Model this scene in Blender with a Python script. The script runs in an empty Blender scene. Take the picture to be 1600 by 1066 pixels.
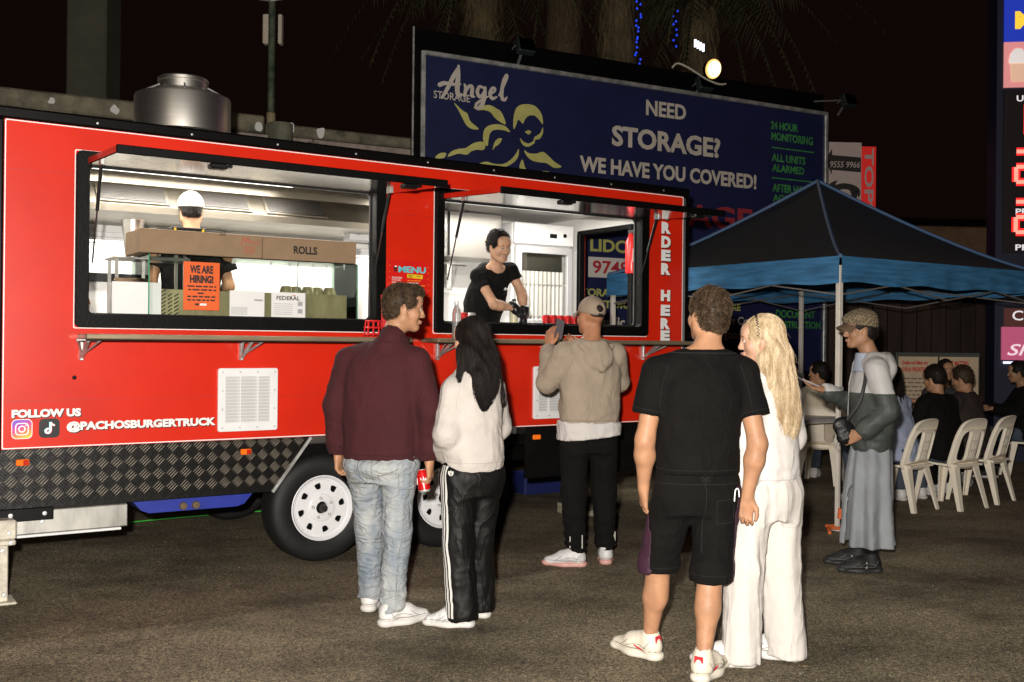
import bpy, bmesh, math, random
import numpy as np
from mathutils import Vector, Matrix, Euler
R = math.radians
PI = math.pi
random.seed(7)
SC = bpy.context.scene
COL = SC.collection

# ------------------------------------------------------------------ camera, sky, light, exposure
cam_d = bpy.data.cameras.new("camera")
cam = bpy.data.objects.new("camera", cam_d)
COL.objects.link(cam)
cam_d.sensor_width = 36.0
cam_d.lens = 36.0
cam_d.clip_start = 0.05
cam_d.clip_end = 600.0
cam.matrix_world = Matrix.Translation((0, 0, 1.5)) @ Matrix.Rotation(R(90.1), 4, 'X') @ Matrix.Rotation(R(0.573), 4, 'Z')
SC.camera = cam

W = bpy.data.worlds.new("World")
SC.world = W
W.use_nodes = True
_bg = W.node_tree.nodes["Background"]
_sky = W.node_tree.nodes.new("ShaderNodeTexSky")          # night: the sun is down, the sky all but black
_sky.sky_type = 'NISHITA'
_sky.sun_disc = False
_sky.sun_elevation = R(-4)
_sky.sun_rotation = R(200)
_mx = W.node_tree.nodes.new("ShaderNodeMix")
_mx.data_type = 'RGBA'
_mx.inputs[0].default_value = 0.985
W.node_tree.links.new(_sky.outputs[0], _mx.inputs[6])
_mx.inputs[7].default_value = (0.05, 0.022, 0.016, 1)      # glow of the town on the cloud
W.node_tree.links.new(_mx.outputs[2], _bg.inputs[0])
_bg.inputs[1].default_value = 0.09

# the photographer's flash: the one strong light of the picture, held a little left of the lens
fl_d = bpy.data.lights.new("camera_flash", 'SPOT')
fl_d.energy = 2500
fl_d.color = (1.0, 0.945, 0.87)
fl_d.shadow_soft_size = 0.045
fl_d.spot_size = R(115)
fl_d.spot_blend = 0.6
fl = bpy.data.objects.new("camera_flash", fl_d)
COL.objects.link(fl)
fl.location = (-0.13, -0.12, 1.70)
fl.rotation_euler = (R(90), 0, R(-2))

# weak soft sun, added as fill from behind the camera
su_d = bpy.data.lights.new("soft_fill", 'SUN')
su_d.energy = 0.12
su_d.angle = R(12)
su_d.color = (1.0, 0.86, 0.7)
su = bpy.data.objects.new("soft_fill", su_d)
COL.objects.link(su)
su.rotation_euler = (R(90-14), 0, R(-6))

SC.view_settings.view_transform = 'Standard'
SC.view_settings.look = 'None'
SC.view_settings.exposure = 0.0
SC.view_settings.gamma = 1.0
SC.view_settings.use_curve_mapping = False
SC.render.engine = 'CYCLES'
SC.cycles.use_denoising = True
SC.cycles.max_bounces = 8
SC.cycles.transparent_max_bounces = 12
SC.cycles.caustics_reflective = False
SC.cycles.caustics_refractive = False
SC.cycles.sample_clamp_indirect = 3.0
SC.cycles.use_adaptive_sampling = False
SC.cycles.sample_clamp_direct = 12.0

# ------------------------------------------------------------------ helpers
def link(o, parent=None):
    COL.objects.link(o)
    if parent is not None:
        o.parent = parent
    return o

def tag(o, label=None, cat=None, group=None, kind=None):
    if label: o["label"] = label
    if cat: o["category"] = cat
    if group: o["group"] = group
    if kind: o["kind"] = kind
    return o

def empty(name, loc=(0, 0, 0), rz=0.0, parent=None):
    o = bpy.data.objects.new(name, None)
    o.location = loc
    o.rotation_euler = (0, 0, rz)
    o.empty_display_size = 0.1
    return link(o, parent)

def thing(name, label, cat, loc=(0, 0, 0), rz=0.0, group=None):
    return tag(empty(name, loc, rz), label, cat, group)

def mobj(name, me, mat, parent=None, loc=(0, 0, 0), rot=(0, 0, 0), smooth=None):
    o = bpy.data.objects.new(name, me)
    if mat is not None and len(me.materials) == 0:
        me.materials.append(mat)
    o.location = loc
    o.rotation_euler = rot
    return link(o, parent)

def copy_tree(o, parent=None):
    c = o.copy()
    link(c, parent)
    for ch in list(o.children):
        copy_tree(ch, c)
    return c

class MB:
    """collects faces, builds ONE mesh object"""
    def __init__(s):
        s.v = []; s.f = []; s.sm = []
    def add(s, vs, fs, smooth=False):
        n = len(s.v)
        s.v += [tuple(v) for v in vs]
        s.f += [tuple(i + n for i in f) for f in fs]
        s.sm += [smooth] * len(fs)
        return s
    def box(s, lo, hi, M=None, bev=0.0):
        x0, y0, z0 = lo; x1, y1, z1 = hi
        if bev > 0:
            b = min(bev, (x1-x0)*.45, (y1-y0)*.45, (z1-z0)*.45)
            vs = []; idx = {}
            for ix, X in enumerate((x0, x1)):
                for iy, Y in enumerate((y0, y1)):
                    for iz, Z in enumerate((z0, z1)):
                        sx = 1 if ix == 0 else -1; sy = 1 if iy == 0 else -1; sz = 1 if iz == 0 else -1
                        for a, p in enumerate(((X, Y+sy*b, Z+sz*b), (X+sx*b, Y, Z+sz*b), (X+sx*b, Y+sy*b, Z))):
                            idx[(ix, iy, iz, a)] = len(vs); vs.append(p)
            fs = []
            for a in range(3):
                o1, o2 = [(1, 2), (0, 2), (0, 1)][a]
                for e in (0, 1):
                    q = []
                    for (p1, p2) in ((0, 0), (1, 0), (1, 1), (0, 1)):
                        k = [0, 0, 0]; k[a] = e; k[o1] = p1; k[o2] = p2
                        q.append(idx[(k[0], k[1], k[2], a)])
                    fs.append(q)
            for a in range(3):        # edges along axis a
                o1, o2 = [(1, 2), (0, 2), (0, 1)][a]
                for p1 in (0, 1):
                    for p2 in (0, 1):
                        k = [0, 0, 0]; k[o1] = p1; k[o2] = p2
                        k0 = list(k); k0[a] = 0; k1 = list(k); k1[a] = 1
                        fs.append([idx[(*k0, o1)], idx[(*k0, o2)], idx[(*k1, o2)], idx[(*k1, o1)]])
            for ix in (0, 1):
                for iy in (0, 1):
                    for iz in (0, 1):
                        fs.append([idx[(ix, iy, iz, 0)], idx[(ix, iy, iz, 1)], idx[(ix, iy, iz, 2)]])
        else:
            vs = [(x, y, z) for x in (x0, x1) for y in (y0, y1) for z in (z0, z1)]
            fs = [(0, 1, 3, 2), (4, 6, 7, 5), (0, 4, 5, 1), (2, 3, 7, 6), (0, 2, 6, 4), (1, 5, 7, 3)]
        if M is not None:
            vs = [M @ Vector(v) for v in vs]
        return s.add(vs, fs)
    def bar(s, p, q, w, h=None, up=(0, 0, 1)):
        """rectangular bar from p to q"""
        h = w if h is None else h
        p = Vector(p); q = Vector(q); d = (q - p)
        L = d.length; d = d / L
        u = Vector(up)
        if abs(d.dot(u)) > .98: u = Vector((1, 0, 0))
        a = d.cross(u).normalized(); b = a.cross(d).normalized()
        M = Matrix(((d.x, a.x, b.x, p.x), (d.y, a.y, b.y, p.y), (d.z, a.z, b.z, p.z), (0, 0, 0, 1)))
        return s.box((0, -w/2, -h/2), (L, w/2, h/2), M, min(w, h)*.15)
    def tube(s, pts, rad, n=8, caps=True):
        pts = [Vector(p) for p in pts]
        if not hasattr(rad, '__len__'): rad = [rad] * len(pts)
        rings = []; prev = None
        vs = []
        for i, p in enumerate(pts):
            d = (pts[min(i+1, len(pts)-1)] - pts[max(i-1, 0)]).normalized()
            if prev is None:
                a = d.orthogonal().normalized()
            else:
                a = (prev - d * prev.dot(d))
                a = a.normalized() if a.length > 1e-6 else d.orthogonal().normalized()
            prev = a
            b = d.cross(a)
            for k in range(n):
                t = 2*PI*k/n
                vs.append(p + (a*math.cos(t) + b*math.sin(t))*rad[i])
        fs = []
        for i in range(len(pts)-1):
            for k in range(n):
                k2 = (k+1) % n
                fs.append((i*n+k, i*n+k2, (i+1)*n+k2, (i+1)*n+k))
        m = len(pts)
        if caps:
            fs.append(tuple(range(n-1, -1, -1)))
            fs.append(tuple((m-1)*n + k for k in range(n)))
        return s.add(vs, fs, True)
    def lathe(s, prof, n=32, M=None, close=False):
        """prof: (r, h) pairs, turned about local Z"""
        vs = []; fs = []
        for (r, h) in prof:
            for k in range(n):
                t = 2*PI*k/n
                vs.append(Vector((r*math.cos(t), r*math.sin(t), h)))
        for i in range(len(prof)-1):
            for k in range(n):
                k2 = (k+1) % n
                fs.append((i*n+k, i*n+k2, (i+1)*n+k2, (i+1)*n+k))
        if M is not None: vs = [M @ v for v in vs]
        return s.add(vs, fs, True)
    def poly(s, pts):
        return s.add(pts, [tuple(range(len(pts)))])
    def mesh(s, name="m"):
        me = bpy.data.meshes.new(name)
        me.from_pydata(s.v, [], s.f)
        me.polygons.foreach_set("use_smooth", s.sm)
        me.update()
        bm = bmesh.new(); bm.from_mesh(me)
        bmesh.ops.recalc_face_normals(bm, faces=bm.faces)
        bm.to_mesh(me); bm.free()
        if any(s.sm):
            try: me.set_sharp_from_angle(angle=R(40))
            except Exception: pass
        return me
    def build(s, name, mat, parent=None, loc=(0, 0, 0), rot=(0, 0, 0)):
        return mobj(name, s.mesh(name), mat, parent, loc, rot)

def box(name, lo, hi, mat, parent=None, bev=0.0, loc=(0, 0, 0), rot=(0, 0, 0)):
    return MB().box(lo, hi, None, bev).build(name, mat, parent, loc, rot)

# filled 2-D outlines and lettering, standing in the local X-Z plane and facing -Y
def _cur2mesh(cu):
    o = bpy.data.objects.new("tmp", cu)
    COL.objects.link(o)
    dg = bpy.context.evaluated_depsgraph_get()
    me = bpy.data.meshes.new_from_object(o.evaluated_get(dg))
    bpy.data.objects.remove(o)
    bpy.data.curves.remove(cu)
    me.transform(Matrix.Rotation(R(90), 4, 'X'))
    me.materials.clear()
    return me

def shape(loops, depth=0.002, bevel=0.0, smooth=True, res=6):
    """loops: list of closed loops of (x, z); holes simply lie inside"""
    cu = bpy.data.curves.new("shape", 'CURVE')
    cu.dimensions = '2D'
    cu.fill_mode = 'BOTH'
    cu.extrude = depth / 2
    cu.bevel_depth = bevel
    cu.bevel_resolution = 1
    for lp in loops:
        sp = cu.splines.new('POLY')
        sp.points.add(len(lp) - 1)
        for i, (x, z) in enumerate(lp):
            sp.points[i].co = (x, z, 0, 1)
        sp.use_cyclic_u = True
    return _cur2mesh(cu)

def smooth_loop(pts, n=6):
    """closed Catmull-Rom through pts"""
    out = []; m = len(pts)
    for i in range(m):
        p0, p1, p2, p3 = pts[i-1], pts[i], pts[(i+1) % m], pts[(i+2) % m]
        for k in range(n):
            t = k/n
            out.append(tuple(.5*((2*p1[j]) + (-p0[j]+p2[j])*t + (2*p0[j]-5*p1[j]+4*p2[j]-p3[j])*t*t + (-p0[j]+3*p1[j]-3*p2[j]+p3[j])*t**3) for j in (0, 1)))
    return out

def spline(pts, n=6):
    """open Catmull-Rom, any dimension"""
    out = []; m = len(pts)
    for i in range(m-1):
        p0 = pts[max(i-1, 0)]; p1 = pts[i]; p2 = pts[i+1]; p3 = pts[min(i+2, m-1)]
        for k in range(n):
            t = k/n
            out.append(tuple(.5*((2*p1[j]) + (-p0[j]+p2[j])*t + (2*p0[j]-5*p1[j]+4*p2[j]-p3[j])*t*t + (-p0[j]+3*p1[j]-3*p2[j]+p3[j])*t**3) for j in range(len(p1))))
    out.append(tuple(pts[-1]))
    return out

def rrect(x0, z0, x1, z1, r, n=5):
    out = []
    for cx, cz, a0 in ((x1-r, z1-r, 0), (x0+r, z1-r, 90), (x0+r, z0+r, 180), (x1-r, z0+r, 270)):
        for k in range(n+1):
            a = R(a0 + 90*k/n)
            out.append((cx+r*math.cos(a), cz+r*math.sin(a)))
    return out

def circ(cx, cz, r, n=24):
    return [(cx+r*math.cos(2*PI*k/n), cz+r*math.sin(2*PI*k/n)) for k in range(n)]

def brush(pts, w, n=6):
    """a stroke of varying width as a closed loop; pts: (x, z), w: widths"""
    q = spline([(p[0], p[1], ww) for p, ww in zip(pts, w)], n)
    L = []; Rr = []
    for i, (x, z, ww) in enumerate(q):
        a = q[min(i+1, len(q)-1)]; b = q[max(i-1, 0)]
        dx, dz = a[0]-b[0], a[1]-b[1]
        l = math.hypot(dx, dz) or 1
        nx, nz = -dz/l, dx/l
        L.append((x+nx*ww/2, z+nz*ww/2)); Rr.append((x-nx*ww/2, z-nz*ww/2))
    return L + Rr[::-1]

def brush_strip(pts, w, n=7, depth=.002):
    """the same stroke as a flat ribbon mesh, free to cross itself"""
    q = spline([(p[0], p[1], ww) for p, ww in zip(pts, w)], n)
    b = MB(); vs = []
    for i, (x, z, ww) in enumerate(q):
        a = q[min(i+1, len(q)-1)]; c_ = q[max(i-1, 0)]
        dx, dz = a[0]-c_[0], a[1]-c_[1]; l = math.hypot(dx, dz) or 1
        y = -depth*i/len(q)
        vs += [(x-dz/l*ww/2, y, z+dx/l*ww/2), (x+dz/l*ww/2, y, z-dx/l*ww/2)]
    b.add(vs, [(2*i, 2*i+1, 2*i+3, 2*i+2) for i in range(len(q)-1)])
    for (x, z, ww), y in ((q[0], 0), (q[-1], -depth)):
        b.add([(x+ww/2*math.cos(t), y-.0003, z+ww/2*math.sin(t)) for t in [2*PI*k/12 for k in range(12)]], [tuple(range(12))])
    return b

def text_mesh(body, size, bold=0.0, xs=1.0, depth=0.001, align='LEFT', spacing=1.0, line=1.0, shear=0.0):
    cu = bpy.data.curves.new("text", 'FONT')
    cu.body = body
    cu.size = size
    cu.offset = bold
    cu.extrude = depth/2
    cu.align_x = align
    cu.space_character = spacing
    cu.space_line = line
    cu.shear = shear
    cu.resolution_u = 3
    me = _cur2mesh(cu)
    if xs != 1.0: me.transform(Matrix.Diagonal((xs, 1, 1, 1)))
    return me

def text_box(name, body, mat, parent, x0, x1, z0, z1, y, bold=0.0, depth=0.001, rz=0.0, line=1.0, shear=0.0, spacing=1.0):
    """lettering stretched to fill x0..x1, z0..z1 (local X-Z)"""
    me = text_mesh(body, 1.0, bold, 1.0, depth, 'LEFT', spacing, line, shear)
    co = np.empty(len(me.vertices)*3, np.float32); me.vertices.foreach_get("co", co)
    co = co.reshape(-1, 3)
    a = co.min(0); b = co.max(0)
    co[:, 0] = (co[:, 0]-a[0])/(b[0]-a[0])*(x1-x0)
    co[:, 2] = (co[:, 2]-a[2])/(b[2]-a[2])*(z1-z0)
    me.vertices.foreach_set("co", co.ravel()); me.update()
    return mobj(name, me, mat, parent, (x0, y, z0), (0, 0, rz))

def print_line(name, m, parent, x0, x1, z, h, y, seed):
    """a line of print too small to read: word-long dashes"""
    rg = random.Random(seed); x = x0; mb_ = MB()
    while x < x1-h:
        w_ = min(rg.uniform(1.5, 5)*h, x1-x)
        mb_.add([(x, 0, z), (x+w_, 0, z), (x+w_, 0, z+h), (x, 0, z+h)], [(0, 1, 2, 3)])
        x += w_+h*.8
    return mb_.build(name, m, parent, (0, y, 0))

# ------------------------------------------------------------------ procedural materials
MATS = {}
def mat(name, col, rough=0.6, metal=0.0, var=0.0, vscale=6.0, col2=None, bump=0.0, bscale=60.0, spec=0.5, sheen=0.0,
        coat=0.0, emit=None, estr=0.0, trans=0.0, ior=1.45, alpha=1.0, stretch=(1, 1, 1), sss=0.0, detail=5.0, rvar=0.0, wrinkle=None):
    if name in MATS: return MATS[name]
    m = bpy.data.materials.new(name)
    m.use_nodes = True
    nt = m.node_tree; N = nt.nodes; Lk = nt.links
    b = N["Principled BSDF"]
    b.inputs["Base Color"].default_value = (*col, 1)
    b.inputs["Roughness"].default_value = rough
    b.inputs["Metallic"].default_value = metal
    b.inputs["Specular IOR Level"].default_value = spec
    b.inputs["IOR"].default_value = ior
    if sheen: b.inputs["Sheen Weight"].default_value = sheen
    if coat:
        b.inputs["Coat Weight"].default_value = coat
        b.inputs["Coat Roughness"].default_value = 0.12
    if trans: b.inputs["Transmission Weight"].default_value = trans
    if sss:
        b.inputs["Subsurface Weight"].default_value = sss
        b.inputs["Subsurface Radius"].default_value = (0.012, 0.005, 0.003)
        b.inputs["Subsurface Scale"].default_value = 0.6
    if alpha < 1: b.inputs["Alpha"].default_value = alpha
    if emit is not None:
        b.inputs["Emission Color"].default_value = (*emit, 1)
        b.inputs["Emission Strength"].default_value = estr
        m.cycles.emission_sampling = 'NONE'
    tc = N.new("ShaderNodeTexCoord")
    mp = N.new("ShaderNodeMapping")
    mp.inputs["Scale"].default_value = stretch
    Lk.new(tc.outputs["Object"], mp.inputs[0])
    if var > 0 or col2 is not None:
        nz = N.new("ShaderNodeTexNoise")
        nz.inputs["Scale"].default_value = vscale
        nz.inputs["Detail"].default_value = detail
        nz.inputs["Roughness"].default_value = 0.6
        Lk.new(mp.outputs[0], nz.inputs["Vector"])
        rp = N.new("ShaderNodeValToRGB")
        c2 = col2 if col2 is not None else tuple(c*(1-var) for c in col)
        c1 = col if col2 is not None else tuple(min(1, c*(1+var)) for c in col)
        rp.color_ramp.elements[0].position = 0.35; rp.color_ramp.elements[0].color = (*c2, 1)
        rp.color_ramp.elements[1].position = 0.65; rp.color_ramp.elements[1].color = (*c1, 1)
        Lk.new(nz.outputs[0], rp.inputs[0])
        Lk.new(rp.outputs[0], b.inputs["Base Color"])
        if rvar:
            mr = N.new("ShaderNodeMapRange")
            mr.inputs[3].default_value = max(0, rough-rvar); mr.inputs[4].default_value = min(1, rough+rvar)
            Lk.new(nz.outputs[0], mr.inputs[0]); Lk.new(mr.outputs[0], b.inputs["Roughness"])
    if bump > 0:
        n2 = N.new("ShaderNodeTexNoise")
        n2.inputs["Scale"].default_value = bscale
        n2.inputs["Detail"].default_value = 4
        Lk.new(mp.outputs[0], n2.inputs["Vector"])
        bp = N.new("ShaderNodeBump")
        bp.inputs["Strength"].default_value = min(1.0, bump)
        bp.inputs["Distance"].default_value = 0.01
        Lk.new(n2.outputs[0], bp.inputs["Height"])
        Lk.new(bp.outputs[0], b.inputs["Normal"])
        if wrinkle:          # (scale, strength, stretch): soft cloth folds under the weave
            m3 = N.new("ShaderNodeMapping"); m3.inputs["Scale"].default_value = wrinkle[2]
            Lk.new(tc.outputs["Object"], m3.inputs[0])
            n3 = N.new("ShaderNodeTexNoise"); n3.inputs["Scale"].default_value = wrinkle[0]; n3.inputs["Detail"].default_value = 2.5
            n3.inputs["Distortion"].default_value = 1.2
            Lk.new(m3.outputs[0], n3.inputs["Vector"])
            b3 = N.new("ShaderNodeBump"); b3.inputs["Strength"].default_value = wrinkle[1]; b3.inputs["Distance"].default_value = 0.05
            q1 = N.new("ShaderNodeMath"); q1.operation = 'MULTIPLY_ADD'; q1.inputs[1].default_value = 2; q1.inputs[2].default_value = -1
            q2 = N.new("ShaderNodeMath"); q2.operation = 'ABSOLUTE'
            q3 = N.new("ShaderNodeMath"); q3.operation = 'POWER'; q3.inputs[1].default_value = .6
            Lk.new(n3.outputs[0], q1.inputs[0]); Lk.new(q1.outputs[0], q2.inputs[0]); Lk.new(q2.outputs[0], q3.inputs[0])
            b3.invert = True; b3.inputs["Distance"].default_value = 0.018
            Lk.new(q3.outputs[0], b3.inputs["Height"]); Lk.new(b3.outputs[0], bp.inputs["Normal"])
    MATS[name] = m
    return m

def glass(name, col=(0.85, 0.95, 0.9), mixr=0.12, rough=0.02):
    """thin pane: mostly see-through, some mirror"""
    if name in MATS: return MATS[name]
    m = bpy.data.materials.new(name); m.use_nodes = True
    nt = m.node_tree; N = nt.nodes; Lk = nt.links
    N.remove(N["Principled BSDF"])
    t = N.new("ShaderNodeBsdfTransparent"); t.inputs[0].default_value = (*col, 1)
    g = N.new("ShaderNodeBsdfGlossy"); g.inputs[1].default_value = rough; g.inputs[0].default_value = (.9, .95, .92, 1)
    f = N.new("ShaderNodeFresnel"); f.inputs[0].default_value = 1.45
    ad = N.new("ShaderNodeMath"); ad.operation = 'ADD'; ad.inputs[1].default_value = mixr*.3; ad.use_clamp = True
    Lk.new(f.outputs[0], ad.inputs[0])
    mx = N.new("ShaderNodeMixShader")
    Lk.new(ad.outputs[0], mx.inputs[0]); Lk.new(t.outputs[0], mx.inputs[1]); Lk.new(g.outputs[0], mx.inputs[2])
    Lk.new(mx.outputs[0], N["Material Output"].inputs[0])
    MATS[name] = m
    return m

def emitter(name, col, strength):
    if name in MATS: return MATS[name]
    m = bpy.data.materials.new(name); m.use_nodes = True
    nt = m.node_tree; N = nt.nodes
    N.remove(N["Principled BSDF"])
    e = N.new("ShaderNodeEmission"); e.inputs[0].default_value = (*col, 1); e.inputs[1].default_value = strength
    nt.links.new(e.outputs[0], N["Material Output"].inputs[0])
    if strength < 20: m.cycles.emission_sampling = 'NONE'        # too faint to light anything: seen, not sampled
    MATS[name] = m
    return m

black_plastic = mat("black_plastic", (0.004, 0.004, 0.004), 0.45, bump=.1, bscale=200, spec=.35)
black_rubber = mat("black_rubber", (0.0022, 0.0022, 0.0022), 0.5, spec=.15, var=.3, vscale=12, bump=.2, bscale=90)
black_paint = mat("black_paint", (0.0025, 0.0023, 0.0023), 0.4, spec=.2, bump=.05, bscale=20)
steel = mat("stainless_steel", (0.62, 0.6, 0.56), 0.28, 1.0, var=.06, vscale=8, stretch=(1, 1, 14), bump=.05, bscale=30)
zinc = mat("galvanised_steel", (0.5, 0.5, 0.48), 0.5, 0.7, var=.35, vscale=9, bump=.1)
white_paint = mat("white_paint", (0.76, 0.76, 0.76), 0.35, var=.05, vscale=4)
white_vinyl = mat("white_vinyl_print", (0.82, 0.82, 0.8), 0.4)
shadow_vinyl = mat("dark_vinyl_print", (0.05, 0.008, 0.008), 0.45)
# ------------------------------------------------------------------ ground
def ground_mat():
    m = bpy.data.materials.new("asphalt"); m.use_nodes = True
    nt = m.node_tree; N = nt.nodes; L = nt.links
    b = N["Principled BSDF"]
    tc = N.new("ShaderNodeTexCoord")
    def noise(scale, detail=4, rough=.6, vec=None):
        n = N.new("ShaderNodeTexNoise"); n.inputs["Scale"].default_value = scale
        n.inputs["Detail"].default_value = detail; n.inputs["Roughness"].default_value = rough
        L.new(vec or tc.outputs["Object"], n.inputs["Vector"]); return n
    def ramp(src, a, ca, c, cc):
        r = N.new("ShaderNodeValToRGB")
        r.color_ramp.elements[0].position = a; r.color_ramp.elements[0].color = (*ca, 1)
        r.color_ramp.elements[1].position = c; r.color_ramp.elements[1].color = (*cc, 1)
        L.new(src, r.inputs[0]); return r
    def mix(kind, f, a, bb):
        x = N.new("ShaderNodeMix"); x.data_type = 'RGBA'; x.blend_type = kind
        if hasattr(f, 'node'): L.new(f, x.inputs[0])
        else: x.inputs[0].default_value = f
        L.new(a, x.inputs[6]); L.new(bb, x.inputs[7]); return x.outputs[2]
    big = ramp(noise(.55, 6, .65).outputs[0], .3, (.112, .095, .064), .72, (.26, .219, .150))
    vo = N.new("ShaderNodeTexVoronoi"); vo.inputs["Scale"].default_value = 135
    L.new(tc.outputs["Object"], vo.inputs["Vector"])
    sp = ramp(vo.outputs["Color"], .15, (.25, .245, .24), .95, (2.1, 2.05, 1.95))
    c = mix('MULTIPLY', .85, big.outputs[0], sp.outputs[0])
    fine = ramp(noise(38, 3).outputs[0], .3, (.55, .55, .55), .7, (1.35, 1.33, 1.28))
    c = mix('MULTIPLY', .8, c, fine.outputs[0])
    mp = N.new("ShaderNodeMapping"); mp.inputs["Scale"].default_value = (.7, 1.0, 1); mp.inputs["Rotation"].default_value = (0, 0, R(-33))
    L.new(tc.outputs["Object"], mp.inputs[0])
    st = ramp(noise(1.3, 7, .7, mp.outputs[0]).outputs[0], .38, (.30, .28, .26), .56, (1, 1, 1))      # tyre and oil stains
    c = mix('MULTIPLY', .75, c, st.outputs[0])
    gr = ramp(noise(210, 1).outputs[0], .76, (0, 0, 0), .8, (1, 1, 1))                                # pale grit
    w = N.new("ShaderNodeRGB"); w.outputs[0].default_value = (.24, .21, .17, 1)
    c = mix('MIX', gr.outputs[0], c, w.outputs[0])
    nd = noise(.8, 3); ds = N.new("ShaderNodeMix"); ds.data_type = 'VECTOR'; ds.inputs[0].default_value = .22
    L.new(tc.outputs["Object"], ds.inputs[4]); L.new(nd.outputs["Color"], ds.inputs[5])
    ck_ = N.new("ShaderNodeTexVoronoi"); ck_.feature = 'DISTANCE_TO_EDGE'; ck_.inputs["Scale"].default_value = .55
    L.new(ds.outputs[1], ck_.inputs["Vector"])
    cr_ = ramp(ck_.outputs["Distance"], .002, (.35, .33, .3), .007, (1, 1, 1))                       # a few hairline cracks
    c = mix('MULTIPLY', .3, c, cr_.outputs[0])
    L.new(c, b.inputs["Base Color"])
    b.inputs["Roughness"].default_value = .82
    b.inputs["Specular IOR Level"].default_value = .3
    bp = N.new("ShaderNodeBump"); bp.inputs["Strength"].default_value = .9; bp.inputs["Distance"].default_value = .006
    ad = N.new("ShaderNodeMath"); ad.operation = 'ADD'
    L.new(vo.outputs["Distance"], ad.inputs[0]); L.new(noise(60, 4).outputs[0], ad.inputs[1])
    L.new(ad.outputs[0], bp.inputs["Height"]); L.new(bp.outputs[0], b.inputs["Normal"])
    return m
g = MB().add([(-150, -60, 0), (150, -60, 0), (150, 240, 0), (-150, 240, 0)], [(0, 1, 2, 3)])
tag(g.build("ground", ground_mat()), kind="structure")
# loose grit and crumbs of leaf on the asphalt
rg = random.Random(11); gv_ = MB()
for k in range(5200):
    y = 3.2+9*rg.random()**1.7; x = rg.uniform(-.58, .58)*y
    r_ = rg.uniform(.002, .0055); h_ = r_*rg.uniform(.5, 1.0); a = rg.uniform(0, 6.28)
    p = [(x+r_*math.cos(a+q)*rg.uniform(.7, 1.2), y+r_*math.sin(a+q)*rg.uniform(.7, 1.2), -.0005) for q in (0, 2.1, 4.2)]
    gv_.add(p+[(x, y, h_)], [(0, 1, 3), (1, 2, 3), (2, 0, 3)])
tag(gv_.build("grit", mat("grit_stone", (.30, .26, .20), .8, col2=(.08, .07, .06), vscale=40)), "loose pale grit scattered over the asphalt", "grit", kind="stuff")
lv_ = MB()
for k in range(70):
    y = 3.4+7*rg.random(); x = rg.uniform(-.55, .55)*y; a = rg.uniform(0, 6.28); l = rg.uniform(.008, .022); w_ = l*rg.uniform(.25, .6)
    ca, sa = math.cos(a), math.sin(a)
    q = [(-l, 0, .003), (0, w_, .004), (l, 0, .006), (0, -w_, .003)]
    lv_.add([(x+u*ca-v_*sa, y+u*sa+v_*ca, z) for u, v_, z in q], [(0, 1, 2, 3)])
tag(lv_.build("leaf_litter", mat("dry_leaf", (.24, .13, .05), .8, col2=(.34, .26, .15), vscale=3)), "small dry leaf crumbs lying on the asphalt", "leaf litter", kind="stuff")

# ------------------------------------------------------------------ the red food trailer: local x along its side, y inwards, z up
TA = R(33.19)
TO = Vector((-1.245, 6.957, 0))
TM = Matrix.Translation(TO) @ Matrix.Rotation(TA, 4, 'Z')
def tw(s, t, z): return TM @ Vector((s, t, z))

red_vinyl = mat("red_vinyl_wrap", (0.60, 0.018, 0.004), 0.4, var=.08, vscale=1.4, bump=.22, bscale=1.7, coat=.45, spec=.3)
inner_white = mat("white_wall_liner", (0.78, 0.77, 0.74), 0.3, var=.05, vscale=3)
mirror_metal = mat("polished_aluminium_underside", (0.72, 0.71, 0.68), 0.14, 1.0, bump=.02, bscale=3)
black_filter = mat("greasy_black_filter", (0.02, 0.018, 0.016), 0.45, .3, bump=.3, bscale=140)

tr = thing("food_trailer", "long red food trailer with two raised serving hatches and white spoked wheels", "food trailer", TO, TA)
X0, X1, ZB, ZT, DP = -2.0, 3.22, 0.857, 2.759, 2.1
w1o = rrect(-1.612, 1.57, 0.405, 2.612, .03); w1i = rrect(-1.545, 1.642, 0.335, 2.545, .035)
w2o = rrect(0.811, 1.57, 2.813, 2.612, .03); w2i = rrect(0.872, 1.638, 2.74, 2.545, .035)
mobj("side_panel", shape([rrect(X0, ZB, X1, ZT, .004), rrect(-1.60, 1.58, .395, 2.60, .02), rrect(.82, 1.58, 2.805, 2.60, .02)], .03), red_vinyl, tr, (0, .015, 0))
def stripe(name, l, t=.006, y=-.0015):
    xs = [p[0] for p in l]; zs = [p[1] for p in l]
    a, b, c, d = min(xs), max(xs), min(zs), max(zs)
    mobj(name, shape([rrect(a, c, b, d, .01), rrect(a+t, c+t, b-t, d-t, .01)], .002), white_vinyl, tr, (0, y, 0))
stripe("pinstripe", [(X0+.003, ZB+.003), (X1-.003, ZT-.003)])
stripe("pinstripe", [(-1.622, 1.56), (.415, 2.622)], .005)
stripe("pinstripe", [(.801, 1.56), (2.823, 2.622)], .005)
for o, i in ((w1o, w1i), (w2o, w2i)):
    f = mobj("window_frame", shape([o, i], .07, .004), black_rubber, tr, (0, .005, 0))
    x0 = min(p[0] for p in i); x1 = max(p[0] for p in i)
    mobj("inner_rail", shape([rrect(x0-.02, 1.622, x1+.02, 2.565, .03), rrect(x0+.012, 1.654, x1-.012, 2.533, .03)], .012, .002), mat("satin_black", (.02, .02, .02), .25), f, (0, .055, 0))
MB().box((X0-.065, -.015, ZT), (X1+.065, DP+.02, ZT+.07), None, .012).build("roof", black_paint, tr)
for x in (X0-.062, X1+.002):
    MB().box((x, -.012, .82), (x+.06, .05, ZT-.001), None, .012).build("corner_post", black_paint, tr)
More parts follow.
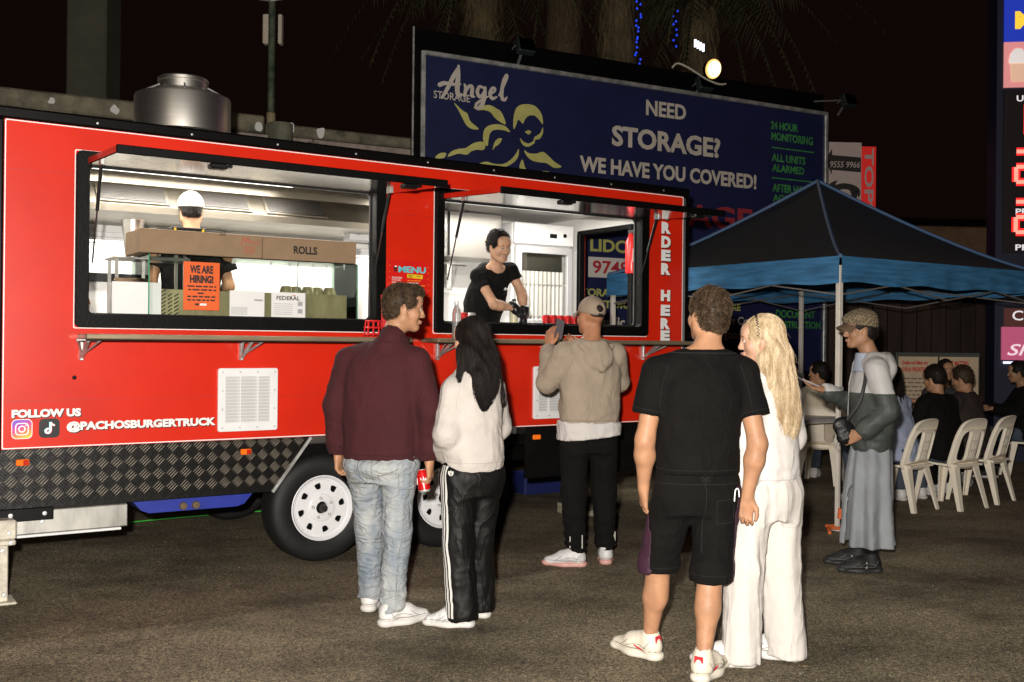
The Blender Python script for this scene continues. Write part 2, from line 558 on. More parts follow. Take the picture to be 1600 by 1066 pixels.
for k in range(9):
    MB().lathe([(0, .004), (.007, .003), (.008, 0)], 8, Matrix.Rotation(R(90), 4, 'X')).build("rivet", zinc, tr, (X0+.5+k*.56, -.016, ZT+.03))
seam = mat("wrap_seam", (.42, .012, .006), .5)
for a, b, z in ((X0+.01, -1.625, 2.47), (X0+.01, -.77, 1.135), (.42, .80, 2.40), (-.36, 1.67, 1.135)):
    MB().box((a, -.0012, z), (b, -.0002, z+.0035)).build("wrap_seam", seam, tr)
# box: floor, ceiling, walls
box("floor_pan", (X0, .035, .72), (X1, DP, .80), black_paint, tr)
box("ceiling_liner", (X0, .04, ZT-.05), (X1, DP-.03, ZT-.002), inner_white, tr)
box("rear_wall", (X0, DP-.03, .80), (X1, DP, ZT-.003), inner_white, tr)
box("end_wall", (X0-.05, .051, .80), (X0-.003, DP, ZT-.003), inner_white, tr)
# right end wall with its open doorway (t .66 .. 1.46)
ew = MB()
ew.box((X1+.003, .051, .80), (X1+.045, .66, ZT-.003)); ew.box((X1+.003, 1.46, .80), (X1+.045, DP, ZT-.003)); ew.box((X1+.003, .66, 2.56), (X1+.045, 1.46, ZT-.003))
ew.build("doorway_wall", inner_white, tr)
df = MB(); df.bar((X1, .675, .8), (X1, .675, 2.565), .05, .07); df.bar((X1, 1.445, .8), (X1, 1.445, 2.565), .05, .07); df.bar((X1, .65, 2.565), (X1, 1.47, 2.565), .06, .045)
df.build("door_frame", black_rubber, tr)
# the door itself folded back against the outside of the end wall
dr = MB().box((X1+.05, 1.48, .84), (X1+.09, 2.25, 2.55), None, .01).build("door", red_vinyl, tr)
MB().bar((X1+.05, 1.465, .9), (X1+.05, 1.465, 2.5), .02).build("hinge", zinc, dr)
# inner face of the window wall
iw = MB()
for a, b, c, d in ((X0, -1.60, .87, 2.70), (.40, .815, .87, 2.70), (2.81, X1, .87, 2.70), (-1.60, .40, .87, 1.575), (.815, 2.81, .87, 1.575), (-1.60, .40, 2.615, 2.70), (.815, 2.81, 2.615, 2.70)):
    iw.box((a, .033, c), (b, .042, d))
iw.build("window_wall_liner", inner_white, tr)
# stainless bench running below the windows
MB().box((-1.9, .06, 1.575), (3.1, .58, 1.60), None, .006).build("bench_top", steel, tr)
MB().box((-1.88, .08, .80), (3.05, .56, 1.574)).build("bench_cupboard", steel, tr)
# rear bench and splash back
MB().box((-1.95, 1.42, 1.62), (1.2, 2.06, 1.65), None, .005).build("rear_bench", steel, tr)
MB().box((-1.93, 1.48, .80), (1.18, 2.05, 1.619)).build("rear_cupboard", steel, tr)
MB().box((-1.95, 2.052, 1.95), (-.75, 2.064, 2.02)).build("dark_rail", black_plastic, tr)
MB().box((-1.95, 1.98, 2.30), (1.5, 2.06, 2.34), None, .004).build("wall_ledge", white_paint, tr)
MB().box((1.24, 1.55, 1.50), (2.4, 2.06, 1.53), None, .004).build("side_bench", steel, tr)
MB().box((1.26, 1.58, .80), (2.38, 2.05, 1.499)).build("side_cupboard", steel, tr)
# wall cupboards behind the serving hatch
c = MB().box((1.25, 1.62, 2.28), (2.42, 2.06, 2.70), None, .006).build("wall_cupboard", steel, tr)
MB().box((1.838, 1.604, 2.29), (1.852, 1.618, 2.69)).build("door_gap", black_plastic, c)
MB().tube([(1.79, 1.60, 2.36), (1.79, 1.575, 2.37), (1.79, 1.575, 2.5), (1.79, 1.60, 2.51)], .008, 6).build("handle", zinc, c)
# exhaust hood: sloping stainless face with three black filters
hd = MB()
hx0, hx1 = -1.75, 1.05
prof = [(.92, 2.40), (.92, 2.46), (1.02, 2.62), (1.02, 2.70), (2.06, 2.70), (2.06, 2.40), (1.9, 2.40)]
sec = lambda x: [(x, a, b) for a, b in [(1.04, 2.40), (1.04, 2.45), (1.20, 2.62), (1.20, 2.705), (2.06, 2.705), (2.06, 2.40)]]
n = 6
hd.add(sec(hx0)+sec(hx1), [tuple(range(n)), tuple(range(2*n-1, n-1, -1))] + [(i, (i+1) % n, n+(i+1) % n, n+i) for i in range(n)])
hood = hd.build("exhaust_hood", mat("hood_steel", (.26, .235, .19), .38, 1.0, var=.2, vscale=5, stretch=(.3, 1, 1)), tr)
for fx in (-1.29, -.68, -.07):
    fm = MB()
    sl = Vector((0, .15, .19)).normalized()
    M = Matrix.Translation((fx, 1.05, 2.4605)) @ Matrix.Rotation(math.atan2(.17, .16), 4, 'X')
    fl_ = MB().box((0, 0, 0), (.50, .19, .012), M, .003).build("filter_panel", MATS["hood_steel"], hood)
    MB().box((.025, .018, .0125), (.475, .172, .016), M).build("filter_mesh", black_filter, fl_)
def strip_lamp(name, x0, x1, y, z, watts, w_, m):
    """a lit strip and the light it gives"""
    li = MB().box((x0, y-w_/2-.007, z+.0105), (x1, y+w_/2+.007, z+.035), None, .003).build(name, white_paint, tr)
    MB().box((x0+.01, y-w_/2, z), (x1-.01, y+w_/2, z+.01)).build("tube", m, li)
    d = bpy.data.lights.new(name+"_light", 'AREA'); d.shape = 'RECTANGLE'; d.size = x1-x0-.04; d.size_y = w_; d.energy = watts; d.color = (1, .95, .87)
    o = link(bpy.data.objects.new(name+"_light", d), li); o.location = ((x0+x1)/2, y, z-.004)
strip_e = emitter("led_strip", (1.0, .97, .9), 3)
strip_lamp("ceiling_light", -1.35, .12, .97, ZT-.086, 44, .055, strip_e)
strip_lamp("ceiling_light", -1.5, .2, .30, ZT-.086, 28, .055, strip_e)  # added fill strip to brighten the left half of the kitchen
strip_lamp("ceiling_light", .95, 2.9, .95, ZT-.086, 40, .055, strip_e)
strip_lamp("ceiling_light", 1.0, 2.7, .30, ZT-.086, 18, .055, strip_e)  # added fill strip to brighten the kitchen behind the right window
strip_lamp("bench_fill", -1.85, 1.3, 1.99, 2.262, 34, .05, strip_e)  # added strip under the ledge, brightens the rear wall

# raised hatches
def hatch(a, b, stx):
    d = .80; zh = 2.575; zo = 2.53
    ang = math.atan2(zo-zh, -d)
    h = MB()
    dz = .035
    h.add([(a, -.02, zh), (b, -.02, zh), (b, -d, zo), (a, -d, zo), (a, -.02, zh-dz), (b, -.02, zh-dz), (b, -d, zo-dz), (a, -d, zo-dz)],
          [(0, 1, 2, 3), (0, 4, 5, 1), (1, 5, 6, 2), (2, 6, 7, 3), (3, 7, 4, 0)])
    o = h.build("hatch", red_vinyl, tr)
    u = MB(); e = .002
    u.add([(a+.01, -.03, zh-dz-e), (b-.01, -.03, zh-dz-e), (b-.01, -d+.012, zo-dz-e), (a+.01, -d+.012, zo-dz-e),
           (a+.01, -.03, zh-dz+.002), (b-.01, -.03, zh-dz+.002), (b-.01, -d+.012, zo-dz+.002), (a+.01, -d+.012, zo-dz+.002)],
          [(0, 3, 2, 1), (4, 5, 6, 7), (0, 1, 5, 4), (1, 2, 6, 5), (2, 3, 7, 6), (3, 0, 4, 7)])
    u.build("underside", mirror_metal, o)
    MB().box((a-.004, -d-.012, zo-dz-.008), (b+.004, -d+.006, zo+.004), None, .004).build("edge_trim", black_rubber, o)
    for x in (a+.55, b-.25):
        lt = MB().box((x-.05, -d+.0, zo-dz-.035), (x+.05, -d+.07, zo-dz-.004), None, .008)
        lt.box((x+.05, -d+.01, zo-dz-.022), (x+.08, -d+.045, zo-dz-.006), None, .004)
        lt.build("latch", black_plastic, o)
    for x in stx:      # gas struts
        p = Vector((x, -.27, zh-.014-dz)); q = Vector((x, -.035, 1.95))
        m_ = p.lerp(q, .48)
        st = MB().tube([p, m_], .0105, 8).build("gas_strut", black_plastic, o)
        MB().tube([m_, q], .0052, 6).build("rod", mat("strut_rod", (.1, .1, .1), .2, .8), st)
        MB().box((x-.012, -.30, zh-.02-dz-.02), (x+.012, -.24, zh-.012-dz), None, .003).build("bracket", zinc, st)
hatch(-1.555, .455, (-1.525, .315))
hatch(.865, 2.905, (.90, 2.69))

# fold-out shelves on brackets
def shelf(a, b, br):
    o = MB().box((a, -.27, 1.496), (b, -.004, 1.528), None, .006).build("counter_shelf", mat("bronze_anodised_edge", (.30, .23, .15), .4, .5, var=.3, vscale=3, stretch=(.4, 1, 1)), tr)
    MB().box((a-.002, -.276, 1.488), (b+.002, -.262, 1.4955), None, .002).build("lip", black_rubber, o)
    for x in br:
        k = MB()
        k.bar((x, -.012, 1.37), (x, -.012, 1.49), .035, .02)
        k.bar((x, -.02, 1.385), (x-.001, -.22, 1.49), .022, .014)
        k.bar((x-.07, -.24, 1.492), (x+.07, -.24, 1.492), .014, .012)
        k.bar((x-.06, -.235, 1.488), (x, -.03, 1.40), .010)
        k.bar((x+.06, -.235, 1.488), (x, -.03, 1.40), .010)
        k.build("shelf_bracket", zinc, o)
shelf(-1.60, .50, (-1.607+.03, -.609, .3))
shelf(.70, 3.13, (.835, 1.773, 2.773))
for x, z in ((-1.612, 1.268), (.36, 1.27), (2.79, 1.27)):
    MB().lathe([(0, .012), (.011, .01), (.013, 0)], 10, Matrix.Rotation(R(90), 4, 'X')).build("hatch_stud", black_rubber, tr, (x, -.002, z))

# white louvred vents
def vent(x0, z0, x1, z1):
    o = mobj("vent_grille", shape([rrect(x0, z0, x1, z1, .012), rrect(x0+.045, z0+.05, x1-.045, z1-.05, .006)], .016, .003), white_paint, tr, (0, -.009, 0))
    box("backing", (x0+.03, -.003, z0+.03), (x1-.03, .0005, z1-.03), mat("vent_backing_board", (.5, .5, .5), .6), o)  # mid-grey backing board behind the slats
    n = 14
    hgt = (z1-z0-.10)/n
    sl = MB().box((0, -.004, 0), (x1-x0-.088, .004, hgt*.74), Matrix.Rotation(R(-24), 4, 'X'), .001).mesh("slat")
    for k in range(n):
        mobj("slat", sl, white_paint, o, (x0+.044, -.0005, z0+.052+k*hgt))
    for q in (.36, .66):
        box("mullion", (x0+(x1-x0)*q-.004, -.014, z0+.045), (x0+(x1-x0)*q+.004, -.002, z1-.045), white_paint, o)
    sm = MB().lathe([(0, .004), (.005, .003), (.006, 0)], 8, Matrix.Rotation(R(90), 4, 'X')).mesh("screw")
    for i in range(4):
        for j in range(4):
            if i in (0, 3) or j in (0, 3):
                mobj("screw", sm, zinc, o, (x0+.022+(x1-x0-.044)*i/3, -.019, z0+.022+(z1-z0-.044)*j/3))
vent(-.755, .915, -.366, 1.316)
vent(1.684, .918, 2.07, 1.318)

# lettering and marks on the side
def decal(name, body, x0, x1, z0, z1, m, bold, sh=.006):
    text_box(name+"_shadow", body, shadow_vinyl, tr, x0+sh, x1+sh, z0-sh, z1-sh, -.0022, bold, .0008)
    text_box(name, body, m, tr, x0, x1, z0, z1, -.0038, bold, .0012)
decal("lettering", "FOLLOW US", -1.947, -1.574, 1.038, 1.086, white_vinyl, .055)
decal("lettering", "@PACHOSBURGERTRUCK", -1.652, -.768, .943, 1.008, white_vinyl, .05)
ig = mobj("social_icon", shape([rrect(-1.947, .917, -1.838, 1.029, .026)], .002), None, tr, (0, -.002, 0))
def igmat():
    m = bpy.data.materials.new("photo_app_gradient"); m.use_nodes = True
    nt = m.node_tree; N = nt.nodes; L = nt.links
    tc = N.new("ShaderNodeTexCoord"); sp = N.new("ShaderNodeSeparateXYZ"); L.new(tc.outputs["Object"], sp.inputs[0])
    a = N.new("ShaderNodeMapRange"); a.inputs[1].default_value = .917; a.inputs[2].default_value = 1.029; L.new(sp.outputs[2], a.inputs[0])
    b = N.new("ShaderNodeMapRange"); b.inputs[1].default_value = -1.947; b.inputs[2].default_value = -1.838; L.new(sp.outputs[0], b.inputs[0])
    c = N.new("ShaderNodeMath"); c.operation = 'MULTIPLY_ADD'; c.inputs[1].default_value = -.45; L.new(b.outputs[0], c.inputs[0]); L.new(a.outputs[0], c.inputs[2])
    d = N.new("ShaderNodeMapRange"); d.inputs[1].default_value = -.4; d.inputs[2].default_value = .95; L.new(c.outputs[0], d.inputs[0])
    r = N.new("ShaderNodeValToRGB"); L.new(d.outputs[0], r.inputs[0])
    e = r.color_ramp.elements
    e[0].position = 0; e[0].color = (.9, .6, .02, 1); e[1].position = 1; e[1].color = (.06, .05, .6, 1)
    for p, col in ((.3, (.8, .2, .03, 1)), (.55, (.6, .02, .2, 1)), (.75, (.3, .03, .45, 1))):
        q = e.new(p); q.color = col
    L.new(r.outputs[0], N["Principled BSDF"].inputs["Base Color"]); N["Principled BSDF"].inputs["Roughness"].default_value = .4
    return m
ig.data.materials.append(igmat())
cx, cz = -1.8925, .973
mobj("icon_border", shape([rrect(-1.948, .916, -1.837, 1.03, .027), rrect(-1.944, .92, -1.841, 1.026, .024)], .0015), white_vinyl, ig, (0, -.0025, 0))
mobj("icon_camera", shape([rrect(cx-.036, cz-.036, cx+.036, cz+.036, .02), rrect(cx-.03, cz-.03, cx+.03, cz+.03, .016), circ(cx, cz, .02), circ(cx, cz, .013)], .0015), white_vinyl, ig, (0, -.003, 0))
mobj("icon_dot", shape([circ(cx+.021, cz+.021, .0045, 10)], .0015), white_vinyl, ig, (0, -.003, 0))
tk = mobj("social_icon", shape([rrect(-1.802, .917, -1.69, 1.029, .026)], .002), mat("black_print", (.01, .01, .01), .35), tr, (0, -.002, 0))
nx, nz = -1.746, .973
note = [brush([(nx+.006, nz+.036), (nx+.006, nz+.01), (nx+.006, nz-.014), (nx-.004, nz-.027), (nx-.016, nz-.025), (nx-.020, nz-.013), (nx-.010, nz-.004), (nx-.004, nz-.004)], [.012]*8, 5),
        ]
hook = [brush([(nx+.006, nz+.034), (nx+.014, nz+.022), (nx+.028, nz+.016)], [.012, .011, .011], 5)]
for dx, dz, c, y in ((-.0022, .001, (.02, .6, .62), -.0026), (.0024, -.0012, (.75, .02, .12), -.0029), (0, 0, (.85, .85, .85), -.0034)):
    mm = mat("note_%d" % int(c[0]*100), c, .4)
    mobj("icon_note", shape(note, .0012), mm, tk, (dx, y, dz))
    mobj("icon_note", shape(hook, .0012), mm, tk, (dx, y-.0002, dz))
# ORDER HERE, letters stacked
for ch, z0, z1 in (("O", 2.546, 2.645), ("R", 2.430, 2.528), ("D", 2.311, 2.410), ("E", 2.20, 2.294), ("R", 2.084, 2.182),
                   ("H", 1.863, 1.957), ("E", 1.739, 1.832), ("R", 1.626, 1.72), ("E", 1.531, 1.617)):
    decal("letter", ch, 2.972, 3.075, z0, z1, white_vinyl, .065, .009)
# cropped blue lettering low on the side
blue_v = mat("cyan_vinyl_print", (.03, .32, .55), .4)
decal("lettering", "TRUCK", 1.02, 1.44, .955, 1.05, blue_v, .035)
# menu board between the windows
mb = box("menu_board", (.437, -.006, 1.62), (.768, -.001, 2.075), mat("menu_red", (.6, .014, .01), .3, var=.05), tr)
cyan = mat("menu_cyan", (.12, .5, .56), .4); yel = mat("menu_yellow", (.72, .5, .02), .4); org = mat("menu_orange", (.75, .26, .02), .4); ink = mat("ink_black", (.015, .012, .012), .5)
pale = mat("menu_pale", (.55, .5, .48), .5)
text_box("menu_title", "MENU", cyan, mb, .517, .737, 1.99, 2.035, -.0085, .04)
mk = mobj("menu_mark", shape([rrect(.478, 2.012, .508, 2.026, .005), rrect(.483, 1.995, .505, 2.009, .004)], .001), ink, mb, (0, -.0085, 0))
mobj("menu_mark", shape([rrect(.488, 2.026, .504, 2.036, .004)], .001), white_vinyl, mb, (0, -.0086, 0))
mobj("menu_flash", shape([[(.588, 1.955), (.71, 1.949), (.712, 1.978), (.586, 1.982)]], .001), yel, mb, (0, -.0085, 0))
text_box("menu_line", "MAKE IT A", ink, mb, .595, .64, 1.968, 1.976, -.0095, .01)
text_box("menu_line", "COMBO", ink, mb, .597, .63, 1.957, 1.965, -.0095, .02)
text_box("menu_line", "ADD", ink, mb, .66, .69, 1.963, 1.973, -.0095, .01)
text_box("menu_heading", "BURGERS", pale, mb, .468, .548, 1.945, 1.958, -.0085, .03)
rr = random.Random(3)
z = 1.932
while z > 1.64:
    x = .466
    for (xa, xb, m_) in ((.466, .58, pale), (.59, .735, org)):
        w_ = rr.uniform(.6, 1.0)*(xb-xa)
        print_line("menu_line", m_ if rr.random() < .75 else pale, mb, xa, xa+w_, z, .0065, -.0072, int(z*1000)+int(xa*100))
    z -= .0165
for k in range(9):
    mobj("menu_ornament", shape([circ(.449, 1.70+k*.042, .004, 8)], .001), org, mb, (0, -.0082, 0))
    mobj("menu_ornament", shape([circ(.757, 1.70+k*.042, .004, 8)], .001), org, mb, (0, -.0082, 0))

# black tread-plate skirts with raised bars, chassis, wheel arches
plate = mat("black_tread_plate", (.0045, .004, .0038), .38, .2, var=.3, vscale=5, bump=.15, bscale=30)
barm = mat("glint_tread_bars", (.50, .44, .35), .38, .3, var=.35, vscale=25)  # pale colour paints the flash glint onto bars of one slant
barb = mat("black_tread_bars", (.008, .007, .0065), .35, .3)
sk = mobj("skirt_panel", shape([[(-2.06, .853), (-.12, .853), (-.19, .774), (-.376, .505), (-2.06, .505)]], .012), plate, tr, (0, .012, 0))
bl = MB()
for k in range(4):
    o_ = (k-1.5)*.0145
    c_ = Vector((o_*.72, 0, -o_*.72)); d_ = Vector((.028, 0, .028))*.72
    bl.tube([c_-d_, c_-d_*.6, c_+d_*.6, c_+d_], [.0004, .0017, .0017, .0004], 5)
bl = bl.mesh("tread_bar_cluster")
row = 0
z = .835
while z > .51:
    x = -2.03
    while x < -.13:
        xr = -.12 - max(0, (.853-z)*.73)
        if x < xr-.03:
            mobj("tread_bars", bl, barm, sk, (x, -.007, z))
        x += .083
    z -= .083
bl2 = bl.copy(); bl2.materials.clear(); bl2.transform(Matrix.Rotation(R(90), 4, 'Y'))
z = .798
while z > .52:
    x = -1.99
    while x < -.2:
        if x < -.16 - max(0, (.853-z)*.73): mobj("tread_bars", bl2, barb, sk, (x, -.007, z))
        x += .083
    z -= .083
MB().bar((-.12, .0, .85), (-.385, .0, .50), .012, .02).build("arch_edge", zinc, tr)
rs = MB().box((1.62, .006, .46), (3.22, .02, .853)).build("skirt_panel", plate, tr)
z = .82
while z > .48:
    x = 1.66
    while x < 3.2:
        mobj("tread_bars", bl2, barb, rs, (x, .004, z)); x += .083
    z -= .083
MB().box((-.35, .30, .56), (1.65, .34, .853)).build("inner_guard", black_paint, tr)
for t in (.35, 1.7):
    MB().box((X0-.1, t, .56), (X1, t+.06, .719)).build("chassis_rail", black_paint, tr)
MB().box((X0, .03, .60), (-.4, .06, .719)).build("chassis_beam", black_paint, tr)
for x in (0, .935):
    MB().tube([(x, .12, .37), (x, 1.98, .37)], .03, 8).build("axle", black_paint, tr)
amber = mat("amber_lens", (.75, .12, .01), .2, emit=(1, .25, .01), estr=.25); redl = mat("red_lens", (.5, .02, .01), .2)
for x, z in ((-1.887, .779), (-.568, .776), (1.721, .775)):
    o = MB().box((x-.035, -.012, z-.018), (x+.035, .004, z+.018), None, .005).build("marker_light", amber, tr)
    MB().box((x+.002, -.02, z-.015), (x+.03, -.0125, z+.015), None, .006).build("lens", redl if x < 0 else amber, o)
# wheels
tyre_m = mat("tyre_rubber", (.0055, .0055, .0055), .65, var=.25, vscale=8, bump=.15, bscale=70)
rim_m = mat("white_steel_rim", (.72, .72, .74), .3, var=.04)
RX = Matrix.Rotation(R(90), 4, 'X')
tp = [(.215, -.02), (.222, .012), (.24, .02), (.29, .03), (.335, .02), (.356, .003), (.365, -.02), (.367, -.05), (.367, -.17), (.356, -.2), (.32, -.22), (.24, -.215), (.215, -.2), (.215, -.02)]
tyre = MB().lathe(tp, 56, RX)
tyre = tyre.mesh("tyre")
rp = [(.222, .012), (.216, .014), (.211, .008), (.205, .0), (.199, -.012), (.190, -.016), (.186, -.03), (.18, -.035)]
rimring = MB().lathe(rp, 48, RX).mesh("rim")
holes = []
for k in range(8):
    a = 2*PI*k/8 + .2
    ca, sa = math.cos(a), math.sin(a)
    loc = [(.125, -.026), (.162, -.026), (.170, -.012), (.135, .012), (.127, .014)] if False else [(.128, -.021), (.160, -.024), (.170, -.016), (.168, .008), (.158, .024), (.128, .010)]
    lp = smooth_loop([(ca*r_-sa*q, sa*r_+ca*q) for r_, q in loc], 4)
    holes.append(lp)
disc = shape([circ(0, 0, .187, 48)] + holes + [circ(0, 0, .042, 20)], .012, .002)
hubring = MB().lathe([(.098, .000), (.095, .012), (.088, .016), (.06, .014), (.046, .018), (.042, .012)], 40, RX).mesh("hub")
nut = MB().lathe([(0, .018), (.008, .016), (.011, .006), (.012, 0)], 6, RX).mesh("nut")
cap = MB().lathe([(0, .05), (.02, .048), (.028, .035), (.03, -.03)], 16, RX).mesh("cap")
def wheel(x, y, rr_=0):
    w = empty("wheel", (x, y, .367), 0, tr)
    w.rotation_euler = (0, rr_, 0)
    mobj("tyre", tyre, tyre_m, w)
    mobj("rim", rimring, rim_m, w)
    mobj("spoke_disc", disc, rim_m, w, (0, .012, 0))
    mobj("hub_ring", hubring, rim_m, w, (0, .008, 0))
    mobj("drum", MB().lathe([(0, -.05), (.17, -.05), (.175, -.12)], 24, RX).mesh("drum"), black_rubber, w)
    mobj("hub_cap", cap, mat("greased_hub", (.06, .055, .05), .35, .7), w)
    for k in range(5):
        a = 2*PI*k/5+.5
        mobj("wheel_nut", nut, zinc, w, (.068*math.cos(a), -.006, .068*math.sin(a)))
wheel(-.028, .02)
wheel(.917, .02, .25)
for x in (-.028, .917):
    w = empty("wheel", (x, 1.9, .367), 0, tr)
    mobj("tyre", tyre, tyre_m, w)
# roof fan: turned stainless drum and cowl
fan = empty("exhaust_fan", (-.72, 1.0, ZT+.07), 0, tr)
fs = mat("spun_stainless", (.66, .63, .58), .4, 1.0, var=.05, vscale=3, stretch=(1, 1, 10))
MB().box((-.34, -.34, 0), (.34, .34, .08), None, .01).build("curb", zinc, fan)
MB().lathe([(.25, .08), (.25, .13), (.335, .15), (.335, .40), (.33, .415), (.315, .42), (.22, .425)], 48).build("drum", fs, fan)
MB().lathe([(.24, .43), (.19, .45), (.17, .47), (.17, .52), (.178, .525), (.178, .545), (.165, .555), (.12, .56), (0, .562)], 40).build("cowl", fs, fan)
for k in range(6):
    a = 2*PI*k/6+.3
    MB().bar((.30*math.cos(a), .30*math.sin(a), .42), (.19*math.cos(a), .19*math.sin(a), .48), .012).build("stay", zinc, fan)

# drawbar end on the left: jack leg, bracket, step box
jk = empty("stabiliser_jack", (-2.02, -.06, 0), 0, tr)
ivory = mat("chipped_ivory_paint", (.55, .51, .42), .5, var=.25, vscale=14, bump=.1)
MB().box((-.05, -.05, .01), (.05, .05, .45), None, .006).build("leg_tube", ivory, jk)
MB().box((-.08, -.07, .36), (.09, .07, .47), None, .01).build("collar", ivory, jk)
MB().box((-.09, -.08, .33), (.085, .075, .358), None, .006).build("flange", ivory, jk)
MB().box((-.11, -.1, 0), (.09, .1, .014), None, .004).build("foot_plate", ivory, jk)
nutm = MB().lathe([(0, .012), (.012, .011), (.014, 0)], 8, RX).mesh("bolt")
for dx, dz in ((-.02, .41), (.05, .40), (.06, .345), (-.03, .345), (.02, .30), (-.02, .05), (.03, .05)):
    mobj("bolt", nutm, zinc, jk, (dx, -.074 if dz > .33 else -.05, dz))
MB().box((-2.06, -.02, .44), (-1.72, .004, .515), None, .004).build("bracket_plate", black_paint, tr)
for x in (-1.95, -1.77):
    mobj("bolt", nutm, zinc, tr, (x, -.02, .48))
sb = MB().box((-1.93, -.004, .36), (-1.30, .35, .498), None, .006).build("step_box", mat("dull_aluminium", (.42, .41, .38), .42, .8, var=.35, vscale=4, stretch=(1.5, 1, .4)), tr)
MB().box((-1.95, -.02, .345), (-1.34, .36, .36), None, .003).build("lip", white_paint, sb)
mobj("bolt", nutm, zinc, sb, (-1.78, -.004, .43))
# blue water tank slung under the floor
wt = MB(); pr = [(-1.25, .54), (-1.245, .49), (-1.19, .425), (-1.14, .405), (-.58, .405), (-.53, .42), (-.475, .485), (-.465, .54)]
n_ = len(pr)
wt.add([(x, .13, z) for x, z in pr]+[(x, .62, z) for x, z in pr], [tuple(range(n_)), tuple(range(2*n_-1, n_-1, -1))]+[(i, (i+1) % n_, n_+(i+1) % n_, n_+i) for i in range(n_)])
wt_o = wt.build("water_tank", mat("blue_tank_plastic", (.02, .035, .28), .4, var=.1), tr)
for x in (-.93, -.85): MB().lathe([(0, .02), (.022, .018), (.026, 0)], 14, RX).build("bung", mat("bung_brown", (.12, .08, .04), .6), wt_o, (x, .13, .435))
# right jack and stand in the dark
MB().box((2.6, .25, .0), (2.68, .33, .72), None, .006).build("stabiliser_leg", black_paint, tr)
# ------------------------------------------------------------------ billboard behind the trailer
SA = R(27.9)
sg = thing("billboard", "large dark blue storage advertising billboard with pale lettering behind the trailer", "billboard", (-.985, 11.3, 0), SA)
sblue = mat("billboard_blue", (.011, .015, .062), .5, var=.12, vscale=2)
cream = mat("billboard_cream_print", (.55, .49, .42), .5, var=.08, vscale=6)
syel = mat("billboard_yellow_print", (.52, .49, .16), .5, var=.1, vscale=6)
solive = mat("billboard_olive_print", (.42, .42, .12), .5)
sgreen = mat("billboard_green_print", (.05, .24, .06), .5, var=.3, vscale=8)
sred = mat("billboard_red_print", (.30, .03, .04), .5)
box("panel", (0, 0, 1.15), (5.94, .05, 4.67), sblue, sg)
box("hoarding", (-.12, .055, .3), (5.98, .12, 4.97), black_paint, sg)
fr = MB()
fr.bar((-.02, -.012, 4.69), (5.97, -.012, 4.69), .05, .05); fr.build("top_rail", zinc, sg)
for x in (-.03, 5.965):
    MB().bar((x, -.012, 1.1), (x, -.012, 4.71), .035, .05).build("side_rail", zinc, sg)
MB().bar((-.125, .05, .3), (-.125, .05, 4.98), .02, .02).build("hoarding_edge", zinc, sg)
for x in (.2, 2.0, 4.0, 5.8):
    MB().bar((x, .2, 0), (x, .2, 4.6), .12, .12).build("post", black_paint, sg)
def st(body, x0, x1, z0, z1, m, bold=.03, shear=0, line=1.0):
    return text_box("lettering", body, m, sg, x0, x1, z0, z1, -.003, bold, .003, shear=shear, line=line)
st("STORAGE", .10, .545, 4.205, 4.29, cream, .01)
st("NEED", 2.96, 3.575, 4.34, 4.53, cream)
st("STORAGE?", 2.46, 4.13, 3.91, 4.165, cream, .035)
st("WE HAVE YOU COVERED!", 2.005, 4.74, 3.555, 3.75, cream, .035)
st("STORAGE", 2.25, 4.68, 3.0, 3.29, sred, .03)
st("24 HOUR", 4.98, 5.46, 4.385, 4.49, sgreen); st("MONITORING", 4.99, 5.73, 4.235, 4.345, sgreen)
st("ALL UNITS", 5.0, 5.60, 3.955, 4.06, sgreen); st("ALARMED", 5.01, 5.58, 3.82, 3.92, sgreen)
st("AFTER HOURS", 5.02, 5.77, 3.55, 3.66, sgreen); st("ACCESS", 5.03, 5.50, 3.42, 3.52, sgreen)
st("DOCUMENT", 5.10, 5.80, 1.87, 1.98, sgreen); st("DESTRUCTION", 5.11, 5.90, 1.73, 1.83, sgreen)
for z in (4.14, 3.735, 3.33, 2.10):
    mobj("rule", shape([rrect(5.0, z-.008, 5.75, z+.008, .003)], .003), sgreen, sg, (0, -.003, 0))
st("LIDCOMBE", 2.165, 3.35, 2.61, 2.765, solive, .03)
pw = mobj("phone_panel", shape([rrect(2.14, 2.30, 3.4, 2.545, .01)], .004), mat("billboard_white_print", (.62, .58, .54), .5), sg, (0, -.003, 0))
text_box("phone_number", "9748 8000", mat("billboard_crimson_print", (.42, .03, .04), .5), pw, 2.2, 3.33, 2.345, 2.505, -.004, .02, .003)
st("STORAGE", 1.98, 2.62, 2.07, 2.165, solive, .03)
st("SELF STORAGE", 1.95, 3.0, 1.93, 2.025, solive, .03)
st("Public Welcome", 2.28, 3.4, 1.70, 1.83, cream, .025)
st("WE HAVE MORE", 3.54, 4.49, 1.945, 2.04, solive, .03)
st("We are Always Covered", 3.50, 4.95, 1.73, 1.87, cream, .025)
st("to do your goods proud", 3.55, 4.95, 1.55, 1.69, cream, .025)
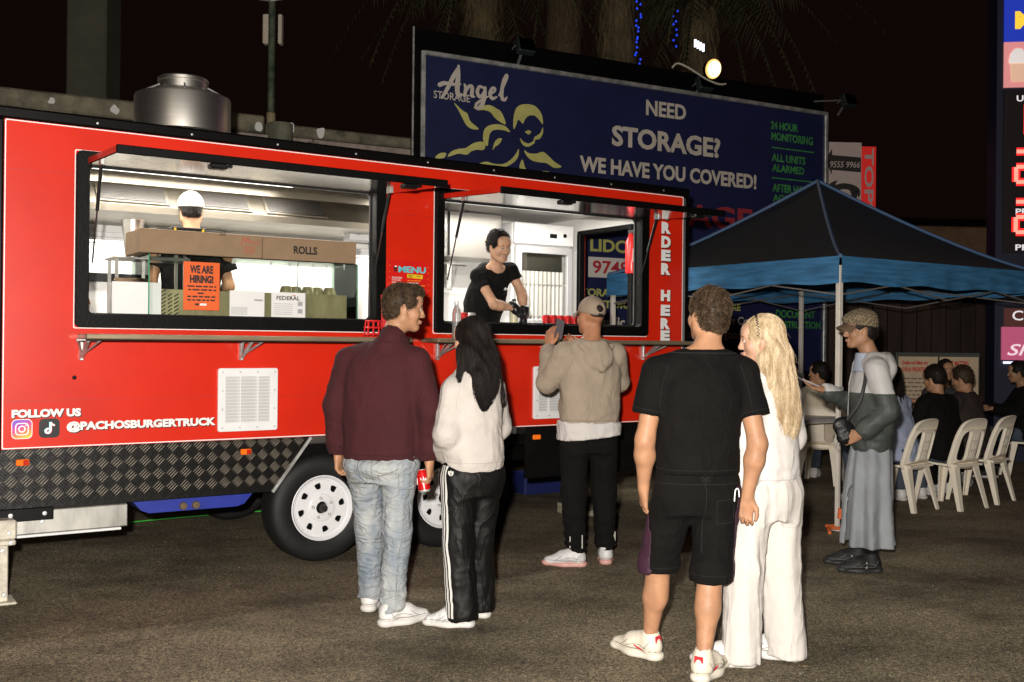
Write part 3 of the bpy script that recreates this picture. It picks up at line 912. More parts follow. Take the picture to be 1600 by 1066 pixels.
# brush-script name
def sbr(pts, w): return brush_strip(pts, w, 7)
A = [sbr([(.20, 4.22), (.26, 4.32), (.34, 4.48), (.40, 4.585)], [.03, .045, .05, .03]),
     sbr([(.40, 4.60), (.395, 4.48), (.385, 4.34), (.40, 4.27), (.44, 4.29)], [.03, .055, .06, .05, .02]),
     sbr([(.17, 4.36), (.23, 4.385), (.33, 4.385), (.42, 4.40)], [.05, .045, .035, .025])]
nn = [sbr([(.475, 4.40), (.49, 4.36), (.475, 4.27)], [.025, .045, .035]), sbr([(.485, 4.30), (.53, 4.385), (.57, 4.38), (.565, 4.29), (.60, 4.28)], [.02, .035, .045, .045, .02])]
gg = [sbr([(.72, 4.39), (.66, 4.40), (.635, 4.335), (.665, 4.285), (.71, 4.33), (.73, 4.395)], [.03, .035, .045, .04, .03, .025]),
      sbr([(.735, 4.40), (.725, 4.30), (.695, 4.20), (.64, 4.15), (.62, 4.19), (.68, 4.245), (.77, 4.30)], [.03, .05, .05, .04, .035, .03, .018])]
ee = [sbr([(.80, 4.33), (.855, 4.375), (.85, 4.405), (.815, 4.395), (.795, 4.33), (.825, 4.285), (.88, 4.31)], [.02, .03, .035, .035, .045, .04, .02])]
ll = [sbr([(.91, 4.33), (.97, 4.45), (1.01, 4.55), (1.0, 4.575), (.965, 4.50), (.945, 4.38), (.95, 4.30), (.985, 4.29), (1.01, 4.32)], [.02, .03, .035, .03, .04, .048, .045, .035, .02])]
for i, q in enumerate(A+nn+gg+ee+ll):
    q.build("script_stroke", cream, sg, (0, -.004-.0006*i, 0))
# yellow winged-child emblem: swooping leaf-like shapes
def em(pts, n=5):
    mobj("emblem_stroke", shape([smooth_loop([(p[0], p[1]) for p in pts], n)], .003), syel, sg, (0, -.0035, 0))
for c in (
        [(.351, 4.18), (.448, 4.11), (.515, 4.077), (.55, 4.0), (.657, 3.922), (.585, 3.91), (.506, 3.944), (.449, 4.029), (.403, 4.105)],
        [(.593, 4.163), (.695, 4.184), (.786, 4.207), (.879, 4.18), (.949, 4.137), (1.004, 4.014), (.927, 4.031), (.857, 4.075), (.799, 4.13), (.718, 4.141), (.639, 4.132)],
        [(1.108, 3.968), (1.102, 4.081), (1.136, 4.21), (1.23, 4.267), (1.373, 4.269), (1.471, 4.186), (1.492, 4.065), (1.435, 4.118), (1.375, 4.154), (1.303, 4.141), (1.256, 4.098), (1.228, 4.043), (1.189, 4.07), (1.161, 4.077), (1.142, 4.027)],
        [(1.492, 4.03), (1.493, 3.956), (1.45, 3.888), (1.395, 3.872), (1.378, 3.828), (1.295, 3.782), (1.223, 3.802), (1.192, 3.872), (1.235, 3.835), (1.306, 3.821), (1.366, 3.858), (1.382, 3.902), (1.437, 3.939), (1.468, 3.974)],
        [(.769, 3.736), (.718, 3.793), (.721, 3.896), (.766, 3.962), (.881, 3.999), (.997, 3.987), (1.059, 3.927), (.974, 3.939), (.859, 3.931), (.801, 3.883), (.782, 3.799)],
        [(.838, 3.702), (.86, 3.787), (.906, 3.837), (.957, 3.838), (.918, 3.772), (.872, 3.742)],
        [(.281, 3.571), (.32, 3.632), (.408, 3.67), (.497, 3.689), (.587, 3.749), (.677, 3.778), (.745, 3.765), (.723, 3.691), (.633, 3.682), (.565, 3.655), (.509, 3.613), (.409, 3.616)],
        [(.113, 3.508), (.145, 3.575), (.21, 3.609), (.26, 3.602), (.232, 3.553), (.178, 3.538), (.145, 3.511)],
        [(.635, 3.503), (.748, 3.558), (.863, 3.544), (.979, 3.554), (1.072, 3.61), (1.142, 3.69), (1.176, 3.745), (1.166, 3.65), (1.096, 3.571), (.979, 3.513), (.863, 3.509), (.771, 3.494)],
        [(1.248, 3.738), (1.308, 3.71), (1.404, 3.711), (1.5, 3.741), (1.586, 3.69), (1.648, 3.643), (1.752, 3.59), (1.649, 3.568), (1.55, 3.612), (1.453, 3.614), (1.357, 3.626), (1.284, 3.672)],
        [(1.196, 3.49), (1.19, 3.559), (1.225, 3.625), (1.262, 3.534), (1.298, 3.485), (1.239, 3.479)],
        [(1.406, 3.484), (1.503, 3.517), (1.595, 3.51), (1.577, 3.456), (1.455, 3.456)],
        [(1.257, 3.952), (1.305, 3.974), (1.336, 3.956), (1.305, 3.924), (1.281, 3.934)]):
    em(c)
# flood lights on arms over the board
def flood(x, z, lab, tilt=-20, side_arm=False):
    p = Matrix.Translation((-.985, 11.3, 0)) @ Matrix.Rotation(SA, 4, 'Z') @ Vector((x, -.02, 4.72))
    t = thing("floodlight", lab, "floodlight", p, SA, "floodlights over the billboard")
    dz = z-4.72
    arm = mat("weathered_grey_metal", (.16, .16, .15), .6, .4, var=.3)
    MB().bar((0, .03, -.02), (0, -.10, dz-.02), .03, .02).build("bracket", arm, t)
    M = Matrix.Translation((0, -.16, dz)) @ Matrix.Rotation(R(tilt), 4, 'X')
    MB().box((-.11, -.05, -.09), (.11, .05, .09), M, .015).build("housing", mat("dark_green_metal", (.02, .03, .027), .5, .3), t)
    MB().box((-.095, -.056, -.075), (.095, -.0505, .075), M).build("glass", glass("lamp_glass"), t)
    for k in (-.03, .03): MB().box((k-.018, -.0502, -.012), (k+.018, -.0495, .022), M).build("element", mat("lamp_reflector", (.5, .5, .46), .4, .3), t)
    for sx in (-1, 1): MB().bar((sx*.125, -.08, dz-.03), (sx*.125, -.16, dz), .012).build("yoke", arm, t)
    if side_arm: MB().tube([(-.45, .02, dz-.02), (-.1, -.05, dz+.02), (.12, -.1, dz+.06)], .012, 6).build("side_arm", arm, t)
    return t, p
flood(1.15, 4.88, "small unlit dark floodlight standing over the script name on the billboard")
flood(6.2, 4.86, "unlit floodlight on the far end of the billboard beside the black cat banner", side_arm=True)
flood(3.72, 4.78, "unlit floodlight head just below the glowing yard lamp")
# the lit yard lamp behind the board
yl = thing("yard_lamp", "glowing warm round lamp above the billboard with a curved pale arm", "lamp", (2.45, 12.72, 4.93), SA)
MB().tube(spline([(-.52, .12, -.03), (-.45, .10, .03), (-.3, .06, -.02), (-.05, .05, -.12), (.15, .05, -.16), (.27, .06, -.14)], 6), .012, 6).build("arm", mat("pale_wire", (.5, .47, .38), .5), yl)
MB().bar((0, .36, -.2), (0, .08, .0), .03, .02).build("bracket", black_paint, yl)
LM = Matrix.Rotation(R(-74), 4, 'X')
MB().lathe([(.125, -.03), (.12, .0), (.09, .07), (.03, .1), (0, .1)], 20, LM).build("housing", black_paint, yl)
MB().lathe([(0, -.05), (.06, -.048), (.105, -.04), (.12, -.03)], 24, LM).build("lens", emitter("warm_lamp", (1.0, .58, .16), 1.5), yl)
MB().lathe([(0, -.075), (.05, -.072), (.085, -.062), (.098, -.05)], 24, LM).build("bulb", emitter("warm_core", (1.0, .85, .5), 4), yl)
ld = bpy.data.lights.new("yard_lamp_light", 'SPOT'); ld.energy = 22; ld.color = (1, .74, .42); ld.spot_blend = .5; ld.spot_size = R(96); ld.shadow_soft_size = .1
lo = link(bpy.data.objects.new("yard_lamp_light", ld), yl); lo.location = (0, -.12, -.02); lo.rotation_euler = (R(58), 0, R(150))
# small white glint above the yard lamp, built as glowing slots
sl = thing("white_glint", "tiny bright white glint built as glowing slots above the yard lamp", "lamp", (2.74, 15.2, 5.98), R(0))
for k in range(4):
    MB().box((-.075+k*.04, 0, -.055-k*.022), (-.045+k*.04, .03, .055-k*.022)).build("slot", emitter("cool_glint", (.9, .95, 1), 2), sl)

# ------------------------------------------------------------------ concrete wall and beam at the back left
conc = mat("mossy_concrete", (.22, .19, .13), .85, var=.0, col2=(.075, .07, .05), vscale=5, bump=.5, bscale=25)
pinkw = mat("streaked_render", (.36, .29, .26), .85, col2=(.24, .19, .165), vscale=3, stretch=(3, 3, .5), bump=.2, bscale=30)
wl = thing("boundary_wall", "weathered concrete wall with mossy beam behind the trailer roof", "wall", (-5.28, 10.5, 0), math.atan2(2.1, 4.07))
wl.rotation_euler.z = math.atan2(2.1, 4.07)
x = -3.2
k = 0
rw = random.Random(5)
while x < 4.6:
    MB().box((x, 0, .0), (min(x+1.28, 4.6), .1, 3.86)).build("render_panel", pinkw, wl)
    MB().box((x-.07, -.04, 0), (x+.06, -.002, 3.83)).build("pilaster", conc, wl)
    x += 1.3
MB().box((-3.3, -.09, 3.862), (2.7, .14, 4.06), None, .02).build("beam", conc, wl)
MB().box((2.72, -.07, 3.862), (4.62, .12, 3.99), None, .02).build("beam", conc, wl)
MB().tube([(2.85, -.2, 0), (2.85, -.2, 3.96)], .14, 14).build("downpipe", mat("greenish_pipe", (.13, .13, .09), .7, var=.3), wl)
splat = mat("white_spatter", (.62, .62, .6), .7)
for x, z, r_ in ((.48, 3.96, .035), (1.1, 3.94, .05), (1.36, 3.95, .05), (1.78, 3.95, .045), (2.2, 3.93, .07), (3.35, 3.93, .06), (3.0, 3.95, .05), (-.2, 3.95, .04), (2.62, 3.92, .05)):
    pts = smooth_loop([(x+r_*rw.uniform(.6, 1.1)*math.cos(a), z+r_*rw.uniform(.6, 1.2)*math.sin(a)) for a in [2*PI*i/7 for i in range(7)]], 3)
    mobj("fixing_pad", shape([pts], .01, .003), splat, wl, (0, -.098, 0))
cl_ = thing("concrete_column", "tall plain dark grey column rising behind the wall at far left", "column", (-6.17, 15, 0), 0)
MB().box((-.29, -.29, 0), (.29, .29, 14), None, .03).build("shaft", mat("grey_green_paint", (.085, .085, .06), .8, var=.15, vscale=2), cl_)
pl = thing("lamp_pole", "thin mossy green metal pole with pale ribbed boxes behind the trailer", "pole", (-2.935, 12.35, 0), 0)
MB().tube([(0, 0, 0), (0, 0, 3.9), (0, 0, 4.24)], .055, 12).build("lower_sleeve", mat("ochre_paint", (.26, .2, .11), .7, var=.2), pl)
MB().tube([(0, 0, 4.25), (0, 0, 7.5)], .042, 12).build("shaft", mat("mossy_green_paint", (.10, .12, .07), .7, col2=(.02, .035, .02), vscale=9), pl)
ribm = mat("pale_ribbed_plastic", (.55, .47, .38), .6)
for x0, x1 in ((-.125, -.045), (.06, .105)):
    o = MB().box((x0, .06, 5.1), (x1, .16, 5.46), None, .01).build("ribbed_box", ribm, pl)
    for k in range(6):
        xx = x0+.006+k*(x1-x0-.012)/5
        MB().box((xx-.003, .052, 5.11), (xx+.003, .0595, 5.45)).build("rib", ribm, o)
MB().tube([(-.16, .02, 5.62), (0, -.06, 5.58), (.12, .0, 5.62)], .012, 6).build("bracket", zinc, pl)

# ------------------------------------------------------------------ palms
bark = mat("palm_fibre", (.14, .09, .05), .9, col2=(.05, .03, .018), vscale=14, stretch=(4, 4, .6), bump=.6, bscale=40)
drym = mat("dry_palm_leaf", (.17, .12, .055), .8, col2=(.07, .06, .03), vscale=4)
greenleaf = mat("dark_palm_leaf", (.07, .075, .03), .7, col2=(.03, .035, .015), vscale=4)
def palm(loc, h, r0, r1, lab, seed, skirt, fronds, lean=0.0, zs=6.0):
    t = thing("palm_tree", lab, "palm tree", loc, 0, "palms behind the billboard")
    rg = random.Random(seed)
    pts = [(lean*(k/12.)**2, 0, h*k/12.) for k in range(13)]
    MB().tube(pts, [r0+(r1-r0)*k/12.+rg.uniform(-.02, .02) for k in range(13)], 16).build("trunk", bark, t)
    # ragged leaf-base fibres clinging to the trunk
    m = MB()
    for k in range(skirt):
        a = rg.uniform(0, 2*PI); z = rg.uniform(3.8, h); rr_ = r0+(r1-r0)*z/h
        l = rg.uniform(.35, 1.0); w_ = rg.uniform(.01, .03)
        cx_ = lean*(z/h)**2
        p0 = Vector((cx_+math.cos(a)*rr_, math.sin(a)*rr_, z)); tn = Vector((-math.sin(a), math.cos(a), 0))
        out = Vector((math.cos(a), math.sin(a), 0))
        p1 = p0+out*rg.uniform(.03, .16)+Vector((0, 0, -l*.55))+tn*rg.uniform(-.08, .08); p2 = p0+out*rg.uniform(.0, .12)+Vector((0, 0, -l))+tn*rg.uniform(-.14, .14)
        m.add([p0-tn*w_, p0+tn*w_, p1+tn*w_*.7, p1-tn*w_*.7, p2], [(0, 1, 2, 3), (3, 2, 4)])
    m.build("frond_skirt", drym, t)
    # drooping fronds: a rib and its leaflets
    cr = MB()
    for k in range(fronds):
        a = 2*PI*k/fronds+rg.uniform(-.2, .2); L = rg.uniform(2.4, 3.6); dr_ = rg.uniform(1.4, 2.8); up = rg.uniform(.2, .9)
        o = Vector((lean, 0, zs+rg.uniform(0, .8)))
        prev = None
        for i in range(15):
            f = i/14.
            p = o+Vector((math.cos(a)*L*f*.85, math.sin(a)*L*f*.85, up*math.sin(f*PI*.6)-dr_*f*f))
            if prev is not None:
                d = (p-prev).normalized(); sd = d.cross(Vector((0, 0, 1))).normalized()
                cr.add([prev-sd*.012, prev+sd*.012, p+sd*.01, p-sd*.01], [(0, 1, 2, 3)])
                for s_ in (-1, 1):
                    for j in range(3):
                        q = prev.lerp(p, j/3.)
                        l = .55*math.sin(min(1, f*1.15+.12)*PI)**.6+.08
                        e = q+sd*s_*l*rg.uniform(.5, .9)+d*l*.35+Vector((0, 0, -l*rg.uniform(.35, .95)))
                        md = q.lerp(e, .5)+Vector((0, 0, .05*l))
                        cr.add([q-d*.012, q+d*.012, md+d*.014, md-d*.014, e], [(0, 1, 2, 3), (3, 2, 4)])
            prev = p
    cr.build("crown", greenleaf, t)
palm((-.55, 17.2, 0), 8.6, .34, .28, "leftmost shaggy palm with drooping dry leaves above the script name", 1, 900, 14, 0, 7.5)
palm((.80, 18.0, 0), 9.5, .46, .26, "thick smooth-trunked palm in the middle above the billboard", 2, 160, 10, .1, 8.6)
palm((1.72, 17.0, 0), 9.5, .28, .24, "slim reddish fibrous palm beside the blue light string", 3, 1300, 10, -.05, 8.8)
palm((3.1, 17.6, 0), 8.0, .30, .26, "palm with dark drooping fronds above the lit yard lamp", 4, 700, 18, .1, 7.3)
def lights(x, y, z0, z1, n, lab):
    t = thing("light_string", lab, "string lights", (x, y, z0), 0)
    MB().tube([(0, 0, 0), (0.02, 0, z1-z0)], .006, 5).build("cable", black_plastic, t)
    be = emitter("blue_bulb", (.03, .08, 1.0), .8)
    rg = random.Random(int(x*100))
    bm_ = MB().lathe([(0, -.02), (.016, -.01), (.018, .005), (.01, .02), (0, .022)], 8).mesh("bulb")
    for k in range(n):
        mobj("bulb", bm_, be, t, (rg.uniform(-.05, .05), -.02, (z1-z0)*k/n+rg.uniform(-.03, .03)))
lights(2.0, 16.6, 6.0, 7.6, 26, "string of blue bulbs hanging down the slim palm trunk")
lights(2.68, 17.2, 6.5, 7.2, 8, "short faint string of blue bulbs left of the yard lamp")

# ------------------------------------------------------------------ banner with a cat head, far wall, price sign
bn = thing("banner", "pale banner with black animal head, arrow and phone number right of the billboard", "banner", (5.0, 16.5, 0), R(4))
bpk = mat("banner_pale_print", (.62, .5, .47), .6, var=.05)
bred = mat("banner_red_print", (.55, .03, .03), .5)
bblk = mat("banner_black_print", (.03, .025, .025), .6)
box("sheet", (0, 0, 2.6), (.62, .02, 4.79), bpk, bn)
box("side_strip", (.622, -.004, 2.6), (.86, .02, 4.73), mat("banner_red_lit", (.6, .03, .03), .5, emit=(1, .03, .02), estr=.22), bn)
mobj("arrow", shape([[(.02, 4.5), (.13, 4.68), (.13, 4.58), (.61, 4.55), (.61, 4.31), (.13, 4.34), (.13, 4.26)]], .004), bblk, bn, (0, -.003, 0))
text_box("phone_number", "9555 9966", bpk, bn, .10, .59, 4.38, 4.48, -.006, .005, .002, shear=.2)
for lp in ([(.03, 4.0), (.10, 4.12), (.22, 4.17), (.19, 4.10), (.32, 4.13), (.50, 4.10), (.60, 4.02), (.58, 3.9), (.54, 3.98), (.46, 3.95), (.42, 4.02), (.30, 4.03), (.2, 4.0), (.12, 4.05)],
           [(.05, 3.93), (.16, 3.96), (.22, 3.9), (.14, 3.87), (.07, 3.88)], [(.28, 3.94), (.42, 3.9), (.5, 3.84), (.4, 3.84), (.3, 3.87)],
           [(.08, 3.8), (.2, 3.82), (.3, 3.76), (.42, 3.78), (.55, 3.7), (.6, 3.8), (.6, 3.6), (.45, 3.66), (.3, 3.66), (.16, 3.72)],
           [(.1, 3.64), (.25, 3.6), (.4, 3.58), (.55, 3.52), (.6, 3.4), (.4, 3.46), (.22, 3.52)], [(.44, 3.92), (.56, 4.02), (.53, 3.86)]):
    mobj("head_mark", shape([smooth_loop(lp, 3)], .004), bblk, bn, (0, -.004, 0))
text_box("side_lettering", "TOPSPIN", mat("banner_white_print", (.62, .5, .5), .5), bn, 0, 1.75, 0, .15, -.006, .02, .002).rotation_euler = (0, R(90), 0)
_o = [c for c in bn.children if c.name.startswith("side_lettering")][0]; _o.location = (.67, -.008, 4.70)
bd = thing("shed", "dim brown low building far behind the blue canopy", "building", (8.4, 22, 0), R(5))
brn = mat("brown_cladding", (.22, .13, .07), .9, var=.2, vscale=3, bump=.2)
box("wall", (0, 0, 0), (6, 4, 4.1), brn, bd); box("roof", (-.15, -.15, 4.105), (6.15, 4.15, 4.25), black_paint, bd)
hv = thing("dark_hoarding", "dark brown timber hoarding behind the seated people", "hoarding", (2.2, 14.8, 0), R(3))
for k in range(26):
    MB().box((k*.22, 0, 0), (k*.22+.205, .03, 2.7), None, .004).build("board", mat("dark_brown_timber", (.028, .015, .010), .8, var=.3, vscale=5, stretch=(1, 1, .2)), hv)
MB().box((-.1, -.005, 2.705), (5.9, .06, 2.8)).build("capping", black_paint, hv)

ps = thing("price_sign", "tall glowing fuel price sign cut off by the right edge", "price sign", (6.42, 13.5, 0), R(-8))
box("cabinet", (-.05, .02, 0), (1.9, .4, 7.5), mat("navy_cabinet", (.012, .014, .04), .5), ps)
def lit(n, x0, x1, z0, z1, col, e, y=-.01):
    return box(n, (x0, y, z0), (x1, .0195, z1), mat("lit_"+n+"_%d" % int(z0*100), col, .4, emit=col, estr=e), ps)
lit("blue_panel", .03, 1.85, 5.53, 6.12, (.012, .035, .42), .75)
lit("blue_panel", .03, 1.85, 6.16, 7.4, (.012, .035, .42), .55)
text_box("lettering", "METRO", emitter("lit_yellow", (1, .6, .05), 1.1), ps, .16, 1.5, 5.69, 5.93, -.014, .03, .003)
lit("pink_panel", .03, 1.85, 4.93, 5.525, (.75, .28, .28), .65)
MB().lathe([(0, .42), (.05, .4), (.09, .34), (.115, .26), (.118, .25), (.1, .23), (.085, .0), (0, 0)], 20, Matrix.Translation((.2, -.012, 5.0)) @ Matrix.Diagonal((1, .12, 1, 1))).build("cup_picture", mat("cup_print", (.8, .5, .35), .5, emit=(.8, .5, .35), estr=.6), ps)
MB().lathe([(0, .2), (.05, .19), (.1, .12), (.118, .02), (.1, 0)], 20, Matrix.Translation((.2, -.02, 5.24)) @ Matrix.Diagonal((1, .1, 1, 1))).build("cream_picture", mat("cream_print", (.85, .78, .75), .5, emit=(.85, .78, .75), estr=.6), ps)
box("led_board", (.03, -.008, 2.75), (1.85, .0195, 4.9), mat("led_black", (.01, .006, .008), .4), ps)
ew_ = emitter("lit_white", (1, .95, .95), .8); er = emitter("led_red", (1, .02, .02), 1.8); erh = emitter("led_hot", (1, .28, .2), 1.6)
for z, s_ in ((4.76, "UNLEADED"), (3.27, "PREMIUM"), (2.80, "PREMIUM 98")):
    text_box("lettering", s_, ew_, ps, .19, .19+.085*len(s_), z-.02, z+.06, -.012, .02, .003)
text_box("lettering", "UNLEADED 91", mat("dim_red_print", (.3, .06, .08), .5), ps, .19, 1.1, 4.05, 4.12, -.012, .02, .003)
SEG = {'1': 'bc', '2': 'abged', '8': 'abcdefg', '9': 'abcdfg', '7': 'abc', '0': 'abcdef'}
def digit(ch, x, z, w_, h_):
    ln = {'a': ((0, h_), (w_, h_)), 'b': ((w_, h_/2), (w_, h_)), 'c': ((w_, 0), (w_, h_/2)), 'd': ((0, 0), (w_, 0)), 'e': ((0, 0), (0, h_/2)), 'f': ((0, h_/2), (0, h_)), 'g': ((0, h_/2), (w_, h_/2))}
    for s_ in SEG[ch]:
        (a, b_), (c, d) = ln[s_]
        l = math.hypot(c-a, d-b_); ux, uz = (c-a)/l, (d-b_)/l; e = .004; th = .05
        p = [(a+ux*e, b_+uz*e), (c-ux*e, d-uz*e)]
        q = [(p[0][0]-uz*th, p[0][1]+ux*th), (p[1][0]-uz*th, p[1][1]+ux*th), (p[1][0]+uz*th, p[1][1]-ux*th), (p[0][0]+uz*th, p[0][1]-ux*th)]
        mobj("digit_segment", shape([q], .004), er, ps, (x, -.012, z))
        q2 = [(p[0][0]-uz*th*.5, p[0][1]+ux*th*.5), (p[1][0]-uz*th*.5, p[1][1]+ux*th*.5), (p[1][0]+uz*th*.5, p[1][1]-ux*th*.5), (p[0][0]+uz*th*.5, p[0][1]-ux*th*.5)]
        mobj("digit_core", shape([q2], .004), erh, ps, (x, -.0145, z))
for z, s_ in ((4.30, "189"), (3.68, "209"), (3.02, "219"), ):
    for i, ch in enumerate(s_): digit(ch, .19+i*.42+(0 if not (ch == '1' and i == 0) else -.12), z, .26, .40)
lit("brown_panel", .06, 1.85, 1.78, 2.02, (.10, .03, .025), .35)
text_box("lettering", "Coffee", ew_, ps, .16, .72, 1.86, 1.99, -.013, .008, .003)
lit("magenta_panel", .03, 1.85, 1.34, 1.775, (.62, .12, .24), .4)
text_box("lettering", "Slushie", emitter("lit_pink", (1, .75, .8), .9), ps, .10, .95, 1.40, 1.55, -.013, .01, .003, shear=.3)
MB().box((.05, -.02, 1.29), (1.8, -.011, 1.32)).build("light_edge", emitter("cool_edge", (.8, .85, 1), 1.5), ps)

# ------------------------------------------------------------------ blue pop-up canopy
cn = thing("canopy_tent", "navy blue pop-up canopy tent on white legs over the seating", "canopy", (2.656, 8.3, 0), math.atan2(1.65, 2.504))
CW = 3.0
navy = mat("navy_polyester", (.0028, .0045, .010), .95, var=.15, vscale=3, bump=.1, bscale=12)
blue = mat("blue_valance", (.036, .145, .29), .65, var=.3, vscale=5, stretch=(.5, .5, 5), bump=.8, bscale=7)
legm = mat("powder_white_steel", (.62, .57, .5), .45, var=.08)
ze, zp = 2.22, 3.16
n = 14
def roofz(f): return ze+(zp-ze)*(f**1.25)           # f 0 at the eave, 1 at the peak
for sd in range(4):
    m = MB(); vs = []; fs = []
    for i in range(n+1):
        f = i/n; half = (1-f)*CW/2
        for j in range(n+1):
            u = -half+2*half*j/n
            sag = -.05*math.sin(PI*f)*math.cos(PI*(j/n-.5))
            vs.append((u, -(CW/2)*(1-f), roofz(f)+sag))
    for i in range(n):
        for j in range(n):
            fs.append((i*(n+1)+j, i*(n+1)+j+1, (i+1)*(n+1)+j+1, (i+1)*(n+1)+j))
    m.add([Matrix.Translation((CW/2, CW/2, 0)) @ Matrix.Rotation(sd*PI/2, 4, 'Z') @ Vector(v) for v in vs], fs, True)
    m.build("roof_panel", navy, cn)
    hp = MB().tube([Matrix.Translation((CW/2, CW/2, .012)) @ Matrix.Rotation(sd*PI/2, 4, 'Z') @ Vector((-(1-i/n)*CW/2, -(1-i/n)*CW/2, roofz(i/n))) for i in range(n+1)], .018, 6)
    hp.build("hip_seam", mat("blue_seam_tape", (.03, .08, .18), .6), cn)
    v = MB(); vs = []; fs = []
    q = 40
    for j in range(q+1):
        u = -CW/2+CW*j/q
        w_ = .012*math.sin(j*1.7)+.008*math.sin(j*3.1+sd)
        for z, yy in ((ze+.012, .0), (ze-.06, .004), (ze-.13+.006*math.sin(j*.9), w_*.7), (ze-.205+.012*math.sin(j*.55+sd), w_)):
            vs.append((u, -CW/2-.012-abs(yy)*1.2, z))
    for j in range(q):
        for k in range(3): fs.append((j*4+k, (j+1)*4+k, (j+1)*4+k+1, j*4+k+1))
    v.add([Matrix.Translation((CW/2, CW/2, 0)) @ Matrix.Rotation(sd*PI/2, 4, 'Z') @ Vector(p) for p in vs], fs, True)
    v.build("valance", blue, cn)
for i, (x, y) in enumerate(((.04, .04), (CW-.04, .04), (CW-.04, CW-.04), (.04, CW-.04))):
    lg = MB().box((x-.016, y-.016, .012), (x+.016, y+.016, 1.2), None, .003).build("leg", legm, cn)
    MB().box((x-.021, y-.021, 1.15), (x+.021, y+.021, 2.16), None, .003).build("upper_leg", legm, lg)
    MB().box((x-.055, y-.055, .0), (x+.055, y+.055, .012), None, .003).build("foot", legm, lg)
    MB().box((x-.03, y-.03, 1.1), (x+.03, y+.03, 1.17), None, .006).build("joint", mat("grey_plastic", (.3, .3, .3), .5), lg)
def truss(p, q):
    p = Vector(p); q = Vector(q)
    for a, b in ((0, .5), (.5, 1)):
        u, v = p.lerp(q, a), p.lerp(q, b)
        for z0, z1 in ((2.13, 1.92), (1.92, 2.13)):
            MB().bar((u.x, u.y, z0), (v.x, v.y, z1), .018, .012).build("truss_bar", mat("dull_truss_steel", (.22, .20, .18), .5, .4), cn)
cs_ = [(.04, .04), (CW-.04, .04), (CW-.04, CW-.04), (.04, CW-.04)]
for i in range(4):
    a, b = cs_[i], cs_[(i+1) % 4]
    truss((*a, 0), (*b, 0))
orange_m = mat("orange_webbing", (.65, .13, .03), .7)
MB().tube(spline([(-.16, -.05, .01), (-.08, .02, .03), (.04, -.01, .02), (.1, .08, .02), (-.02, .1, .03)], 5), .014, 6).build("tie_strap", orange_m, cn)
MB().tube([(.03, .0, .1), (.035, -.005, .18)], .026, 8).build("tie_knot", orange_m, cn)

# ------------------------------------------------------------------ white plastic chairs, tables
plas = mat("white_moulded_plastic", (.84, .76, .63), .42, var=.05, vscale=5)
def make_chair():
    t = empty("plastic_chair", (0, 0, 0))
    outer = smooth_loop([(-.215, .40), (-.222, .56), (-.205, .72), (-.15, .82), (0, .845), (.15, .82), (.205, .72), (.222, .56), (.215, .40), (.1, .385), (0, .38), (-.1, .385)], 5)
    hl = smooth_loop([(-.175, .47), (-.18, .58), (-.165, .69), (-.115, .735), (-.072, .72), (-.068, .6), (-.068, .48), (-.11, .45)], 4)
    hr = [(-x, z) for x, z in hl]
    slots = [rrect(sx-.005, a, sx+.005, b, .004, 2) for sx in (-.028, .0, .028) for a, b in ((.47, .54), (.555, .625), (.64, .71))]
    me = shape([outer, hl, hr]+slots, .022, .005)
    co = np.empty(len(me.vertices)*3, np.float32); me.vertices.foreach_get("co", co); co = co.reshape(-1, 3)
    # wrap round the sitter and lean back
    co[:, 1] += 1.1*co[:, 0]**2
    co[:, 1] -= (co[:, 2]-.4)*.26+.19
    me.vertices.foreach_set("co", co.ravel()); me.update()
    mobj("backrest", me, plas, t)
    s = MB(); vs = []; fs = []
    nx_, ny_ = 12, 12
    for top in (1, 0):
        for i in range(nx_+1):
            for j in range(ny_+1):
                u = -1+2*i/nx_; v = -1+2*j/ny_
                x = u*(.225-.02*(v < -.5)) * (1-.08*max(0, v-.6)); y = v*.215
                z = .425-.018*(1-u*u)*(1-v*v)+.02*v*.4-(.03 if v > .92 else 0)
                vs.append((x, y, z if top else z-.02))
    q = (nx_+1)*(ny_+1)
    for i in range(nx_):
        for j in range(ny_):
            a = i*(ny_+1)+j
            fs.append((a, a+ny_+1, a+ny_+2, a+1)); fs.append((q+a, q+a+1, q+a+ny_+2, q+a+ny_+1))
    for i in range(nx_):
        for j in (0, ny_):
            a = i*(ny_+1)+j; fs.append((a, q+a, q+a+ny_+1, a+ny_+1))
    for j in range(ny_):
        for i in (0, nx_):
            a = i*(ny_+1)+j; fs.append((a, a+1, q+a+1, q+a))
    s.add(vs, fs, True); s.build("seat", plas, t)
    for sx in (-1, 1):
        for sy in (-1, 1):
            l = MB()
            top = Vector((sx*.19, sy*.175, .42)); bot = Vector((sx*.225, sy*.235 if sy > 0 else -.27, 0))
            wt, wb = (.085, .045)
            def ring(c, w_, th):
                # angle section: two flat webs
                return [c+Vector((0, 0, 0)), c+Vector((-sx*w_, 0, 0)), c+Vector((-sx*w_, -sy*th, 0)), c+Vector((-sx*th, -sy*th, 0)), c+Vector((-sx*th, -sy*w_*.8, 0)), c+Vector((0, -sy*w_*.8, 0))]
            a = ring(top, wt, .014); m_ = ring(top.lerp(bot, .5), .06, .013); b = ring(bot, wb, .012)
            l.add(a+m_+b, [tuple(range(6)), tuple(range(17, 11, -1))]+[(k, (k+1) % 6, 6+(k+1) % 6, 6+k) for k in range(6)]+[(6+k, 6+(k+1) % 6, 12+(k+1) % 6, 12+k) for k in range(6)])
            l.build("leg", plas, t)
    return t
CH = make_chair()
CHG = "white plastic chairs under the canopy"
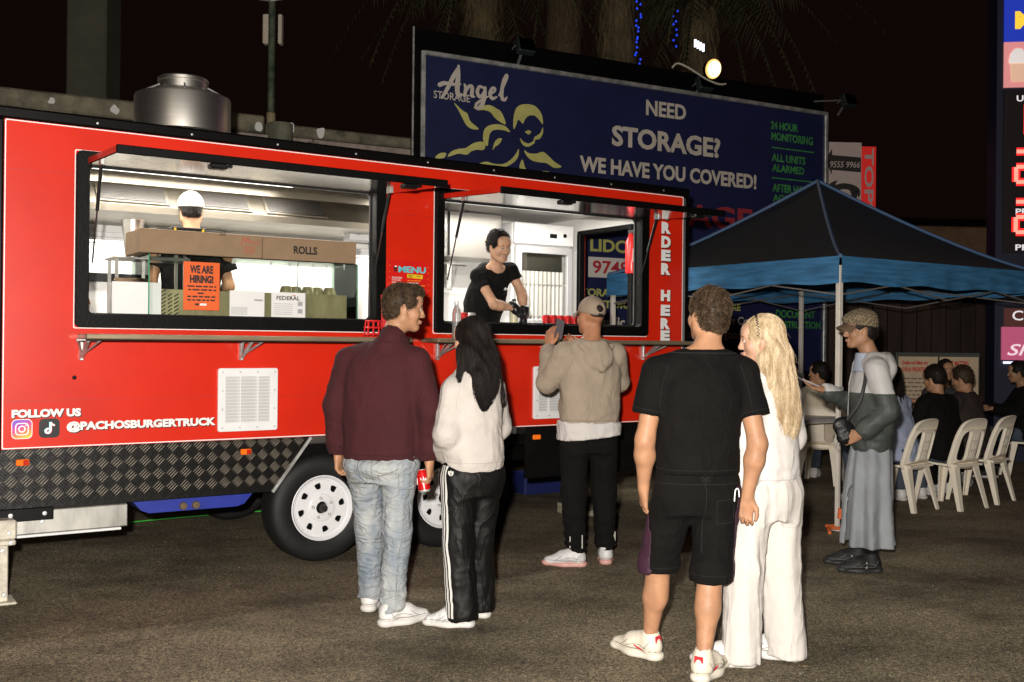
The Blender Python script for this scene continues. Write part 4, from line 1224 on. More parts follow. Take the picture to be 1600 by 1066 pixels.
chairs = [((3.63, 9.55, 0), 40, "white plastic chair nearest the man in the long skirt"),
          ((4.14, 9.68, 0), 34, "white plastic chair in the middle of the three with backs to the camera"),
          ((4.62, 10.10, 0), 44, "rightmost of the three white plastic chairs with backs to the camera"),
          ((3.42, 11.27, 0), -28, "white plastic chair beneath the person in the cream jacket"),
          ((5.94, 11.85, 0), 76, "white plastic chair cut off at the right edge of the picture"),
          ((4.98, 11.82, 0), 172, "white plastic chair on the far side of the table, mostly hidden")]
for i, (p, a, lab) in enumerate(chairs):
    c = CH if i == 0 else copy_tree(CH)
    c.location = p; c.rotation_euler = (0, 0, R(a)); tag(c, lab, "chair", CHG)
def table(loc, rz, w_, d_, lab):
    t = thing("folding_table", lab, "table", loc, rz, "folding tables under the canopy")
    MB().box((-w_/2, -d_/2, .715), (w_/2, d_/2, .75), None, .01).build("tabletop", mat("grey_table_top", (.30, .30, .30), .4, var=.1), t)
    MB().box((-w_/2-.004, -d_/2-.004, .705), (w_/2+.004, d_/2+.004, .722), None, .004).build("edge_band", mat("table_edge", (.5, .46, .4), .4), t)
    for x in (-w_/2+.15, w_/2-.15):
        for y in (-d_/2+.08, d_/2-.08):
            MB().tube([(x, y, .71), (x*1.04, y*1.15, 0)], .014, 8).build("leg", mat("grey_tube", (.25, .25, .25), .4, .6), t)
table((2.95, 10.75, 0), R(30), 1.2, .7, "grey folding table in front of the person in the cream jacket")
table((4.25, 10.95, 0), R(35), 1.6, .7, "folding table with the group of dark-clothed people around it")

# posters on an A-board behind the table
pb = thing("poster_board", "pair of cream posters with red headings on a frame behind the seated group", "poster board", (4.76, 12.6, 0), R(2))
MB().box((-.03, .012, .1), (1.02, .04, 1.43)).build("frame", mat("grey_green_frame", (.06, .07, .06), .6), pb)
pcr = mat("poster_cream", (.55, .42, .28), .6, var=.12, vscale=4)
for x0, x1, hd_ in ((.0, .49, "Quality and Safety are"), (.515, 1.0, "WHAT MATTERS")):
    p = box("poster", (x0, .004, .42), (x1, .0115, 1.38), pcr, pb)
    text_box("poster_heading", hd_, bred, p, x0+.04, x0+.36, 1.27, 1.33, -.002, .03, .002)
    text_box("poster_heading", "OUR #1 PRIORITIES" if x0 == 0 else "to us is you", bred, p, x0+.04, x0+.34, 1.19, 1.25, -.002, .03, .002)
    for k in range(6):
        print_line("poster_text", mat("poster_grey_print", (.2, .15, .12), .6), p, x0+.06, x0+.30+.03*(k % 2), 1.10-k*.05, .018, -.0005, k)
    mobj("poster_blob", shape([circ(x1-.12, .72, .12, 20)], .002), bred, p, (0, .001, 0))
# ------------------------------------------------------------------ things inside and on the trailer
def tthing(name, label, cat, s, t, z, rz=0.0, group=None):
    return thing(name, label, cat, tw(s, t, z), TA+rz, group)
card = mat("corrugated_cardboard", (.25, .165, .098), .8, var=.06, vscale=10, bump=.08, bscale=120)
paper = mat("white_paper", (.74, .73, .72), .7, var=.03)
pgl = glass("cabinet_glass", (.955, .985, .968), .1)
gedge = mat("green_glass_edge", (.03, .28, .13), .2)
# glass display cabinet
dc = tthing("display_cabinet", "glass topping display cabinet on the bench in the left serving window", "display cabinet", -1.16, .13, 1.602)
L_, H_, D_ = 1.43, .435, .46
MB().box((0, 0, 0), (L_, D_, .03), None, .004).build("base", steel, dc)
brass = mat("yellowish_steel", (.42, .36, .20), .35, .45, var=.25, vscale=5, stretch=(2, 1, .6))
MB().box((.03, .05, .031), (L_-.06, .08, .22), None, .003).build("well_front", brass, dc)
MB().box((.03, .38, .031), (L_-.06, .40, .22), None, .003).build("well_back", brass, dc)
for k in range(6):
    x = .06+k*.225
    MB().box((x, .085, .15), (x+.2, .375, .215), None, .01).build("food_pan", steel, dc)
rv = random.Random(8)
for k in range(26):
    MB().box((.0, 0, 0), (.034, .003, .007), Matrix.Rotation(R(-35), 4, 'Y'), .001).build("perforation", black_filter, dc, (.055+(k % 4)*.04, .0475, .05+(k//4)*.024))
MB().box((.005, 0, .031), (L_-.005, .005, H_)).build("front_pane", pgl, dc)
for x in (0, L_-.005):
    MB().box((x, .006, .031), (x+.005, D_, H_)).build("side_pane", pgl, dc)
    MB().box((x-.001, -.002, .031), (x+.006, -.0003, H_)).build("pane_edge", gedge, dc)
MB().box((0, .0, H_+.0005), (L_, D_, H_+.006)).build("top_pane", pgl, dc)
MB().box((L_*.69, .01, .03), (L_*.69+.006, .014, H_)).build("joint_strip", zinc, dc)
for x in (.80, .93, 1.1, 1.2, 1.33):
    MB().lathe([(0, 0), (.008, 0), (.008, -.012), (.004, -.02), (.004, -.035), (0, -.036)], 10).build("clamp", zinc, dc, (x, .012, H_-.002))
for k in range(5):
    MB().lathe([(0, .1), (.035, .095), (.05, .05), (.052, 0)], 14).build("lid_knob", brass, dc, (.98+k*.08, .2+.03*(k % 2), .18))
# notices on the front glass
po = tthing("notice", "orange hiring notice taped to the display cabinet glass", "notice", -.945, .122, 1.69)
om = mat("orange_notice", (.72, .115, .02), .45, var=.04)
MB().box((0, 0, 0), (.232, .003, .31)).build("sheet", om, po)
text_box("notice_text", "WE ARE", ink, po, .04, .19, .236, .289, -.001, .05)
text_box("notice_text", "HIRING!", ink, po, .04, .192, .174, .226, -.001, .06)
for k, (a, b) in enumerate(((.025, .21), (.03, .21), (.09, .13), (.025, .205), (.025, .21))):
    print_line("notice_line", ink, po, a, b, .148-k*.022, .010, -.001, k)
print_line("notice_mark", ink, po, .075, .10, .03, .014, -.001, 3); print_line("notice_mark", paper, po, .105, .155, .03, .014, -.001, 9)
for s_, w_, h_, lab in ((-.645, .235, .17, "plain white paperwork sheet taped between the orange notice and the shipping label"), (-.362, .24, .17, "white shipping label with dark heading on the cabinet glass")):
    q = tthing("paper_sheet", lab, "paper", s_, .122, 1.655)
    MB().box((0, 0, 0), (w_, .002, h_)).build("sheet", paper, q)
    if s_ > -.4:
        text_box("heading", "FEDERAL", ink, q, .035, .2, .118, .145, -.001, .02)
        for k in range(6): print_line("print", mat("grey_print", (.35, .35, .36), .6), q, .02, .15, .09-k*.014, .004, -.0008, k)
        for k in range(2): print_line("print", mat("grey_print", (.35, .35, .36), .6), q, .185, .22, .03+k*.05, .03, -.0008, 5+k)
        mobj("red_mark", shape([[(.14, .152), (.17, .152), (.165, .144)]], .001), bred, q, (0, -.001, 0))
    else:
        for k in range(9): print_line("print", mat("grey_print", (.35, .35, .36), .6), q, .01, .12, .06-k*.006, .003, -.0008, k)
        print_line("print", mat("grey_print", (.35, .35, .36), .6), q, .165, .225, .105, .012, -.0008, 2)
# cardboard bun boxes lying on the cabinet
for s0, s1, lab in ((-1.215, -.425, "long cardboard bread box with red print, left one on the cabinet"), (-.42, .262, "cardboard box lettered ROLLS on top of the display cabinet")):
    q = tthing("cardboard_box", lab, "cardboard box", s0, .135, 2.045, R(-.3) if s0 < -1 else R(.5), "bun boxes on the cabinet")
    w_ = s1-s0
    MB().box((0, 0, 0), (w_, .40, .148), None, .004).build("carton", card, q)
    MB().box((.0, -.003, .143), (w_, .403, .151), None, .002).build("rim", card, q)
    if s0 > -1:
        text_box("lettering", "ROLLS", ink, q, .215, .385, .045, .10, -.004, .035)
    else:
        rp_ = mat("carton_red_print", (.42, .07, .04), .7)
        mobj("script_mark", shape([brush([(.645, .08), (.66, .132), (.675, .10), (.69, .135), (.70, .10), (.72, .11), (.74, .095), (.77, .115)], [.006]*8, 4)], .001), rp_, q, (0, -.004, 0))
        for k in range(4): print_line("print", rp_, q, .66, .74, .07-k*.014, .005, -.004, k)
        MB().box((.5, -.001, .138), (.545, .02, .1525)).build("hand_hole", mat("dark_gap", (.02, .015, .01), .9), q)
sb_ = tthing("small_carton", "small flat black carton with yellow dots on the bread box", "carton", -1.0, .2, 2.1965)
MB().box((0, 0, 0), (.22, .09, .03), None, .003).build("carton", black_plastic, sb_); 
for x in (.02, .2): MB().lathe([(0, .002), (.008, .0015), (.009, 0)], 10, RX).build("dot", yel, sb_, (x, -.0005, .015))
for k, (s_, t_, r_, h_, lab) in enumerate(((-1.16, .56, .075, .13, "steel tumbler behind the left bread box"), (-1.0, .60, .12, .09, "wide steel bowl behind the left bread box"))):
    q = tthing("steel_bowl", lab, "bowl", s_, t_, 2.043)
    MB().lathe([(0, 0), (r_*.6, 0), (r_*.8, h_*.8), (r_, h_*1.9), (r_*1.03, h_*1.9), (r_*.97, h_*1.85), (r_*.77, h_*.8), (r_*.55, .01), (0, .01)], 28).build("bowl", steel, q)
MB_ = tthing("bowl_stand", "narrow steel shelf holding the bowls behind the cabinet", "shelf", -1.3, .62, 1.605)
MB().box((0, -.13, .42), (.5, .13, .435), None, .004).build("top", steel, MB_)
for x in (.03, .47):
    for y in (-.11, .11): MB().box((x-.01, y-.01, -.003), (x+.01, y+.01, .42)).build("leg", steel, MB_)
wb = tthing("white_carton", "plain white open carton at the left end of the bench", "carton", -1.37, .16, 1.602, R(-6))
for a in (((0, 0, 0), (.29, .006, .255)), ((0, .2, 0), (.29, .206, .24)), ((0, .007, 0), (.006, .199, .25)), ((.284, .007, 0), (.29, .199, .25))):
    MB().box(*a).build("side", paper, wb)
MB().box((.007, .007, 0), (.283, .199, .006)).build("bottom", paper, wb)
bg_ = tthing("paper_bag", "crumpled brown paper bag behind the white carton", "paper bag", -1.22, .44, 1.602)
v = MB(); rg = random.Random(4)
v.lathe([(0, 0), (.09, 0), (.1, .1), (.095, .2), (.07, .27), (.085, .29), (.06, .285), (0, .25)], 14)
v.v = [tuple(np.array(p)+np.array([rg.uniform(-.012, .012) for _ in range(3)])*(p[2] > .02)) for p in v.v]
v.build("bag", card, bg_)
pk = tthing("plastic_bag", "crumpled clear plastic bag at the left end of the window", "plastic bag", -1.62, .3, 1.602)
v = MB(); v.lathe([(0, 0), (.12, .0), (.15, .06), (.12, .12), (.05, .17), (0, .18)], 18)
v.v = [tuple(np.array(p)+np.array([rg.uniform(-.025, .025) for _ in range(3)])*(p[2] > .02)) for p in v.v]
v.build("bag", mat("cloudy_film", (.75, .72, .7), .25, trans=.3, alpha=.7), pk)
bt = tthing("sauce_bottle", "red-capped brown sauce bottle left of the white carton", "bottle", -1.50, .30, 1.602)
MB().lathe([(0, 0), (.03, 0), (.032, .12), (.015, .17), (.013, .2)], 16).build("body", mat("brown_sauce", (.3, .09, .03), .3), bt); MB().lathe([(.016, .19), (.016, .225), (.006, .25), (0, .25)], 12).build("cap", bred, bt)
swb = tthing("switch_box", "white wall switch box beside the exhaust hood", "electrical box", 1.10, 1.40, 2.35)
MB().box((0, 0, 0), (.22, .15, .22), None, .008).build("case", white_paint, swb); MB().box((.05, -.004, .05), (.09, -.0005, .18)).build("panel", mat("grey_panel", (.25, .25, .26), .4), swb)
MB().tube([(.16, -.004, .07), (.16, -.03, .08), (.16, -.03, .14)], .008, 6).build("lever", black_plastic, swb)
swb.location = tw(.78, 1.40, 2.345)
# red counter sign on the outside shelf
rs_ = tthing("counter_sign", "red tabletop sign with burger picture on the shelf left of the menu", "sign", .36, -.1, 1.529, R(-14))
MB().box((-.01, 0, 0), (.20, .008, .30), Matrix.Rotation(R(-8), 4, 'X'), .002).build("card", mat("sign_red", (.55, .02, .02), .35), rs_)
SGN = Matrix.Rotation(R(-8), 4, 'X')
for nm, a, b, m_ in (("pane", (-.02, .009, 0), (.21, .013, .32), pgl),): MB().box(a, b, SGN).build(nm, m_, rs_)
_t = text_box("sign_text", "BATTERED", pale, rs_, .02, .18, .185, .21, -.006, .03); _t.rotation_euler = (R(-8), 0, 0); _t.location = (.02, .019, .185)
for k, (z, m_, hh) in enumerate(((.13, mat("bun_print", (.55, .26, .06), .5), .028), (.115, mat("lettuce_print", (.15, .3, .05), .5), .012), (.098, mat("patty_print", (.12, .05, .02), .5), .016), (.078, mat("bun_print", (.5, .2, .05), .5), .02))):
    mobj("burger_picture", shape([smooth_loop([(.05, z), (.055, z+hh), (.10, z+hh*1.25), (.155, z+hh), (.16, z), (.10, z-.003)], 4)], .002), m_, rs_, (0, .0118-.0, 0), (R(-8), 0, 0)).location = (0, -.004, 0)
rb = tthing("red_basket", "small red wire basket on the shelf beside the red sign", "basket", .27, -.13, 1.529)
for k in range(3):
    MB().tube([(.07*math.cos(a)*(1-.12*k), .05*math.sin(a), .02+.045*k) for a in [2*PI*i/18 for i in range(19)]], .006, 6).build("hoop", mat("red_wire", (.6, .02, .02), .35), rb)
for i in range(10):
    a = 2*PI*i/10; MB().tube([(.07*math.cos(a), .05*math.sin(a), .003), (.055*math.cos(a), .05*math.sin(a), .115)], .004, 5).build("wire", mat("red_wire", (.6, .02, .02), .35), rb)
# drinks on the right shelf and sill
def bottle(s, t, z, lab, body, capm, h=.24, r=.032, nm="water_bottle"):
    q = tthing(nm, lab, "bottle", s, t, z)
    MB().lathe([(0, 0), (r*.9, 0), (r, .01), (r*.93, h*.3), (r, h*.45), (r, h*.65), (r*.85, h*.78), (r*.42, h*.9), (r*.42, h*.96)], 20).build("body", body, q)
    MB().lathe([(r*.5, h*.93), (r*.5, h*1.02), (0, h*1.02)], 14).build("cap", capm, q)
    return q
clear = mat("clear_plastic", (.85, .85, .88), .12, trans=.75, ior=1.2)
bottle(.93, -.12, 1.529, "clear water bottle standing on the shelf left of the dark-haired woman", clear, white_paint, .26, .033)
bottle(1.62, .18, 1.602, "pale yellow squeeze bottle with black cap beside the server's hand", mat("mayo", (.62, .58, .38), .4), black_plastic, .235, .034, "squeeze_bottle")
def can(s, t, z, lab, body, grp="cans along the serving sill", nm="drink_can"):
    q = tthing(nm, lab, "can", s, t, z, 0, grp)
    MB().lathe([(0, 0), (.026, 0), (.033, .008), (.033, .108), (.027, .12)], 20).build("body", body, q)
    MB().lathe([(0, .117), (.025, .117), (.0275, .122), (.028, .12)], 20).build("lid", zinc, q)
    return q
can_r = mat("red_can", (.6, .03, .03), .3, .4, var=.3, vscale=20); can_y = mat("yellow_can", (.55, .45, .03), .3, .4, var=.3, vscale=30); can_w = mat("silver_can", (.6, .58, .58), .3, .6)
can(1.02, -.1, 1.529, "yellow drink can beside the clear water bottle", can_y)
can(1.12, .1, 1.602, "red drink can left of the server", can_r); can(1.20, .12, 1.602, "silver drink can just left of the server's waist", can_w)
for k in range(5):
    can(1.90+k*.07, .14, 1.602, ["leftmost", "second", "middle", "fourth", "rightmost"][k]+" of the five red cans right of the server's glove", can_r)
nb = tthing("napkin_box", "small white napkin box under the server's gloved hand", "box", 1.76, .12, 1.602)
MB().box((0, 0, 0), (.10, .09, .085), None, .008).build("case", white_paint, nb)
# fridge
fg = tthing("fridge", "tall white glass-door fridge behind the server", "fridge", 2.46, 1.45, .80)
fw, fd, fh = .68, .58, 1.83
MB().box((0, .05, 0), (fw, fd, fh), None, .01).build("cabinet", white_paint, fg)
MB().box((.0, 0, fh-.20), (fw, .049, fh-.002), None, .008).build("header", white_paint, fg)
MB().box((fw*.58, -.003, fh-.13), (fw*.70, -.0005, fh-.09)).build("display", black_plastic, fg)
MB().lathe([(0, .01), (.018, .008), (.02, 0)], 12, RX).build("lock", black_plastic, fg, (fw*.84, 0, fh-.1))
dm = mobj("door", shape([rrect(.02, .05, fw-.02, fh-.22, .02), rrect(.075, .12, fw-.075, fh-.28, .02)], .045, .003), mat("grey_door_frame", (.6, .6, .6), .35, .3), fg, (0, .022, 0))
MB().box((.07, .02, .115), (fw-.07, .026, fh-.275)).build("pane", glass("fridge_glass", (.62, .62, .58), .35), dm)
box("interior", (.07, .0505, .115), (fw-.07, .056, fh-.275), mat("fridge_inside", (.22, .21, .18), .5, var=.2), fg)
for k in range(4): MB().box((.075, .03, .35+k*.3), (fw-.075, .048, .36+k*.3)).build("shelf", zinc, fg)
cur = MB()
vs = []; fs = []
for i in range(49):
    x = .10+(fw-.2)*i/48
    vs += [(x, .036+.006*math.sin(i*1.3), .14), (x, .036+.007*math.sin(i*1.3+.3), 1.38)]
for i in range(48): fs.append((2*i, 2*i+2, 2*i+3, 2*i+1))
cur.add(vs, fs, True); cur.build("strip_curtain", mat("pvc_strip", (.45, .44, .40), .3), fg)
# extinguisher, green sign, wall bits
ex = tthing("fire_extinguisher", "red fire extinguisher hanging beside the trailer door", "fire extinguisher", 3.13, .575, 2.13)
MB().lathe([(0, 0), (.05, .0), (.055, .02), (.055, .28), (.03, .33), (.02, .36)], 20).build("cylinder", mat("extinguisher_red", (.6, .02, .02), .25), ex)
MB().box((-.02, -.05, .355), (.02, .03, .39), None, .005).build("valve", black_plastic, ex); MB().tube([(0, -.03, .38), (.0, -.075, .34), (.0, -.07, .12)], .01, 8).build("hose", black_rubber, ex)
mobj("label", shape([rrect(-.03, .1, .03, .22, .004)], .002), white_vinyl, ex, (0, -.056, 0))
gs = tthing("green_sign", "small green safety sign below the extinguisher", "sign", 3.205, .56, 1.93, R(-90))
MB().box((-.06, -.004, 0), (.07, .003, .14)).build("plate", mat("safety_green", (.12, .5, .06), .5), gs)
hg = tthing("utensil_rail", "steel rail with cloths and tools hanging under the wall cupboard", "rail", 1.3, 1.66, 2.22)
MB().tube([(0, 0, 0), (.75, 0, 0)], .008, 6).build("bar", zinc, hg)
for k, (x, l, w_, m_) in enumerate(((.06, .30, .09, mat("red_cloth", (.5, .08, .07), .9)), (.20, .18, .10, paper), (.33, .26, .035, zinc), (.43, .33, .02, zinc), (.55, .24, .05, zinc))):
    MB().box((x, -.012, -l), (x+w_, .0, -.006), None, .004).build("hanging_item", m_, hg)
MB().lathe([(0, .003), (.03, .002), (.032, 0)], 16, RX).build("blue_badge", mat("blue_badge", (.05, .08, .5), .4), hg, (.25, -.013, -.13))
tl = tthing("towel_dispenser", "white towel dispenser on the rear wall behind the server", "dispenser", 1.45, 1.9, 1.86)
MB().box((0, 0, 0), (.32, .14, .22), None, .02).build("case", white_paint, tl)
# ground clutter behind the trailer
ho = thing("garden_hose", "thin bright green hose running along the ground under the trailer", "hose", (0, 0, 0))
MB().tube(spline([(-3.1, 8.25, .02), (-2.7, 8.55, .02), (-2.2, 8.85, .02), (-1.6, 9.2, .02), (-.9, 9.7, .02)], 8), .005, 6).build("hose", mat("green_hose", (.05, .5, .06), .4), ho)
bk = thing("timber_block", "grey timber chocks lying on the ground under the right end of the trailer", "timber", tw(2.55, .55, 0), TA)
for k in range(3): MB().box((0, .0+k*.11, .0), (.45, .1+k*.11, .05), None, .006).build("plank", mat("grey_timber", (.25, .23, .16), .8, var=.3), bk)
MB().box((.0, .0, .051), (.06, .32, .09), None, .006).build("cross_piece", mat("grey_timber", (.25, .23, .16), .8, var=.3), bk)
b2 = thing("blue_crate", "small blue crate behind the wheels under the trailer", "crate", (.15, 10.1, 0), TA)
v = MB()
for a in (((0, 0, 0), (.45, .02, .2)), ((0, .3, 0), (.45, .32, .2)), ((0, .021, 0), (.02, .299, .2)), ((.43, .021, 0), (.45, .299, .2))): MB().box(*a, None, .004).build("side", mat("blue_plastic", (.012, .018, .10), .5), b2)
MB().box((.021, .021, 0), (.429, .299, .02)).build("base", mat("blue_plastic", (.012, .018, .10), .5), b2)

# clutter on the rear benches
rg = random.Random(21)
tubs = [mat("red_tub", (.45, .03, .03), .4), mat("steel_tub", (.5, .48, .45), .3, .9), mat("white_tub", (.65, .65, .63), .4), mat("amber_tub", (.45, .22, .04), .4)]
for k, (s_, t_, lab) in enumerate(((.15, 1.60, "steel pot right of the cook"), (.42, 1.62, "white tub on the rear bench right of the steel pot"), (.70, 1.58, "red tub on the rear bench nearest the red column"), (-.15, 1.66, "amber sauce tub close to the cook's elbow"), (-1.45, 1.60, "white tub on the rear bench left of the cook"))):
    q = tthing("kitchen_tub", lab, "tub", s_, t_, 1.651, 0, "tubs on the rear bench")
    r_ = rg.uniform(.06, .09); h_ = rg.uniform(.14, .24)
    MB().lathe([(0, 0), (r_*.9, 0), (r_, h_), (r_*1.05, h_), (r_*1.05, h_+.01), (r_*.95, h_+.008), (r_*.85, .01), (0, .01)], 20).build("tub", tubs[(1, 2, 0, 3, 2)[k]], q)
    MB().tube([(r_, 0, h_*.9), (r_+.03, 0, h_*.8), (r_+.03, 0, h_*.4), (r_*.97, 0, h_*.3)], .006, 6).build("handle", zinc, q)
for k in range(4):
    q = tthing("sauce_bottle", ["leftmost", "second", "third", "rightmost"][k]+" of the squeeze bottles on the bench behind the server", "bottle", 1.34+k*.085, 1.66, 1.531, 0, "squeeze bottles behind the server")
    MB().lathe([(0, 0), (.03, 0), (.032, .01), (.032, .13), (.02, .16), (.008, .2), (0, .2)], 14).build("bottle", [tubs[0], tubs[3], tubs[2], tubs[0]][k], q)
q = tthing("paper_stack", "stack of brown takeaway trays on the side bench behind the server", "tray stack", 1.95, 1.7, 1.531)
for k in range(7): MB().box((-.09, -.06, k*.018), (.09, .06, k*.018+.014), Matrix.Rotation(R(rg.uniform(-6, 6)), 4, 'Z'), .003).build("tray", card, q)
# ------------------------------------------------------------------ people: bodies and clothes as smooth implicit surfaces
_rs = np.random.RandomState(3)
_LAT = _rs.rand(32, 32, 32).astype(np.float32)
def vnoise(p):
    """smooth value noise in 0..1, p: N x 3"""
    i = np.floor(p).astype(np.int32); f = (p-i).astype(np.float32); f = f*f*(3-2*f)
    i &= 31; j = (i+1) & 31
    x0, y0, z0 = i[:, 0], i[:, 1], i[:, 2]; x1, y1, z1 = j[:, 0], j[:, 1], j[:, 2]
    fx, fy, fz = f[:, 0], f[:, 1], f[:, 2]
    L = _LAT
    a = L[x0, y0, z0]*(1-fx)+L[x1, y0, z0]*fx; b = L[x0, y1, z0]*(1-fx)+L[x1, y1, z0]*fx
    c = L[x0, y0, z1]*(1-fx)+L[x1, y0, z1]*fx; d = L[x0, y1, z1]*(1-fx)+L[x1, y1, z1]*fx
    return (a*(1-fy)+b*fy)*(1-fz)+(c*(1-fy)+d*fy)*fz

def rotm(yaw=0, pitch=0, roll=0):
    return np.array((Matrix.Rotation(R(yaw), 3, 'Z') @ Matrix.Rotation(R(pitch), 3, 'X') @ Matrix.Rotation(R(roll), 3, 'Y')), dtype=np.float32)
A3 = lambda *v: np.array(v, dtype=np.float32)

class Vol:
    """signed distance built up on a grid that may be finer in places; meshed with surface nets"""
    def __init__(s, lo, hi, h, fine=()):
        s.ax = []
        for a in range(3):
            pts = [lo[a]]
            while pts[-1] < hi[a]:
                st_ = h
                for (flo, fhi, fh) in fine:
                    if flo[a]-.5*h <= pts[-1] <= fhi[a]: st_ = min(st_, fh)
                pts.append(pts[-1]+st_)
            s.ax.append(np.array(pts, dtype=np.float32))
        s.d = np.full([len(a) for a in s.ax], .3, dtype=np.float32)
        s.h = h
    def _sub(s, lo, hi):
        sl = []
        for a in range(3):
            i0 = max(0, int(np.searchsorted(s.ax[a], lo[a]))-1); i1 = min(len(s.ax[a]), int(np.searchsorted(s.ax[a], hi[a]))+1)
            if i1 <= i0: return None
            sl.append(slice(i0, i1))
        return tuple(sl)
    def _put(s, lo, hi, fn, k, op):
        m = k*1.2+3*s.h+.004
        lo = np.array(lo)-m; hi = np.array(hi)+m
        sl = s._sub(lo, hi)
        if sl is None: return s
        X = s.ax[0][sl[0]][:, None, None]; Y = s.ax[1][sl[1]][None, :, None]; Z = s.ax[2][sl[2]][None, None, :]
        q = fn(X, Y, Z)
        d = s.d[sl]
        if op == 'u':
            if k > 0:
                t = np.maximum(k-np.abs(d-q), 0)/k
                r = np.minimum(d, q)-t*t*k*.25
            else: r = np.minimum(d, q)
        elif op == 's':
            q = -q
            if k > 0:
                t = np.maximum(k-np.abs(d-q), 0)/k
                r = np.maximum(d, q)+t*t*k*.25
            else: r = np.maximum(d, q)
        s.d[sl] = r
        return s
    def cone(s, a, b, ra, rb, k=.02, side=None, ratio=1.0, op='u', flat=False):
        """round cone a->b; its section is widened by ratio along side"""
        a = A3(*a); b = A3(*b); ba = b-a; L2 = float(ba@ba)+1e-9
        rm = max(ra, rb)*max(1.0, ratio)
        if side is not None:
            sd = A3(*side); sd = sd/np.linalg.norm(sd)
        def fn(X, Y, Z):
            px, py, pz = X-a[0], Y-a[1], Z-a[2]
            t = np.clip((px*ba[0]+py*ba[1]+pz*ba[2])/L2, 0, 1)
            qx, qy, qz = px-t*ba[0], py-t*ba[1], pz-t*ba[2]
            r = ra+(rb-ra)*t
            l2 = qx*qx+qy*qy+qz*qz
            if flat:        # cut square at the far end
                return np.maximum(np.sqrt(l2)-r, (px*ba[0]+py*ba[1]+pz*ba[2])/math.sqrt(L2)-math.sqrt(L2))
            if side is None: return np.sqrt(l2)-r
            c = qx*sd[0]+qy*sd[1]+qz*sd[2]
            l2 = l2-c*c*(1-1/(ratio*ratio))
            return (np.sqrt(np.maximum(l2, 0))-r)*min(1.0, ratio)
        return s._put(np.minimum(a, b)-rm, np.maximum(a, b)+rm, fn, k, op)
    def ell(s, c, r, k=.02, rot=None, op='u'):
        c = A3(*c); r = A3(*r); rm = float(r.max())
        Rm = np.eye(3, dtype=np.float32) if rot is None else rot.T
        def fn(X, Y, Z):
            x, y, z = X-c[0], Y-c[1], Z-c[2]
            u = (Rm[0, 0]*x+Rm[0, 1]*y+Rm[0, 2]*z)/r[0]; v = (Rm[1, 0]*x+Rm[1, 1]*y+Rm[1, 2]*z)/r[1]; w = (Rm[2, 0]*x+Rm[2, 1]*y+Rm[2, 2]*z)/r[2]
            k0 = np.sqrt(u*u+v*v+w*w); k1 = np.sqrt((u/r[0])**2+(v/r[1])**2+(w/r[2])**2)
            return k0*(k0-1)/(k1+1e-6)
        return s._put(c-rm, c+rm, fn, k, op)
    def stack(s, secs, k=.02, p=2.4, op='u', yaw=0.0):
        """secs: (z, cx, cy, rx, ry) from below upwards: a trunk of rounded sections"""
        q = np.array(sorted(secs), dtype=np.float32)
        cyw, syw = math.cos(yaw), math.sin(yaw)
        lo = (float((q[:, 1]-np.maximum(q[:, 3], q[:, 4])).min()), float((q[:, 2]-np.maximum(q[:, 3], q[:, 4])).min()), float(q[0, 0]))
        hi = (float((q[:, 1]+np.maximum(q[:, 3], q[:, 4])).max()), float((q[:, 2]+np.maximum(q[:, 3], q[:, 4])).max()), float(q[-1, 0]))
        def fn(X, Y, Z):
            z = Z.ravel()
            # smooth interpolation of the sections
            def ip(col):
                zz = q[:, 0]; v = q[:, col]
                idx = np.clip(np.searchsorted(zz, z)-1, 0, len(zz)-2)
                t = np.clip((z-zz[idx])/(zz[idx+1]-zz[idx]), 0, 1)
                m = np.gradient(v, zz)
                h = zz[idx+1]-zz[idx]
                t2, t3 = t*t, t*t*t
                return ((2*t3-3*t2+1)*v[idx]+(t3-2*t2+t)*h*m[idx]+(-2*t3+3*t2)*v[idx+1]+(t3-t2)*h*m[idx+1])[None, None, :]
            cx_, cy_, rx, ry = ip(1), ip(2), ip(3), ip(4)
            dx, dy = X-cx_, Y-cy_
            if yaw: dx, dy = dx*cyw+dy*syw, -dx*syw+dy*cyw
            e = (np.abs(dx/rx)**p+np.abs(dy/ry)**p)**(1/p)
            d = (e-1)*np.minimum(rx, ry)
            dz = np.maximum(q[0, 0]-Z, Z-q[-1, 0])
            return np.maximum(d, dz+np.zeros_like(d))
        return s._put(lo, hi, fn, k, op)
    def cut(s, pt, n, k=.0):
        """remove everything on the side n points to"""
        pt = A3(*pt); n = A3(*n); n = n/np.linalg.norm(n)
        q = (s.ax[0]-pt[0])[:, None, None]*n[0]+(s.ax[1]-pt[1])[None, :, None]*n[1]+(s.ax[2]-pt[2])[None, None, :]*n[2]
        if k > 0:
            t = np.maximum(k-np.abs(s.d-q), 0)/k
            s.d = np.maximum(s.d, q)+t*t*k*.25
        else: s.d = np.maximum(s.d, q)
        return s
    def disp(s, fn, band=.035):
        idx = np.nonzero(np.abs(s.d) < band)
        if len(idx[0]):
            P = np.stack([s.ax[a][idx[a]] for a in range(3)], 1)
            s.d[idx] += fn(P).astype(np.float32)
        return s
    def mesh(s, name, smooth=1):
        d = s.d
        for a in range(3):      # close the borders
            ix = [slice(None)]*3
            for e in (0, -1):
                ix[a] = e; d[tuple(ix)] = np.maximum(d[tuple(ix)], .001)
        ins = d < 0
        c = ins[:-1, :-1, :-1].astype(np.int8)
        tot = np.zeros_like(c)
        for i in (0, 1):
            for j in (0, 1):
                for k in (0, 1):
                    tot += ins[i:ins.shape[0]-1+i, j:ins.shape[1]-1+j, k:ins.shape[2]-1+k]
        act = (tot > 0) & (tot < 8)
        I = np.nonzero(act)
        nv = len(I[0])
        vid = np.full(act.shape, -1, np.int32); vid[I] = np.arange(nv)
